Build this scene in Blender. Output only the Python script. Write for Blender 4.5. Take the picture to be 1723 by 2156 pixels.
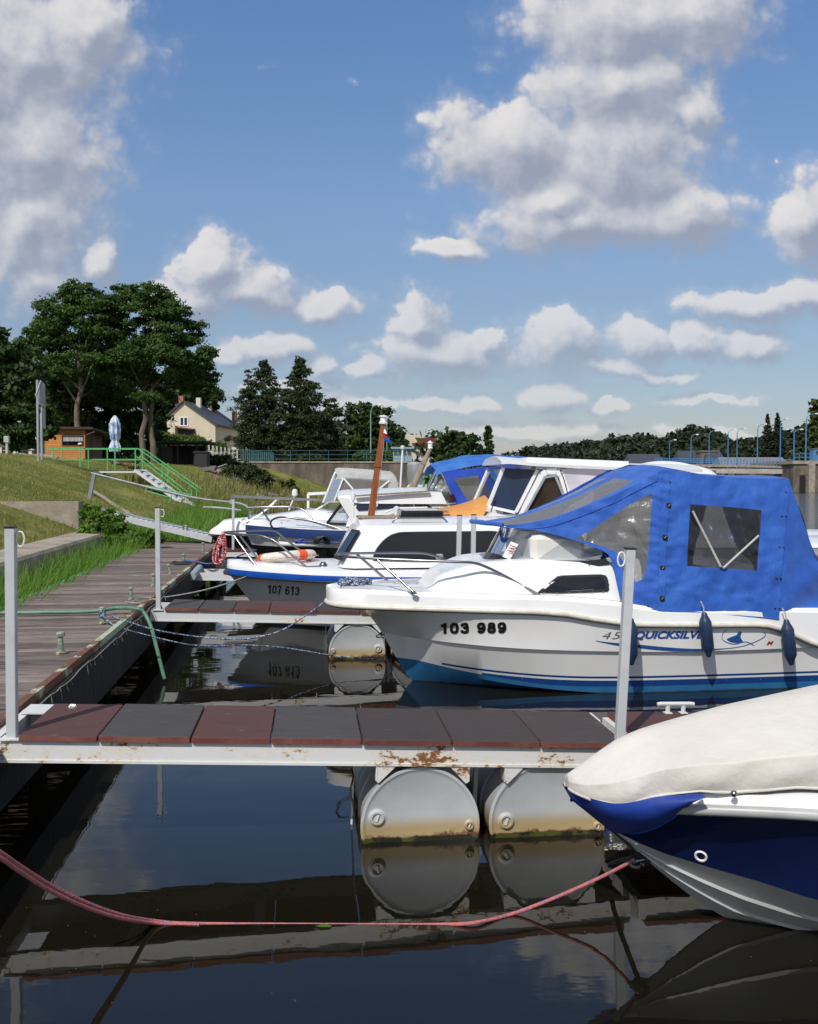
import bpy, math, random
import numpy as np
from mathutils import Vector, Matrix, noise as mnoise
from mathutils.bvhtree import BVHTree
from mathutils.geometry import delaunay_2d_cdt

for o in list(bpy.data.objects):
    bpy.data.objects.remove(o)
SC = bpy.context.scene
COL = SC.collection
rnd = random.Random(7)

# ------------------------------------------------------------------ camera
FPX, HC = 2000.0, 1.87                 # focal length in units of a 1723 wide picture, eye height above the water
PITCH = math.atan(68.0 / FPX)
cam_d = bpy.data.cameras.new('camera')
cam = bpy.data.objects.new('camera', cam_d)
COL.objects.link(cam)
cam.location = (0, 0, HC)
cam.rotation_euler = (math.pi / 2 - PITCH, 0, 0)
cam_d.sensor_fit = 'HORIZONTAL'
cam_d.sensor_width = 36
cam_d.lens = 36 * FPX / 1723.0
cam_d.clip_start = 0.05
cam_d.clip_end = 6000
SC.camera = cam

# ------------------------------------------------------------------ sun, sky, exposure
SUN_EL = math.radians(48)
SUN_H = Vector((-0.40, -0.917, 0)).normalized()
to_sun = Vector((SUN_H.x * math.cos(SUN_EL), SUN_H.y * math.cos(SUN_EL), math.sin(SUN_EL)))
sd = bpy.data.lights.new('sun', 'SUN')
sd.energy = 2.6
sd.angle = math.radians(0.53)
sd.color = (1.0, 0.955, 0.89)
sun = bpy.data.objects.new('sun', sd)
COL.objects.link(sun)
sun.location = (0, 0, 60)
sun.rotation_euler = to_sun.to_track_quat('Z', 'Y').to_euler()

SC.view_settings.view_transform = 'Standard'
SC.view_settings.look = 'None'
SC.view_settings.gamma = 1
SC.view_settings.use_curve_mapping = False
SC.view_settings.exposure = 0.52
SC.render.engine = 'CYCLES'
SC.cycles.max_bounces = 10
SC.cycles.transparent_max_bounces = 16
SC.cycles.use_denoising = True

SKY_STRENGTH = 0.15
world = bpy.data.worlds.new('World')
SC.world = world
world.use_nodes = True
wt = world.node_tree
wt.nodes.clear()


def nd(t, typ, **kw):
    n = t.nodes.new(typ)
    for k, v in kw.items():
        if k.startswith('i_'):
            key = k[2:]
            n.inputs[int(key) if key.isdigit() else key].default_value = v
        else:
            setattr(n, k, v)
    return n


def lk(t, a, b):
    t.links.new(a, b)


def mth(t, op, a, b=None, c=None, clamp=False):
    n = t.nodes.new('ShaderNodeMath')
    n.operation = op
    n.use_clamp = clamp
    for i, v in enumerate((a, b, c)):
        if v is None:
            continue
        if isinstance(v, (int, float)):
            n.inputs[i].default_value = v
        else:
            t.links.new(v, n.inputs[i])
    return n.outputs[0]


def vmth(t, op, a, b=None):
    n = t.nodes.new('ShaderNodeVectorMath')
    n.operation = op
    for i, v in enumerate((a, b)):
        if v is None:
            continue
        if isinstance(v, (tuple, list)):
            n.inputs[i].default_value = v
        else:
            t.links.new(v, n.inputs[i])
    return n.outputs['Value'] if op in ('LENGTH', 'DOT_PRODUCT', 'DISTANCE') else n.outputs[0]


def sstep(t, v, lo, hi, o0=0.0, o1=1.0):
    n = t.nodes.new('ShaderNodeMapRange')
    n.interpolation_type = 'SMOOTHSTEP'
    t.links.new(v, n.inputs['Value'])
    n.inputs['From Min'].default_value = lo
    n.inputs['From Max'].default_value = hi
    n.inputs['To Min'].default_value = o0
    n.inputs['To Max'].default_value = o1
    return n.outputs['Result']


def mixc(t, f, a, b, mode='MIX'):
    n = t.nodes.new('ShaderNodeMix')
    n.data_type = 'RGBA'
    n.blend_type = mode
    ins = {'f': n.inputs[0], 'a': n.inputs[6], 'b': n.inputs[7]}
    for k, v in (('f', f), ('a', a), ('b', b)):
        if isinstance(v, (int, float)):
            ins[k].default_value = v
        elif isinstance(v, (tuple, list)):
            ins[k].default_value = (*v[:3], 1)
        else:
            t.links.new(v, ins[k])
    return n.outputs[2]


# cumulus field, in 1/40 of the tangent of azimuth / elevation.  (azimuth, elevation, half width, half height, weight)
CL = [
    (-15.6, 17.6, 3.9, 2.6, 1.0), (-13.6, 18.6, 2.2, 1.7, 1.0), (-16.2, 13.6, 3.7, 3.2, 1.0), (-16.0, 10.4, 3.0, 2.6, .92),
    (-13.0, 9.2, .75, 1.0, .95), (-15.6, 8.3, 2.2, 1.5, .75), (-18.5, 15, 4, 6, 1.0),
    (-8.3, 8.9, 1.5, 1.35, 1.0), (-6.7, 7.9, 2.0, .95, 1.0), (-3.5, 7.2, 1.5, .75, 1.0), (-9.2, 7.6, 1.9, 1.2, .8),
    (-5.9, 5.7, 2.3, .75, .8), (-3.7, 4.9, .8, .5, .9), (-7.5, 5.4, 1.2, .6, .7),
    (9.2, 19.0, 4.4, 2.4, 1.0), (8.6, 16.2, 3.4, 2.0, 1.0), (12.0, 19.2, 2.8, 1.9, .95),
    (4.4, 13.9, 3.3, 1.9, 1.0), (8.6, 13.2, 3.9, 2.7, 1.0), (7.4, 10.9, 4.6, 1.5, .95), (11.5, 11.0, 2.7, 1.5, .9),
    (6.2, 11.6, 2.6, 1.2, 1.0), (11.8, 15.3, 1.4, 1.1, .85), (1.2, 14.6, .9, .8, .3),
    (1.7, 9.6, 1.8, .6, .9), (-6.1, 17.0, 1.1, .9, -.1), (-2.3, 16.4, 1.3, .6, -.1), (3.2, 17.0, 1.6, .9, -.1),
    (16.6, 10.7, 1.7, 1.9, .95), (15.0, 13.2, 1.0, .9, .03), (14.2, 7.3, 3.4, .75, .75), (16.5, 7.6, 2.0, .8, .9),
    (.2, 6.6, 1.2, 1.15, 1.0), (1.4, 5.3, 2.9, .95, 1.0), (-1.8, 4.7, 1.1, .5, .8), (3.3, 5.9, .9, .8, .8),
    (6.5, 5.8, 1.9, 1.25, 1.0), (9.6, 5.9, 1.3, .9, 1.0), (12.2, 5.8, 1.3, .7, .95), (14.6, 5.7, 1.4, .7, .95),
    (8.5, 4.7, 3.5, .6, .55), (.8, 3.2, 1.5, .4, .75), (2.6, 3.0, 1.6, .5, .8), (6.2, 3.3, 1.5, .7, .8), (8.3, 2.9, .9, .4, .75),
    (-2.5, 3.0, 2.6, .55, .72), (12.5, 3.4, 3.0, .4, .55), (5, 2.0, 5, .45, .62), (13, 1.9, 4, .4, .6), (-5, 3.9, 2.5, .5, .62), (11, 4.5, 2.2, .4, .58),
]
grp = bpy.data.node_groups.new('cloud_field', 'ShaderNodeTree')
grp.interface.new_socket('P', in_out='INPUT', socket_type='NodeSocketVector')
grp.interface.new_socket('F', in_out='OUTPUT', socket_type='NodeSocketFloat')
gi = grp.nodes.new('NodeGroupInput')
go = grp.nodes.new('NodeGroupOutput')
P0 = gi.outputs[0]
nz = nd(grp, 'ShaderNodeTexNoise', i_Scale=0.42, i_Detail=8.0, i_Roughness=0.56)
lk(grp, P0, nz.inputs['Vector'])
warp = vmth(grp, 'MULTIPLY', vmth(grp, 'SUBTRACT', nz.outputs['Color'], (.5, .5, .5)), (2.6, 1.9, 0))
PW = vmth(grp, 'ADD', P0, warp)
acc = None
for (a, e, rx, ry, w) in CL:
    q = vmth(grp, 'MULTIPLY', vmth(grp, 'SUBTRACT', PW, (a, e, 0)), (1 / rx, 1 / ry, 0))
    d = vmth(grp, 'LENGTH', q)
    f = mth(grp, 'SUBTRACT', w if w > .5 else w - .12, d)
    if acc is None:
        acc = f
    else:
        acc = mth(grp, 'SMOOTH_MAX', acc, f, 0.25)
# billows: rounded puffs of three sizes, then torn edges
pw2 = vmth(grp, 'ADD', P0, vmth(grp, 'MULTIPLY', vmth(grp, 'SUBTRACT', nz.outputs['Color'], (.5, .5, .5)), (1.1, 1.1, 0)))
puff = None
for sc_, am in ((.62, .50), (1.5, .26), (3.6, .11)):
    vn = nd(grp, 'ShaderNodeTexVoronoi', feature='SMOOTH_F1', i_Scale=sc_, i_Smoothness=.35)
    vn.voronoi_dimensions = '2D'
    lk(grp, pw2, vn.inputs['Vector'])
    q = mth(grp, 'MULTIPLY', mth(grp, 'SUBTRACT', .42, vn.outputs['Distance']), am)
    puff = q if puff is None else mth(grp, 'ADD', puff, q)
nz2 = nd(grp, 'ShaderNodeTexNoise', i_Scale=1.3, i_Detail=9.0, i_Roughness=0.58)
lk(grp, P0, nz2.inputs['Vector'])
fb = mth(grp, 'MULTIPLY', mth(grp, 'SUBTRACT', nz2.outputs['Fac'], 0.5), 0.40)
lk(grp, mth(grp, 'ADD', mth(grp, 'ADD', acc, puff), fb), go.inputs[0])
grp.interface.new_socket('S', in_out='OUTPUT', socket_type='NodeSocketFloat')
lk(grp, mth(grp, 'ADD', acc, mth(grp, 'MULTIPLY', puff, .34)), go.inputs[1])

# the same kind of clouds over the rest of the sky
grp2 = bpy.data.node_groups.new('cloud_field_elsewhere', 'ShaderNodeTree')
grp2.interface.new_socket('P', in_out='INPUT', socket_type='NodeSocketVector')
grp2.interface.new_socket('F', in_out='OUTPUT', socket_type='NodeSocketFloat')
gi = grp2.nodes.new('NodeGroupInput')
go = grp2.nodes.new('NodeGroupOutput')
n1 = nd(grp2, 'ShaderNodeTexNoise', i_Scale=3.2, i_Detail=9.0, i_Roughness=0.55)
lk(grp2, gi.outputs[0], n1.inputs['Vector'])
lk(grp2, mth(grp2, 'MULTIPLY', mth(grp2, 'SUBTRACT', n1.outputs['Fac'], 0.49), 3.0), go.inputs[0])
grp2.interface.new_socket('S', in_out='OUTPUT', socket_type='NodeSocketFloat')
n2 = nd(grp2, 'ShaderNodeTexNoise', i_Scale=3.2, i_Detail=3.0, i_Roughness=0.5)
lk(grp2, gi.outputs[0], n2.inputs['Vector'])
lk(grp2, mth(grp2, 'MULTIPLY', mth(grp2, 'SUBTRACT', n2.outputs['Fac'], 0.49), 3.0), go.inputs[1])

tc = nd(wt, 'ShaderNodeTexCoord')
DIR = tc.outputs['Generated']
sx = nd(wt, 'ShaderNodeSeparateXYZ')
lk(wt, DIR, sx.inputs[0])
az = mth(wt, 'ARCTAN2', sx.outputs['X'], sx.outputs['Y'])
el = mth(wt, 'ARCSINE', sx.outputs['Z'])
cb = nd(wt, 'ShaderNodeCombineXYZ')
fwd = mth(wt, 'MAXIMUM', sx.outputs['Y'], .25)
lk(wt, mth(wt, 'MULTIPLY', mth(wt, 'DIVIDE', sx.outputs['X'], fwd), 40), cb.inputs[0])
lk(wt, mth(wt, 'MULTIPLY', mth(wt, 'DIVIDE', sx.outputs['Z'], fwd), 40), cb.inputs[1])
PV = cb.outputs[0]


def fld(g, vec):
    n = wt.nodes.new('ShaderNodeGroup')
    n.node_tree = g
    lk(wt, vec, n.inputs[0])
    return n.outputs


D2 = vmth(wt, 'MULTIPLY', DIR, (1, 1, 1.6))
inframe = mth(wt, 'MULTIPLY', sstep(wt, mth(wt, 'ABSOLUTE', az), .50, .72, 1, 0), sstep(wt, el, .52, .72, 1, 0))


def cover(p_off, d_off):
    a = fld(grp, vmth(wt, 'ADD', PV, p_off))
    b = fld(grp2, vmth(wt, 'ADD', D2, d_off))
    out = []
    for i in (0, 1):
        m = wt.nodes.new('ShaderNodeMix')
        lk(wt, inframe, m.inputs[0])
        lk(wt, b[i], m.inputs[2])
        lk(wt, a[i], m.inputs[3])
        out.append(m.outputs[0])
    return out


f0, g0 = cover((0, 0, 0), (0, 0, 0))
f1, g1 = cover((-.42, .62, 0), (-.03, 0, .06))
lit = sstep(wt, mth(wt, 'ADD', mth(wt, 'SUBTRACT', g0, g1), mth(wt, 'MULTIPLY', mth(wt, 'SUBTRACT', f0, f1), .22)), -.50, .72)
# sunlit crowns are crisp, undersides melt into the air
wid = mth(wt, 'MULTIPLY_ADD', mth(wt, 'SUBTRACT', 1.0, lit), .40, .18)
dn = wt.nodes.new('ShaderNodeMapRange')
dn.interpolation_type = 'SMOOTHSTEP'
lk(wt, f0, dn.inputs['Value'])
lk(wt, mth(wt, 'MULTIPLY_ADD', wid, -.8, -.10), dn.inputs['From Min'])
lk(wt, mth(wt, 'ADD', wid, -.16), dn.inputs['From Max'])
wisp = mth(wt, 'MULTIPLY', sstep(wt, f0, -.60, .0), .22)
dens = mth(wt, 'MAXIMUM', dn.outputs['Result'], wisp)
core = sstep(wt, g0, 0.25, 0.9)
lit2 = mth(wt, 'SUBTRACT', lit, mth(wt, 'MULTIPLY', core, 0.10), clamp=True)
sky = nd(wt, 'ShaderNodeTexSky', sky_type='NISHITA', sun_disc=False)
sky.sun_elevation = SUN_EL
sky.sun_rotation = math.atan2(SUN_H.x, SUN_H.y)
sky.altitude = 200
sky.air_density = 1.0
sky.dust_density = 0.6
sky.ozone_density = 2.0
ramp = nd(wt, 'ShaderNodeValToRGB')
ramp.color_ramp.elements[0].position = 0.0
ramp.color_ramp.elements[0].color = (.225, .25, .315, 1)
ramp.color_ramp.elements[1].position = 1.0
ramp.color_ramp.elements[1].color = (.56, .54, .53, 1)
e = ramp.color_ramp.elements.new(.45)
e.color = (.36, .375, .42, 1)
lk(wt, lit2, ramp.inputs[0])
cc = vmth(wt, 'MULTIPLY', ramp.outputs[0], (1 / SKY_STRENGTH,) * 3)
# distance veils clouds that stand low over the horizon
veil = sstep(wt, el, 0.0, 0.30, .48, .95)
fac = mth(wt, 'MULTIPLY', dens, veil)
bg = nd(wt, 'ShaderNodeBackground', i_Strength=SKY_STRENGTH)
gr = nd(wt, 'ShaderNodeValToRGB')           # the thicker, duller air low over the land
gr.color_ramp.elements[0].position = 0.0
gr.color_ramp.elements[0].color = (.31, .29, .33, 1)
gr.color_ramp.elements[1].position = .9
gr.color_ramp.elements[1].color = (.47, .57, .66, 1)
for p_, c_ in ((.11, (.345, .325, .345, 1)), (.37, (.45, .435, .44, 1)), (.57, (.515, .537, .56, 1))):
    e = gr.color_ramp.elements.new(p_)
    e.color = c_
lk(wt, mth(wt, 'DIVIDE', el, .5, clamp=True), gr.inputs[0])
lk(wt, mixc(wt, fac, mixc(wt, 1.0, sky.outputs[0], gr.outputs[0], 'MULTIPLY'), cc), bg.inputs['Color'])
wo = nd(wt, 'ShaderNodeOutputWorld')
lk(wt, bg.outputs[0], wo.inputs['Surface'])
world.cycles.sampling_method = 'MANUAL'
world.cycles.sample_map_resolution = 512

# ------------------------------------------------------------------ picture -> place
CAMV = Vector((0, 0, HC))
_F = Vector((0, math.cos(PITCH), -math.sin(PITCH)))
_U = Vector((0, math.sin(PITCH), math.cos(PITCH)))


def ray(x, y):
    return _F + Vector(((x - 861.5) / FPX, 0, 0)) + _U * (-(y - 1078.0) / FPX)


def at(x, y, Y):
    d = ray(x, y)
    return CAMV + d * (Y / d.y)


def gz(x, y, z):
    d = ray(x, y)
    return CAMV + d * ((z - HC) / d.z)


class Fr:
    """a local frame: x along, y away from the camera side, z up"""
    def __init__(s, M):
        s.M = M
        s.I = M.inverted()
        s.o = s.I @ CAMV

    def d(s, x, y):
        return s.I.to_3x3() @ ray(x, y)

    def P(s, x, y, lat):
        d = s.d(x, y)
        return s.o + d * ((lat - s.o.y) / d.y)

    def Z(s, x, y, z):
        d = s.d(x, y)
        return s.o + d * ((z - s.o.z) / d.z)

    def hit(s, bvh, x, y, off=.003):
        d = s.d(x, y).normalized()
        r = bvh.ray_cast(s.o, d)
        if r[0] is None:
            return None
        n = r[1]
        if n.dot(d) > 0:
            n = -n
        return r[0] + n * off

    def picks(s, pts, bf):
        out = []
        for (x, y) in pts:
            p = s.P(x, y, 0)
            for _ in range(6):
                p = s.P(x, y, -bf(p.x))
            out.append((p.x, p.z))
        return out


def sp(pts):
    """smooth monotone-ish interpolation through (x, y) pairs"""
    xs = np.array([p[0] for p in pts], float)
    ys = np.array([p[1] for p in pts], float)
    h = np.diff(xs)
    dl = np.diff(ys) / h
    m = np.zeros(len(xs))
    m[0], m[-1] = dl[0], dl[-1]
    for i in range(1, len(xs) - 1):
        m[i] = 0 if dl[i - 1] * dl[i] <= 0 else 2 * dl[i - 1] * dl[i] / (dl[i - 1] + dl[i])

    def f(x):
        if x <= xs[0]:
            return float(ys[0])
        if x >= xs[-1]:
            return float(ys[-1])
        i = int(np.searchsorted(xs, x) - 1)
        t = (x - xs[i]) / h[i]
        return float((2 * t**3 - 3 * t**2 + 1) * ys[i] + (t**3 - 2 * t**2 + t) * h[i] * m[i]
                     + (-2 * t**3 + 3 * t**2) * ys[i + 1] + (t**3 - t**2) * h[i] * m[i + 1])
    return f


# ------------------------------------------------------------------ mesh building
class MB:
    def __init__(s):
        s.v, s.f, s.m = [], [], []

    def add(s, vs, fs, mi=0):
        b = len(s.v)
        s.v += [Vector(v) for v in vs]
        s.f += [tuple(i + b for i in f) for f in fs]
        s.m += [mi] * len(fs)
        return s

    def box(s, lo, hi, M=None, mi=0):
        x0, y0, z0 = lo
        x1, y1, z1 = hi
        vs = [Vector(p) for p in ((x0, y0, z0), (x1, y0, z0), (x1, y1, z0), (x0, y1, z0), (x0, y0, z1), (x1, y0, z1), (x1, y1, z1), (x0, y1, z1))]
        if M is not None:
            vs = [M @ v for v in vs]
        return s.add(vs, [(3, 2, 1, 0), (4, 5, 6, 7), (0, 1, 5, 4), (1, 2, 6, 5), (2, 3, 7, 6), (3, 0, 4, 7)], mi)

    def rbox(s, lo, hi, r, M=None, mi=0):
        """box with chamfered upright and upper edges"""
        x0, y0, z0 = lo
        x1, y1, z1 = hi
        def ring(i, z):
            return [(x0 + i + r, y0 + i, z), (x1 - i - r, y0 + i, z), (x1 - i, y0 + i + r, z), (x1 - i, y1 - i - r, z),
                    (x1 - i - r, y1 - i, z), (x0 + i + r, y1 - i, z), (x0 + i, y1 - i - r, z), (x0 + i, y0 + i + r, z)]
        vs = ring(0, z0) + ring(0, z1 - r) + ring(r * .8, z1)
        vs = [Vector(v) for v in vs]
        if M is not None:
            vs = [M @ v for v in vs]
        fs = [tuple(range(7, -1, -1)), tuple(range(16, 24))]
        for k in range(2):
            for i in range(8):
                j = (i + 1) % 8
                fs.append((k * 8 + i, k * 8 + j, k * 8 + 8 + j, k * 8 + 8 + i))
        return s.add(vs, fs, mi)

    def bar(s, a, b, w, h=None, up=Vector((0, 0, 1)), w2=None, h2=None, mi=0):
        a, b = Vector(a), Vector(b)
        h = w if h is None else h
        w2 = w if w2 is None else w2
        h2 = h if h2 is None else h2
        d = (b - a).normalized()
        if abs(d.dot(up)) > .98:
            up = Vector((0, 1, 0))
        x = d.cross(up).normalized()
        z = x.cross(d)
        vs = []
        for p, ww, hh in ((a, w, h), (b, w2, h2)):
            for sx_, sz in ((-1, -1), (1, -1), (1, 1), (-1, 1)):
                vs.append(p + x * (ww / 2 * sx_) + z * (hh / 2 * sz))
        return s.add(vs, [(0, 1, 2, 3), (7, 6, 5, 4), (4, 5, 1, 0), (5, 6, 2, 1), (6, 7, 3, 2), (7, 4, 0, 3)], mi)

    def tube(s, pts, r, n=8, cap=True, mi=0):
        pts = [Vector(p) for p in pts]
        rs = r if isinstance(r, (list, tuple)) else [r] * len(pts)
        ref = None
        vs = []
        for i, p in enumerate(pts):
            a = pts[max(0, i - 1)]
            b = pts[min(len(pts) - 1, i + 1)]
            d = (b - a).normalized() if (b - a).length > 1e-9 else Vector((0, 0, 1))
            if ref is None:
                ref = Vector((0, 0, 1)) if abs(d.z) < .9 else Vector((1, 0, 0))
            x = d.cross(ref)
            if x.length < 1e-6:
                x = d.cross(Vector((0, 1, .3)))
            x.normalize()
            y = x.cross(d).normalized()
            ref = y
            for k in range(n):
                t = 2 * math.pi * k / n
                vs.append(p + (x * math.cos(t) + y * math.sin(t)) * rs[i])
        fs = []
        for i in range(len(pts) - 1):
            for k in range(n):
                q = (k + 1) % n
                fs.append((i * n + k, i * n + q, (i + 1) * n + q, (i + 1) * n + k))
        if cap:
            fs.append(tuple(range(n - 1, -1, -1)))
            fs.append(tuple((len(pts) - 1) * n + k for k in range(n)))
        return s.add(vs, fs, mi)

    def lathe(s, prof, n=24, M=None, mi=0):
        """profile of (r, z) about z"""
        vs, fs = [], []
        for (r, z) in prof:
            for k in range(n):
                t = 2 * math.pi * k / n
                vs.append(Vector((r * math.cos(t), r * math.sin(t), z)))
        for i in range(len(prof) - 1):
            for k in range(n):
                q = (k + 1) % n
                fs.append((i * n + k, i * n + q, (i + 1) * n + q, (i + 1) * n + k))
        if prof[0][0] > 1e-6:
            fs.append(tuple(range(n - 1, -1, -1)))
        if prof[-1][0] > 1e-6:
            fs.append(tuple((len(prof) - 1) * n + k for k in range(n)))
        if M is not None:
            vs = [M @ v for v in vs]
        return s.add(vs, fs, mi)

    def loft(s, rings, closed=False, mi=0, flip=False):
        n = len(rings[0])
        vs = [Vector(p) for r in rings for p in r]
        fs = []
        for i in range(len(rings) - 1):
            for k in range(n if closed else n - 1):
                q = (k + 1) % n
                f = (i * n + k, i * n + q, (i + 1) * n + q, (i + 1) * n + k)
                fs.append(f[::-1] if flip else f)
        return s.add(vs, fs, mi)

    def prism(s, poly, d, mi=0):
        """polygon (3d points) pushed along vector d"""
        n = len(poly)
        d = Vector(d)
        vs = [Vector(p) for p in poly] + [Vector(p) + d for p in poly]
        fs = [tuple(range(n - 1, -1, -1)), tuple(range(n, 2 * n))] + [(i, (i + 1) % n, n + (i + 1) % n, n + i) for i in range(n)]
        return s.add(vs, fs, mi)

    def mesh(s, name, mats, M=None, smooth=None):
        me = bpy.data.meshes.new(name)
        vs = [M @ v for v in s.v] if M is not None else s.v
        me.from_pydata([tuple(v) for v in vs], [], s.f)
        for m in (mats if isinstance(mats, (list, tuple)) else [mats]):
            me.materials.append(m)
        if any(s.m):
            me.polygons.foreach_set('material_index', s.m)
        me.validate()
        if smooth is not None:
            me.polygons.foreach_set('use_smooth', [True] * len(me.polygons))
            me.set_sharp_from_angle(angle=math.radians(smooth))
        me.update()
        return me


def tagit(o, label=None, cat=None, group=None, kind=None):
    if label:
        o['label'] = label
    if cat:
        o['category'] = cat
    if group:
        o['group'] = group
    if kind:
        o['kind'] = kind
    return o


class Thing:
    def __init__(s, name, label, cat, M, group=None):
        if not isinstance(M, Matrix):
            M = Matrix.Translation(Vector(M))
        s.o = bpy.data.objects.new(name, None)
        s.o.empty_display_size = .1
        COL.objects.link(s.o)
        s.o.matrix_world = M
        s.M, s.I = M.copy(), M.inverted()
        tagit(s.o, label, cat, group)

    def part(s, name, mb, mat, parent=None, world=False, smooth=None, label=None, kind=None, loc=None):
        if isinstance(mb, MB):
            M = s.I if world else None
            if loc is not None:
                M = Matrix.Translation(-Vector(loc)) @ (M if M is not None else Matrix.Identity(4))
            me = mb.mesh(name, mat, M, smooth)
        else:
            me = mb
        ob = bpy.data.objects.new(name, me)
        COL.objects.link(ob)
        ob.parent = parent or s.o
        if loc is not None:
            ob.location = loc
        if label:
            ob['label'] = label
        if kind:
            ob['kind'] = kind
        return ob


def solo(name, mb, mat, label, cat, group=None, kind=None, smooth=None):
    lo = Vector((min(v.x for v in mb.v), min(v.y for v in mb.v), min(v.z for v in mb.v)))
    hi = Vector((max(v.x for v in mb.v), max(v.y for v in mb.v), max(v.z for v in mb.v)))
    loc = Vector(((lo.x + hi.x) / 2, (lo.y + hi.y) / 2, lo.z))
    me = mb.mesh(name, mat, Matrix.Translation(-loc), smooth)
    ob = bpy.data.objects.new(name, me)
    ob.location = loc
    COL.objects.link(ob)
    return tagit(ob, label, cat, group, kind)


def struct(name, mb, mat, smooth=None):
    ob = bpy.data.objects.new(name, mb.mesh(name, mat, None, smooth))
    COL.objects.link(ob)
    ob['kind'] = 'structure'
    return ob


def copy_tree(o, M=None, parent=None):
    kids = [c for c in bpy.data.objects if c.parent == o]
    c = o.copy()
    COL.objects.link(c)
    if parent:
        c.parent = parent
    if M is not None:
        c.matrix_world = M
    for k in kids:
        copy_tree(k, None, c)
    return c


def fast_mesh(name, verts, quads, mat):
    me = bpy.data.meshes.new(name)
    nv, nq, k = len(verts), len(quads), quads.shape[1]
    me.vertices.add(nv)
    me.vertices.foreach_set('co', np.asarray(verts, np.float32).ravel())
    me.loops.add(nq * k)
    me.loops.foreach_set('vertex_index', np.asarray(quads, np.int32).ravel())
    me.polygons.add(nq)
    me.polygons.foreach_set('loop_start', np.arange(0, nq * k, k, dtype=np.int32))
    me.materials.append(mat)
    me.update(calc_edges=True)
    return me


def cdt_panel(outline, holes, mapf, step=14):
    """triangulate a 2d outline with windows left out; returns (canvas MB, [window MB ...])"""
    def dens_(poly):
        out = []
        n = len(poly)
        for i in range(n):
            a, b = Vector(poly[i]), Vector(poly[(i + 1) % n])
            k = max(1, int((b - a).length / step + .5))
            out += [a.lerp(b, j / k) for j in range(k)]
        return out

    def inside(p, poly):
        c = False
        n = len(poly)
        for i in range(n):
            a, b = poly[i], poly[(i + 1) % n]
            if (a[1] > p[1]) != (b[1] > p[1]) and p[0] < (b[0] - a[0]) * (p[1] - a[1]) / (b[1] - a[1]) + a[0]:
                c = not c
        return c
    vs, es = [], []
    for poly in [outline] + list(holes):
        q = dens_(poly)
        b = len(vs)
        vs += q
        es += [(b + i, b + (i + 1) % len(q)) for i in range(len(q))]
    xs = [p[0] for p in outline]
    ys = [p[1] for p in outline]
    bnd = list(vs)
    y = min(ys)
    row = 0
    while y < max(ys):
        x = min(xs) + (row % 2) * step / 2
        while x < max(xs):
            if inside((x, y), outline) and min((Vector((x, y)) - b).length_squared for b in bnd) > (step * .5) ** 2:
                vs.append(Vector((x, y)))
            x += step
        y += step * .87
        row += 1
    r = delaunay_2d_cdt([Vector(v) for v in vs], es, [], 0, 1e-5)
    rv, rf = r[0], r[2]
    P = [mapf(v[0], v[1]) for v in rv]
    main = MB()
    wins = [MB() for _ in holes]
    fm, fw = [], [[] for _ in holes]
    for f in rf:
        c = sum((Vector(rv[i]) for i in f), Vector((0, 0))) / len(f)
        if not inside(c, outline):
            continue
        for k, hpoly in enumerate(holes):
            if inside(c, hpoly):
                fw[k].append(tuple(f))
                break
        else:
            fm.append(tuple(f))
    main.add(P, fm)
    for k in range(len(holes)):
        wins[k].add(P, fw[k])
    return main, wins


def clean(mb):
    used = sorted({i for f in mb.f for i in f})
    mp = {o: n for n, o in enumerate(used)}
    mb.v = [mb.v[i] for i in used]
    mb.f = [tuple(mp[i] for i in f) for f in mb.f]
    return mb


def smooth_path(pts, k=6, closed=False):
    pts = [Vector(p) for p in pts]
    n = len(pts)
    out = []
    rng_ = range(n if closed else n - 1)
    for i in rng_:
        p0 = pts[(i - 1) % n] if (closed or i > 0) else pts[0]
        p1, p2 = pts[i], pts[(i + 1) % n]
        p3 = pts[(i + 2) % n] if (closed or i + 2 < n) else pts[-1]
        for j in range(k):
            t = j / k
            out.append(.5 * ((2 * p1) + (p2 - p0) * t + (2 * p0 - 5 * p1 + 4 * p2 - p3) * t * t + (3 * p1 - p0 - 3 * p2 + p3) * t**3))
    if not closed:
        out.append(pts[-1])
    return out


def RotZ(a):
    return Matrix.Rotation(a, 4, 'Z')


def RotX(a):
    return Matrix.Rotation(a, 4, 'X')


def RotY(a):
    return Matrix.Rotation(a, 4, 'Y')


def Tr(*a):
    return Matrix.Translation(Vector(a if len(a) == 3 else a[0]))

# ------------------------------------------------------------------ materials
def mat_base(name):
    m = bpy.data.materials.new(name)
    m.use_nodes = True
    t = m.node_tree
    return m, t, t.nodes['Principled BSDF']


def noise(t, scale, detail=5, rough=.55, stretch=None, coord='Object', dim=None):
    n = nd(t, 'ShaderNodeTexNoise', i_Scale=scale, i_Detail=detail, i_Roughness=rough)
    c = nd(t, 'ShaderNodeTexCoord')
    src = c.outputs[coord]
    if stretch:
        src = vmth(t, 'MULTIPLY', src, stretch)
    lk(t, src, n.inputs['Vector'])
    return n.outputs['Fac']


def bump(t, p, h, strength=.3, dist=.01):
    b = nd(t, 'ShaderNodeBump', i_Strength=strength, i_Distance=dist)
    lk(t, h, b.inputs['Height'])
    lk(t, b.outputs[0], p.inputs['Normal'])


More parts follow.
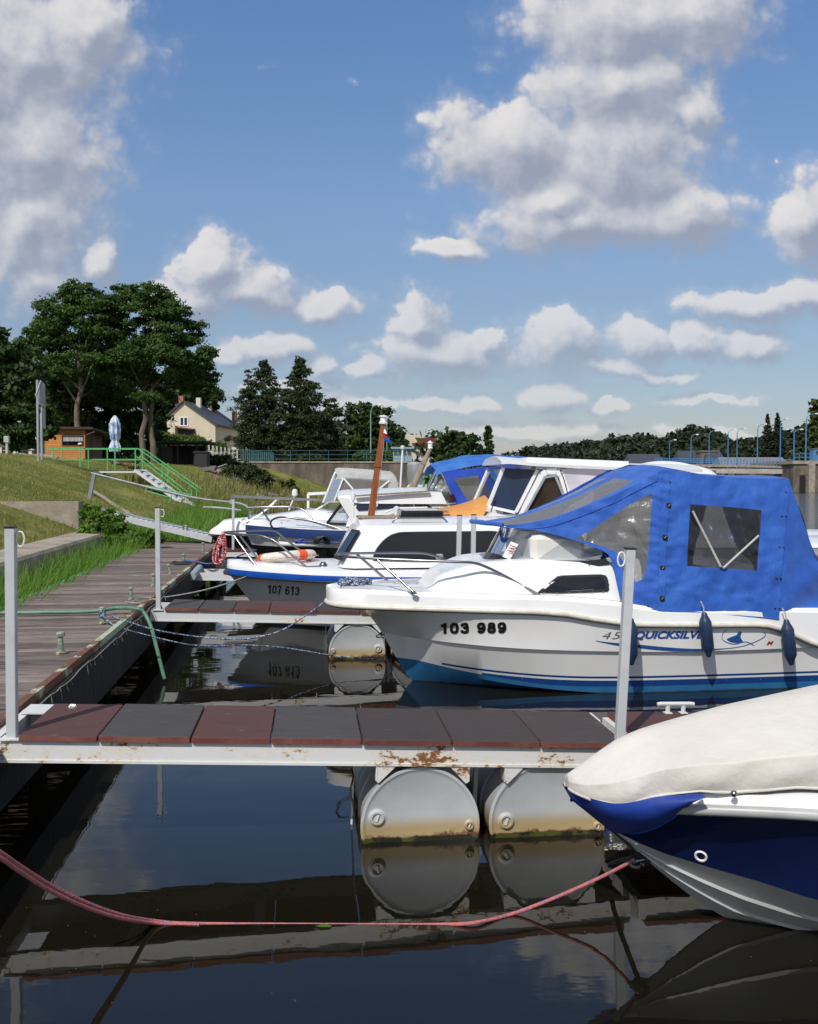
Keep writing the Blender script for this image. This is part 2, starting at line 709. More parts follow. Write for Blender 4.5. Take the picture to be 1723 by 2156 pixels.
def mk(name, c1, c2=None, scale=4, lo=.35, hi=.65, rough=.5, metal=0, bmp=None, stretch=None, coat=0, spec=None, detail=5, rnd_amt=0):
    """paint or cloth with a second tone in soft noise"""
    m, t, p = mat_base(name)
    p.inputs['Roughness'].default_value = rough
    p.inputs['Metallic'].default_value = metal
    p.inputs['Coat Weight'].default_value = coat
    if spec is not None:
        p.inputs['Specular IOR Level'].default_value = spec
    col = None
    if c2 is not None:
        f = sstep(t, noise(t, scale, detail, .6, stretch), lo, hi)
        col = mixc(t, f, c1, c2)
    if rnd_amt:
        oi = nd(t, 'ShaderNodeObjectInfo')
        v = mth(t, 'MULTIPLY_ADD', oi.outputs['Random'], rnd_amt, 1 - rnd_amt / 2)
        hs = nd(t, 'ShaderNodeHueSaturation')
        lk(t, v, hs.inputs['Value'])
        if col is None:
            hs.inputs['Color'].default_value = (*c1, 1)
        else:
            lk(t, col, hs.inputs['Color'])
        col = hs.outputs[0]
    if col is None:
        p.inputs['Base Color'].default_value = (*c1, 1)
    else:
        lk(t, col, p.inputs['Base Color'])
    if bmp:
        bump(t, p, noise(t, bmp[0], 4, .6, stretch), bmp[1], bmp[2])
    return m


WHITE = mk('gelcoat_white', (.80, .80, .79), (.72, .72, .70), 2.2, .45, .8, rough=.22, coat=.25)
CREAMW = mk('gelcoat_cream', (.76, .75, .71), (.66, .65, .60), 3, .4, .8, rough=.3)
STEEL = mk('polished_steel', (.27, .27, .28), rough=.27, metal=1)
ALU = mk('dull_aluminium', (.50, .51, .52), (.42, .43, .44), 9, rough=.42, metal=.55)
GALV = mk('galvanised_tube', (.27, .28, .28), (.20, .21, .21), 8, rough=.5, metal=.2)
GREYP = mk('light_grey_paint', (.50, .52, .53), (.42, .43, .44), 7, .45, .75, rough=.45, bmp=(40, .12, .004))
BLACK = mk('black_rubber', (.012, .012, .013), rough=.45)
BLACKP = mk('black_paint', (.010, .010, .012), rough=.2, coat=.3)
LETTER = mk('black_lettering', (.008, .008, .009), rough=.4)
BLUEL = mk('blue_lettering', (.012, .06, .24), (.02, .09, .30), 20, rough=.35)
REDL = mk('red_lettering', (.42, .03, .02), rough=.35)
GREYL = mk('grey_lettering', (.10, .10, .11), rough=.4)
NAVY = mk('navy_gelcoat', (.003, .009, .052), (.004, .011, .060), 3, rough=.12, coat=.5)
TINT = mk('tinted_window', (.006, .007, .009), rough=.06, spec=.6)
TINTB = mk('blue_tinted_window', (.015, .025, .05), rough=.08)
RUBG = mk('grey_rubrail', (.42, .42, .41), (.36, .36, .35), 6, rough=.4)
RUBC = mk('cream_rubrail', (.66, .63, .54), (.52, .49, .41), 9, rough=.4)
CREAM = mk('cream_boat_cover', (.64, .61, .56), (.58, .545, .49), 2.5, rough=.85, bmp=(5, .5, .03))
COVERB = mk('blue_boat_cover', (.010, .045, .30), (.008, .035, .23), 5, rough=.55, bmp=(12, .3, .012))
BLUESTR = mk('blue_stripe', (.006, .065, .36), (.008, .08, .40), 6, rough=.3)
DKSTRIPE = mk('dark_blue_stripe', (.02, .045, .15), rough=.3)
MAHOG = mk('varnished_wood', (.22, .055, .014), (.33, .10, .025), 3, .3, .7, rough=.28, stretch=(12, 12, .7), coat=.4)
PALEWOOD = mk('bleached_wood', (.33, .27, .20), (.22, .17, .12), 6, rough=.8, stretch=(8, 8, .8))
ORANGE = mk('orange_cover', (.62, .29, .07), (.55, .24, .06), 4, rough=.7, bmp=(8, .3, .01))
GCANV = mk('grey_canvas', (.47, .47, .45), (.40, .40, .38), 6, rough=.85, bmp=(8, .4, .015))
LILAC = mk('pale_lilac_canvas', (.60, .56, .60), (.54, .50, .55), 3, rough=.8, bmp=(4, .4, .03))
WTARP = mk('white_tarpaulin', (.74, .73, .71), (.66, .65, .63), 3, rough=.6, bmp=(4, .4, .03))
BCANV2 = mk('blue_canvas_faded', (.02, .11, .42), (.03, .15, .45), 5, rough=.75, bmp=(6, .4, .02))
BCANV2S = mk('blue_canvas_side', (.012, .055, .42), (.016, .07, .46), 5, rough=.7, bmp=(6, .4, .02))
RED = mk('red_paint', (.45, .02, .02), rough=.5)
FLAGB = mk('blue_flag', (.015, .07, .35), rough=.8)
FLAGW = mk('white_flag', (.75, .75, .75), rough=.8)
LBORANGE = mk('orange_band', (.75, .10, .02), rough=.6)
LBUOY = mk('lifebuoy_cream', (.74, .70, .62), (.60, .55, .46), 8, rough=.6)
FENDER = mk('navy_fender', (.012, .028, .07), (.016, .036, .085), 14, rough=.42)
CONC = mk('weathered_concrete', (.36, .31, .245), (.22, .185, .145), 2.2, .35, .7, rough=.9, bmp=(14, .5, .02), detail=9)
CONCD = mk('stained_concrete', (.20, .165, .125), (.085, .07, .055), 1.1, .32, .62, rough=.9, bmp=(6, .6, .04), stretch=(1, 1, .35), detail=9)
LAMPBLUE = mk('blue_lamp_paint', (.06, .20, .40), rough=.5)
LAMPGREY = mk('grey_green_lamp_paint', (.22, .32, .30), rough=.5)
RAILBLUE = mk('teal_rail_paint', (.035, .10, .12), rough=.5)
GREENP = mk('green_rail_paint', (.10, .46, .16), (.08, .36, .12), 6, rough=.5)
PALEGREEN = mk('pale_green_hose', (.12, .265, .17), (.08, .18, .115), 9, rough=.5)
HUTW = mk('orange_stained_boards', (.64, .27, .078), (.52, .20, .055), 5, rough=.6, stretch=(1, 1, 7), rnd_amt=.22)
HUTD = mk('brown_boards', (.12, .065, .03), (.08, .042, .02), 5, rough=.7, stretch=(1, 1, 7), rnd_amt=.2)
ROOFBR = mk('dark_brown_roof', (.05, .028, .024), rough=.7)
RENDERW = mk('beige_render', (.60, .525, .405), (.55, .48, .37), .6, rough=.95)
RENDERL = mk('pale_render', (.62, .58, .50), rough=.95)
SLATE = mk('slate_roof', (.048, .056, .075), (.035, .04, .055), 1.5, rough=.6)
SLATEL = mk('grey_sheet_roof', (.20, .21, .22), (.15, .16, .17), 1.5, rough=.6)
REDROOF = mk('dull_red_roof', (.13, .035, .03), rough=.8)
BRICKCH = mk('brick_chimney', (.34, .15, .085), rough=.9)
SIGNW = mk('sign_back', (.42, .45, .49), (.36, .39, .43), 3, rough=.5)
DARKSHED = mk('dark_shed', (.028, .024, .02), (.018, .016, .013), 2, rough=.9)
BENCHW = mk('brown_bench', (.11, .05, .035), rough=.7)
BARK = mk('bark', (.10, .075, .055), (.055, .042, .032), 5, rough=.95, stretch=(3, 3, .6), bmp=(14, .7, .03))
BARKP = mk('pale_bark', (.19, .15, .105), (.11, .085, .06), 4, rough=.95, stretch=(3, 3, .5))
PARAS = mk('parasol_cloth', (.26, .36, .58), (.62, .66, .72), 2.6, .48, .53, rough=.8, stretch=(1, 1, .8))
SHELTER = mk('pale_blue_frame', (.25, .36, .42), rough=.5)
PICKET = mk('pale_pickets', (.45, .43, .38), rough=.8)
STONE = mk('pale_stone', (.34, .29, .24), (.25, .20, .16), 5, rough=.95, rnd_amt=.35)
ROPEG = mk('grey_rope', (.42, .40, .36), (.26, .25, .22), 60, rough=.9)
ROPEDK = mk('dark_rope', (.02, .02, .02), rough=.9)
ROPEBR = mk('wet_rope', (.16, .075, .045), rough=.5)
CHROMEW = mk('white_plastic', (.78, .78, .78), rough=.3)
BLUEROPE = mk('blue_rope', (.02, .07, .33), (.10, .16, .40), 40, rough=.9)
TYRE = mk('dark_tarp', (.02, .02, .022), rough=.7)
BLUEBARREL = mk('blue_tarp', (.02, .08, .30), rough=.5)
STRIPEBLIND = mk('blind_slats', (.55, .55, .56), (.30, .30, .32), 30, rough=.7, stretch=(1, 1, .02))


def twist_rope(name, c1, c2, scale):
    """braided rope: flecks of a second colour in a twist"""
    m, t, p = mat_base(name)
    p.inputs['Roughness'].default_value = .85
    v = nd(t, 'ShaderNodeTexVoronoi', i_Scale=scale)
    c = nd(t, 'ShaderNodeTexCoord')
    lk(t, c.outputs['Object'], v.inputs['Vector'])
    s = nd(t, 'ShaderNodeSeparateColor')
    lk(t, v.outputs['Color'], s.inputs[0])
    lk(t, mixc(t, sstep(t, s.outputs[0], .62, .66), c1, c2), p.inputs['Base Color'])
    bump(t, p, v.outputs['Distance'], .5, .004)
    return m


PINKROPE = twist_rope('pink_braid', (.50, .135, .115), (.26, .13, .20), 120)
REDROPE = twist_rope('red_braid', (.45, .025, .045), (.70, .55, .55), 75)
BLUEWROPE = twist_rope('blue_white_braid', (.04, .075, .15), (.42, .47, .54), 120)


def clear_vinyl(name, tint, mixd=.14, diff=(.5, .5, .5), rough=.12, bscale=9, bstr=.5):
    m, t, p = mat_base(name)
    t.nodes.remove(p)
    out = t.nodes['Material Output']
    tr = nd(t, 'ShaderNodeBsdfTransparent', i_Color=(*tint, 1))
    df = nd(t, 'ShaderNodeBsdfDiffuse', i_Color=(*diff, 1))
    gl = nd(t, 'ShaderNodeBsdfGlossy', i_Roughness=rough)
    b = nd(t, 'ShaderNodeBump', i_Strength=bstr, i_Distance=.03)
    lk(t, noise(t, bscale, 3, .5), b.inputs['Height'])
    lk(t, b.outputs[0], gl.inputs['Normal'])
    m1 = nd(t, 'ShaderNodeMixShader', i_0=mixd)
    lk(t, tr.outputs[0], m1.inputs[1])
    lk(t, df.outputs[0], m1.inputs[2])
    fr = nd(t, 'ShaderNodeFresnel', i_IOR=1.4)
    lk(t, b.outputs[0], fr.inputs['Normal'])
    m2 = nd(t, 'ShaderNodeMixShader')
    lk(t, mth(t, 'ADD', fr.outputs[0], .03), m2.inputs[0])
    lk(t, m1.outputs[0], m2.inputs[1])
    lk(t, gl.outputs[0], m2.inputs[2])
    lk(t, m2.outputs[0], out.inputs['Surface'])
    return m


VINYL = clear_vinyl('clear_vinyl', (.62, .62, .62), .22, (.50, .49, .46), .24)
VINYLS = clear_vinyl('hazy_vinyl', (.50, .50, .50), .55, (.30, .29, .27), .2)
VINYLD = clear_vinyl('shade_tinted_vinyl', (.08, .08, .085), .10, (.10, .10, .11), .24, 5, 1.0)  # film is clear; the dim canopy interior is put into its dark tint
GLASS = clear_vinyl('perspex_screen', (.80, .83, .85), .05, (.6, .6, .6), .03, 2, .05)
GLASSD = clear_vinyl('dark_glass', (.16, .17, .20), .05, (.1, .1, .12), .05, 2, .05)


def canvas_blue():
    m, t, p = mat_base('royal_blue_canvas')
    p.inputs['Roughness'].default_value = .72
    p.inputs['Sheen Weight'].default_value = .15
    f = sstep(t, noise(t, 3.5, 7, .6), .35, .7)
    lk(t, mixc(t, f, (.012, .082, .40), (.021, .118, .47)), p.inputs['Base Color'])
    n1 = noise(t, 7, 5, .6, (1, 1, .6))
    n2 = noise(t, 260, 2, .5)
    h = mth(t, 'ADD', n1, mth(t, 'MULTIPLY', n2, .04))
    bump(t, p, h, .55, .035)
    return m


CANVAS = canvas_blue()


def rusty(name, paint, thr=.60, sc=11, streak=(1, 1, 1), rust=(.30, .12, .03)):
    m, t, p = mat_base(name)
    n1 = noise(t, sc, 9, .72, streak)
    n2 = noise(t, sc * .13, 2, .5, streak)
    f = sstep(t, mth(t, 'ADD', n1, mth(t, 'MULTIPLY', mth(t, 'SUBTRACT', n2, .5), .75)), thr, thr + .07)
    halo = sstep(t, mth(t, 'ADD', n1, mth(t, 'MULTIPLY', mth(t, 'SUBTRACT', n2, .5), .75)), thr - .16, thr + .05)
    c = mixc(t, mth(t, 'MULTIPLY', halo, .6), paint, (.66, .56, .38))
    c = mixc(t, f, c, mixc(t, noise(t, 40, 3), rust, (.12, .05, .02)))
    lk(t, c, p.inputs['Base Color'])
    p.inputs['Roughness'].default_value = .5
    bump(t, p, mth(t, 'ADD', f, mth(t, 'MULTIPLY', n1, .3)), .25, .003)
    return m


BEAM = rusty('white_beam_rust', (.66, .66, .65), .615, 34, (.6, 1, 1))
BEAM2 = rusty('white_beam_light_rust', (.62, .63, .63), .69, 30)
EDGE = rusty('rusty_edge_green_paint', (.22, .42, .28), .44, 3.2, rust=(.17, .055, .025))
BOLL = rusty('bollard_paint', (.12, .20, .15), .56, 22, rust=(.09, .05, .04))
PIPE = rusty('grey_pipe', (.30, .36, .40), .70, 9)


def drum_mat():
    m, t, p = mat_base('float_drum_grey')
    g = nd(t, 'ShaderNodeNewGeometry')
    s = nd(t, 'ShaderNodeSeparateXYZ')
    lk(t, g.outputs['Position'], s.inputs[0])
    zn = noise(t, 6, 8, .65)
    z = mth(t, 'ADD', s.outputs['Z'], mth(t, 'MULTIPLY', mth(t, 'SUBTRACT', zn, .5), .02))
    c = mixc(t, sstep(t, noise(t, 3, 6), .4, .7), (.50, .52, .525), (.43, .45, .455))
    c = mixc(t, sstep(t, z, .15, .06), c, (.40, .30, .15))                      # silt stain of past levels
    c = mixc(t, mth(t, 'MULTIPLY', sstep(t, noise(t, 3.1, 2, .5, (1, 1, .7)), .68, .71), .5), c, (.58, .54, .40))
    rz = mth(t, 'ADD', s.outputs['Z'], mth(t, 'MULTIPLY', mth(t, 'SUBTRACT', noise(t, 5, 9, .72),   .46), -.24))
    c = mixc(t, sstep(t, rz, .034, .014), c, mixc(t, noise(t, 30, 4), (.17, .055, .025), (.09, .035, .02)))
    az_ = mth(t, 'ADD', s.outputs['Z'], mth(t, 'MULTIPLY', mth(t, 'SUBTRACT', noise(t, 26, 6, .7), .5), .035))
    c = mixc(t, sstep(t, az_, .03, .02), c, mixc(t, sstep(t, noise(t, 9, 3), .5, .6), (.012, .013, .006), (.06, .065, .012)))  # weed at the waterline
    lk(t, c, p.inputs['Base Color'])
    p.inputs['Roughness'].default_value = .5
    bump(t, p, noise(t, 30, 5, .6), .15, .005)
    return m


DRUM = drum_mat()


def tile_mat(name, top, worn):
    m, t, p = mat_base(name)
    f = sstep(t, noise(t, 5, 9, .7, (1, 4, 1)), .38, .72)
    c = mixc(t, f, top, worn)
    c = mixc(t, sstep(t, noise(t, 11, 8, .75, (.7, 2.4, 1)), .60, .70), c, (.15, .125, .115))
    oi = nd(t, 'ShaderNodeObjectInfo')
    hs = nd(t, 'ShaderNodeHueSaturation')
    lk(t, mth(t, 'MULTIPLY_ADD', oi.outputs['Random'], .3, .85), hs.inputs['Value'])
    lk(t, c, hs.inputs['Color'])
    lk(t, hs.outputs[0], p.inputs['Base Color'])
    p.inputs['Roughness'].default_value = .8
    bump(t, p, noise(t, 90, 4, .7), .5, .004)
    return m


TILER = tile_mat('red_rubber_tile', (.085, .034, .030), (.062, .030, .028))
TILEG = tile_mat('grey_rubber_tile', (.052, .048, .048), (.043, .036, .036))
TILEB = tile_mat('brown_rubber_tile', (.055, .038, .036), (.045, .036, .035))
TILEE = tile_mat('red_tile_edge', (.13, .030, .022), (.20, .08, .055))


def plank_mat():
    m, t, p = mat_base('weathered_planks')
    oi = nd(t, 'ShaderNodeObjectInfo')
    c = nd(t, 'ShaderNodeTexCoord')
    off = nd(t, 'ShaderNodeCombineXYZ')
    lk(t, mth(t, 'MULTIPLY', oi.outputs['Random'], 40), off.inputs[0])
    lk(t, mth(t, 'MULTIPLY', oi.outputs['Random'], 23), off.inputs[1])
    v = vmth(t, 'MULTIPLY', vmth(t, 'ADD', c.outputs['Object'], off.outputs[0]), (1.4, 26, 8))
    n = nd(t, 'ShaderNodeTexNoise', i_Scale=2.0, i_Detail=8, i_Roughness=.65)
    lk(t, v, n.inputs['Vector'])
    r = nd(t, 'ShaderNodeValToRGB')
    r.color_ramp.elements[0].position = .32
    r.color_ramp.elements[0].color = (.055, .040, .036, 1)
    r.color_ramp.elements[1].position = .72
    r.color_ramp.elements[1].color = (.27, .23, .20, 1)
    el_ = r.color_ramp.elements.new(.5)
    el_.color = (.155, .122, .105, 1)
    lk(t, n.outputs['Fac'], r.inputs[0])
    hs = nd(t, 'ShaderNodeHueSaturation')
    lk(t, mth(t, 'MULTIPLY_ADD', oi.outputs['Random'], .8, .6), hs.inputs['Value'])
    lk(t, r.outputs[0], hs.inputs['Color'])
    lk(t, hs.outputs[0], p.inputs['Base Color'])
    p.inputs['Roughness'].default_value = .85
    bump(t, p, n.outputs['Fac'], .7, .008)
    return m


PLANK = plank_mat()
SKIRT = mk('tarred_boards', (.022, .019, .017), (.012, .011, .010), 3, rough=.8, stretch=(1, 1, .3), bmp=(9, .5, .02))


def leaf_mat(name, dark, light, trans=.25, hue=0.0, clump=.35):
    m, t, p = mat_base(name)
    g = nd(t, 'ShaderNodeNewGeometry')
    f = mth(t, 'ADD', mth(t, 'MULTIPLY', g.outputs['Random Per Island'], .6), mth(t, 'MULTIPLY', sstep(t, noise(t, clump, 3), .35, .65), .45), clamp=True)
    c = mixc(t, f, dark, light)
    lk(t, c, p.inputs['Base Color'])
    p.inputs['Roughness'].default_value = .55
    p.inputs['Specular IOR Level'].default_value = .25
    tl = nd(t, 'ShaderNodeBsdfTranslucent')
    lk(t, mixc(t, .5, c, (light[0] * 1.4, light[1] * 1.5, light[2] * .8)), tl.inputs['Color'])
    mx = nd(t, 'ShaderNodeMixShader', i_0=trans)
    lk(t, p.outputs[0], mx.inputs[1])
    lk(t, tl.outputs[0], mx.inputs[2])
    lk(t, mx.outputs[0], t.nodes['Material Output'].inputs['Surface'])
    return m


LOCUST = leaf_mat('locust_leaves', (.018, .052, .011), (.072, .140, .024))
LEAFD = leaf_mat('dark_leaves', (.014, .034, .009), (.048, .092, .019))
LEAFY = leaf_mat('yellowish_leaves', (.030, .050, .010), (.085, .115, .025))
PINE = leaf_mat('pine_needles', (.016, .030, .011), (.060, .082, .026), .1)
FARL = leaf_mat('far_leaves', (.014, .024, .012), (.034, .050, .022), .1, clump=.05)
BUSHL = leaf_mat('bright_bush_leaves', (.05, .115, .014), (.12, .22, .03), .3, clump=2)
HEDGEL = leaf_mat('hedge_leaves', (.04, .085, .012), (.10, .17, .025), .3, clump=.8)
SHRUBD = leaf_mat('dark_shrub_leaves', (.018, .034, .010), (.058, .075, .024), .15, clump=1)
REED = leaf_mat('reed_blades', (.07, .155, .018), (.19, .33, .055), .35, clump=1.2)
REEDY = leaf_mat('dry_grass_blades', (.13, .16, .035), (.33, .30, .11), .3, clump=.6)


def lawn():
    m, t, p = mat_base('mown_grass')
    a = sstep(t, noise(t, .45, 6, .6), .38, .66)
    b = sstep(t, noise(t, 5, 7, .7), .35, .65)
    c = mixc(t, a, (.14, .165, .035), (.32, .285, .09))
    c = mixc(t, mth(t, 'MULTIPLY', b, .55), c, (.075, .105, .022))
    c = mixc(t, sstep(t, noise(t, .22, 5, .6), .60, .72), c, (.28, .24, .10))
    lk(t, c, p.inputs['Base Color'])
    p.inputs['Roughness'].default_value = .95
    p.inputs['Specular IOR Level'].default_value = .1
    bump(t, p, noise(t, 22, 6, .75), .9, .06)
    return m


LAWN = lawn()
DIRT = mk('bare_earth', (.25, .155, .095), (.16, .10, .06), 1.5, rough=.95, bmp=(6, .7, .06))


def water():
    m, t, p = mat_base('river_water')
    p.inputs['Base Color'].default_value = (.0080, .0072, .0042, 1)
    p.inputs['Roughness'].default_value = .015
    p.inputs['IOR'].default_value = 1.5
    c = nd(t, 'ShaderNodeTexCoord')
    s = nd(t, 'ShaderNodeSeparateXYZ')
    lk(t, c.outputs['Object'], s.inputs[0])
    far = mth(t, 'MULTIPLY', sstep(t, s.outputs['Y'], 14, 70), sstep(t, s.outputs['X'], 0, 10))
    big = noise(t, .9, 3, .5, (.55, 1.2, 1))
    fine = noise(t, 5.5, 3, .5, (.6, 1.3, 1))
    wind = noise(t, 1.3, 5, .62, (.5, 1.25, 1))
    h = mth(t, 'ADD', mth(t, 'MULTIPLY', big, .11), mth(t, 'MULTIPLY', fine, .012))
    h = mth(t, 'ADD', h, mth(t, 'MULTIPLY', mth(t, 'MULTIPLY', wind, far), 2.4))
    b = nd(t, 'ShaderNodeBump', i_Strength=1.0, i_Distance=.05)
    lk(t, h, b.inputs['Height'])
    lk(t, b.outputs[0], p.inputs['Normal'])
    return m


WATER = water()


def hull_b_mat():
    """white hull, two blue bands and a pale blue bottom, painted along the hull"""
    m, t, p = mat_base('white_hull_blue_bands')
    c = nd(t, 'ShaderNodeTexCoord')
    s = nd(t, 'ShaderNodeSeparateXYZ')
    lk(t, c.outputs['Object'], s.inputs[0])
    X, Z = s.outputs['X'], s.outputs['Z']
    k = mth(t, 'SUBTRACT', 1.0, mth(t, 'DIVIDE', X, 1.5), clamp=True)
    rise = mth(t, 'MULTIPLY', mth(t, 'POWER', k, 1.6), .085)
    zz = mth(t, 'SUBTRACT', Z, rise)
    fade = sstep(t, X, .18, .5)

    def band(a, b):
        return mth(t, 'MULTIPLY', mth(t, 'GREATER_THAN', zz, a), mth(t, 'LESS_THAN', zz, b))
    col = mixc(t, sstep(t, noise(t, 1.6, 5), .4, .8), (.79, .785, .77), (.72, .71, .68))
    blue = mixc(t, sstep(t, noise(t, 55, 2, .5), .73, .75), (.010, .055, .22), (.6, .65, .7))
    col = mixc(t, mth(t, 'MULTIPLY', band(.137, .157), mth(t, 'GREATER_THAN', X, .22)), col, blue)
    col = mixc(t, mth(t, 'MULTIPLY', mth(t, 'LESS_THAN', zz, .118), mth(t, 'GREATER_THAN', X, .55)), col, blue)
    lowz = mth(t, 'ADD', .062, mth(t, 'MULTIPLY', mth(t, 'SUBTRACT', 1.0, mth(t, 'DIVIDE', X, 1.1), clamp=True), .075))
    pale = mixc(t, sstep(t, noise(t, 6, 5), .4, .7), (.032, .165, .36), (.026, .135, .31))
    col = mixc(t, mth(t, 'LESS_THAN', zz, lowz), col, pale)
    scum = sstep(t, mth(t, 'ADD', Z, mth(t, 'MULTIPLY', noise(t, 9, 4), .02)), .028, .012)
    col = mixc(t, mth(t, 'MULTIPLY', scum, .8), col, (.03, .045, .03))
    lk(t, col, p.inputs['Base Color'])
    p.inputs['Roughness'].default_value = .2
    p.inputs['Coat Weight'].default_value = .3
    return m


HULLB = hull_b_mat()


def two_tone(name, rows, rough=.3, coord='Object'):
    """hull colours by height bands: rows = [(z_top, colour), ...] from the keel up"""
    m, t, p = mat_base(name)
    c = nd(t, 'ShaderNodeTexCoord')
    s = nd(t, 'ShaderNodeSeparateXYZ')
    lk(t, c.outputs[coord], s.inputs[0])
    col = rows[-1][1]
    n = sstep(t, noise(t, 2.5, 5), .4, .8)
    col = mixc(t, n, col, tuple(v * .9 for v in col))
    for z, cl in reversed(rows[:-1]):
        col = mixc(t, mth(t, 'LESS_THAN', s.outputs['Z'], z), col, cl)
    lk(t, col, p.inputs['Base Color'])
    p.inputs['Roughness'].default_value = rough
    p.inputs['Coat Weight'].default_value = .2
    return m

# ------------------------------------------------------------------ water and land
mb = MB()
mb.add([(-900, -60, 0), (2500, -60, 0), (2500, 3000, 0), (-900, 3000, 0)], [(0, 1, 2, 3)])
struct('river_water', mb, WATER)

shore = sp([(-40, -1.0), (0, -4.0), (11, -5.4), (16.2, -6.05), (19, -6.4), (25, -7.2), (39, -9.0), (52, -9.4), (62, -7.6), (72, -4.6)])
prof = sp([(-6, -1.6), (-1.4, -.5), (-.6, .05), (-.05, .70), (.1, .80), (1, 1.10), (3, 1.78), (5, 2.45), (6.5, 2.78), (9, 2.92), (14, 3.0), (60, 3.3), (300, 5)])


def ground_z(x, y):
    d = shore(y) - x
    z = prof(d)
    if d > .3:
        z += .10 * mnoise.noise(Vector((x * .35, y * .35, 0))) + .05 * mnoise.noise(Vector((x * 1.1, y * 1.1, 3)))
    return z


ds = [-6, -3, -1.4, -1, -.6, -.35, -.05, .1, .4, .8, 1.2, 1.6, 2, 2.5, 3, 3.5, 4, 4.5, 5, 5.5, 6, 6.5, 7, 8, 9, 10, 12, 14, 17, 20, 25, 32, 40, 60, 100, 180, 300]
ys = [-40, -20, -10] + [i * .75 for i in range(0, 97)]
rings = []
for y in ys:
    s = shore(y)
    rings.append([(s - d, y, ground_z(s - d, y)) for d in ds])
mb = MB().loft(rings)
struct('grass_bank', mb, LAWN, smooth=60)
# level ground behind the quay wall and the far bank
mb = MB()
mb.box((-500, 73.0, -2), (.05, 330, 3.12))
mb.box((-900, 330, -2), (60, 3000, 3.2))
mb.box((60, 235, -2), (2400, 3000, 3.0))
struct('far_ground', mb, LAWN)


# ------------------------------------------------------------------ foliage
def leaf_quads(P, size, rng, up=.5, asp=.55, out=None):
    n = len(P)
    nrm = rng.normal(size=(n, 3))
    nrm[:, 2] += up
    if out is not None:
        nrm += out
    nrm /= np.linalg.norm(nrm, axis=1)[:, None] + 1e-9
    t = rng.normal(size=(n, 3))
    u = np.cross(nrm, t)
    u /= np.linalg.norm(u, axis=1)[:, None] + 1e-9
    v = np.cross(nrm, u)
    s = size * rng.uniform(.55, 1.3, size=(n, 1))
    V = np.empty((n, 4, 3))
    V[:, 0] = P - u * s
    V[:, 1] = P + v * s * asp
    V[:, 2] = P + u * s
    V[:, 3] = P - v * s * asp
    return V.reshape(-1, 3), np.arange(n * 4).reshape(n, 4)


def lobes_points(lobes, n, rng, sub=26, subr=.34, flat=.6, shell=.55):
    """leaf positions: every lobe carries many smaller clumps on and inside its surface"""
    vol = np.array([l[1][0] * l[1][2] for l in lobes])
    vol = vol / vol.sum()
    out, nr = [], []
    for (c, r), w in zip(lobes, vol):
        k = max(6, int(sub))
        d = rng.normal(size=(k, 3))
        d /= np.linalg.norm(d, axis=1)[:, None]
        rad = rng.uniform(shell, 1.05, size=(k, 1))
        cc = np.array(c) + d * rad * np.array(r)
        m = int(n * w)
        idx = rng.integers(0, k, size=m)
        g = rng.normal(size=(m, 3)) * .5
        rr = np.array(r).mean() * subr * rng.uniform(.6, 1.4, size=(k, 1))
        sc = np.concatenate([rr, rr, rr * flat], axis=1)
        out.append(cc[idx] + g * sc[idx])
        nr.append(d[idx] * .6 + g * .5)
    return np.concatenate(out), np.concatenate(nr)


def px_lobes(L, Y):
    out = []
    for l in L:
        x, y, rx, ry = l[:4]
        dY = l[4] if len(l) > 4 else 0
        c = at(x, y, Y + dY)
        k = (Y + dY) / FPX
        out.append(((c.x, c.y, c.z), (rx * k, rx * k * .9, ry * k)))
    return out


def trunk_mb(base, top, r0, r1, limbs=(), wob=.15, seed=1):
    R = random.Random(seed)
    mb = MB()
    n = 9
    pts = [Vector(base).lerp(Vector(top), i / n) + Vector((R.uniform(-wob, wob), R.uniform(-wob, wob), 0)) * (0 if i == 0 else 1) for i in range(n + 1)]
    mb.tube(pts, [r0 + (r1 - r0) * i / n for i in range(n + 1)], 9)
    for (t, end) in limbs:
        i = t * n
        a = pts[int(i)].lerp(pts[min(n, int(i) + 1)], i % 1)
        e = Vector(end)
        mid = a.lerp(e, .5) + Vector((0, 0, -.06 * (e - a).length))
        rr = (r0 + (r1 - r0) * t) * .5
        mb.tube(smooth_path([a, mid, e], 4), [rr * (1 - .8 * j / 8) for j in range(9)], 6)
    return mb


def tree(name, label, base, lobes, n, leaf, mat, r0, top, bark=None, seed=1, group=None, flat=.6, sub=26, subr=.34, wob=.15, cat='tree', shell=.55, extra_trunks=()):
    rng = np.random.default_rng(seed)
    T = Thing(name, label, cat, base, group)
    P, nr = lobes_points(lobes, n, rng, sub, subr, flat, shell)
    V, Q = leaf_quads(P, leaf, rng, out=nr)
    V = V - np.array(base)
    me = fast_mesh('crown', V, Q, mat)
    T.part('crown', me, None)
    R = random.Random(seed)
    limbs = [(R.uniform(.45, .95), Vector(l[0]) - Vector((0, 0, l[1][2] * .2))) for l in lobes]
    mb = trunk_mb(base, top, r0, r0 * .35, limbs, wob, seed)
    for (b2, t2, rr) in extra_trunks:
        m2 = trunk_mb(b2, t2, rr, rr * .4, (), wob, seed + 3)
        mb.add(m2.v, m2.f)
    T.part('trunk', mb, bark or BARK, world=True, smooth=50)
    return T


def gbase(x, y):
    return Vector((x, y, ground_z(x, y) - .1))


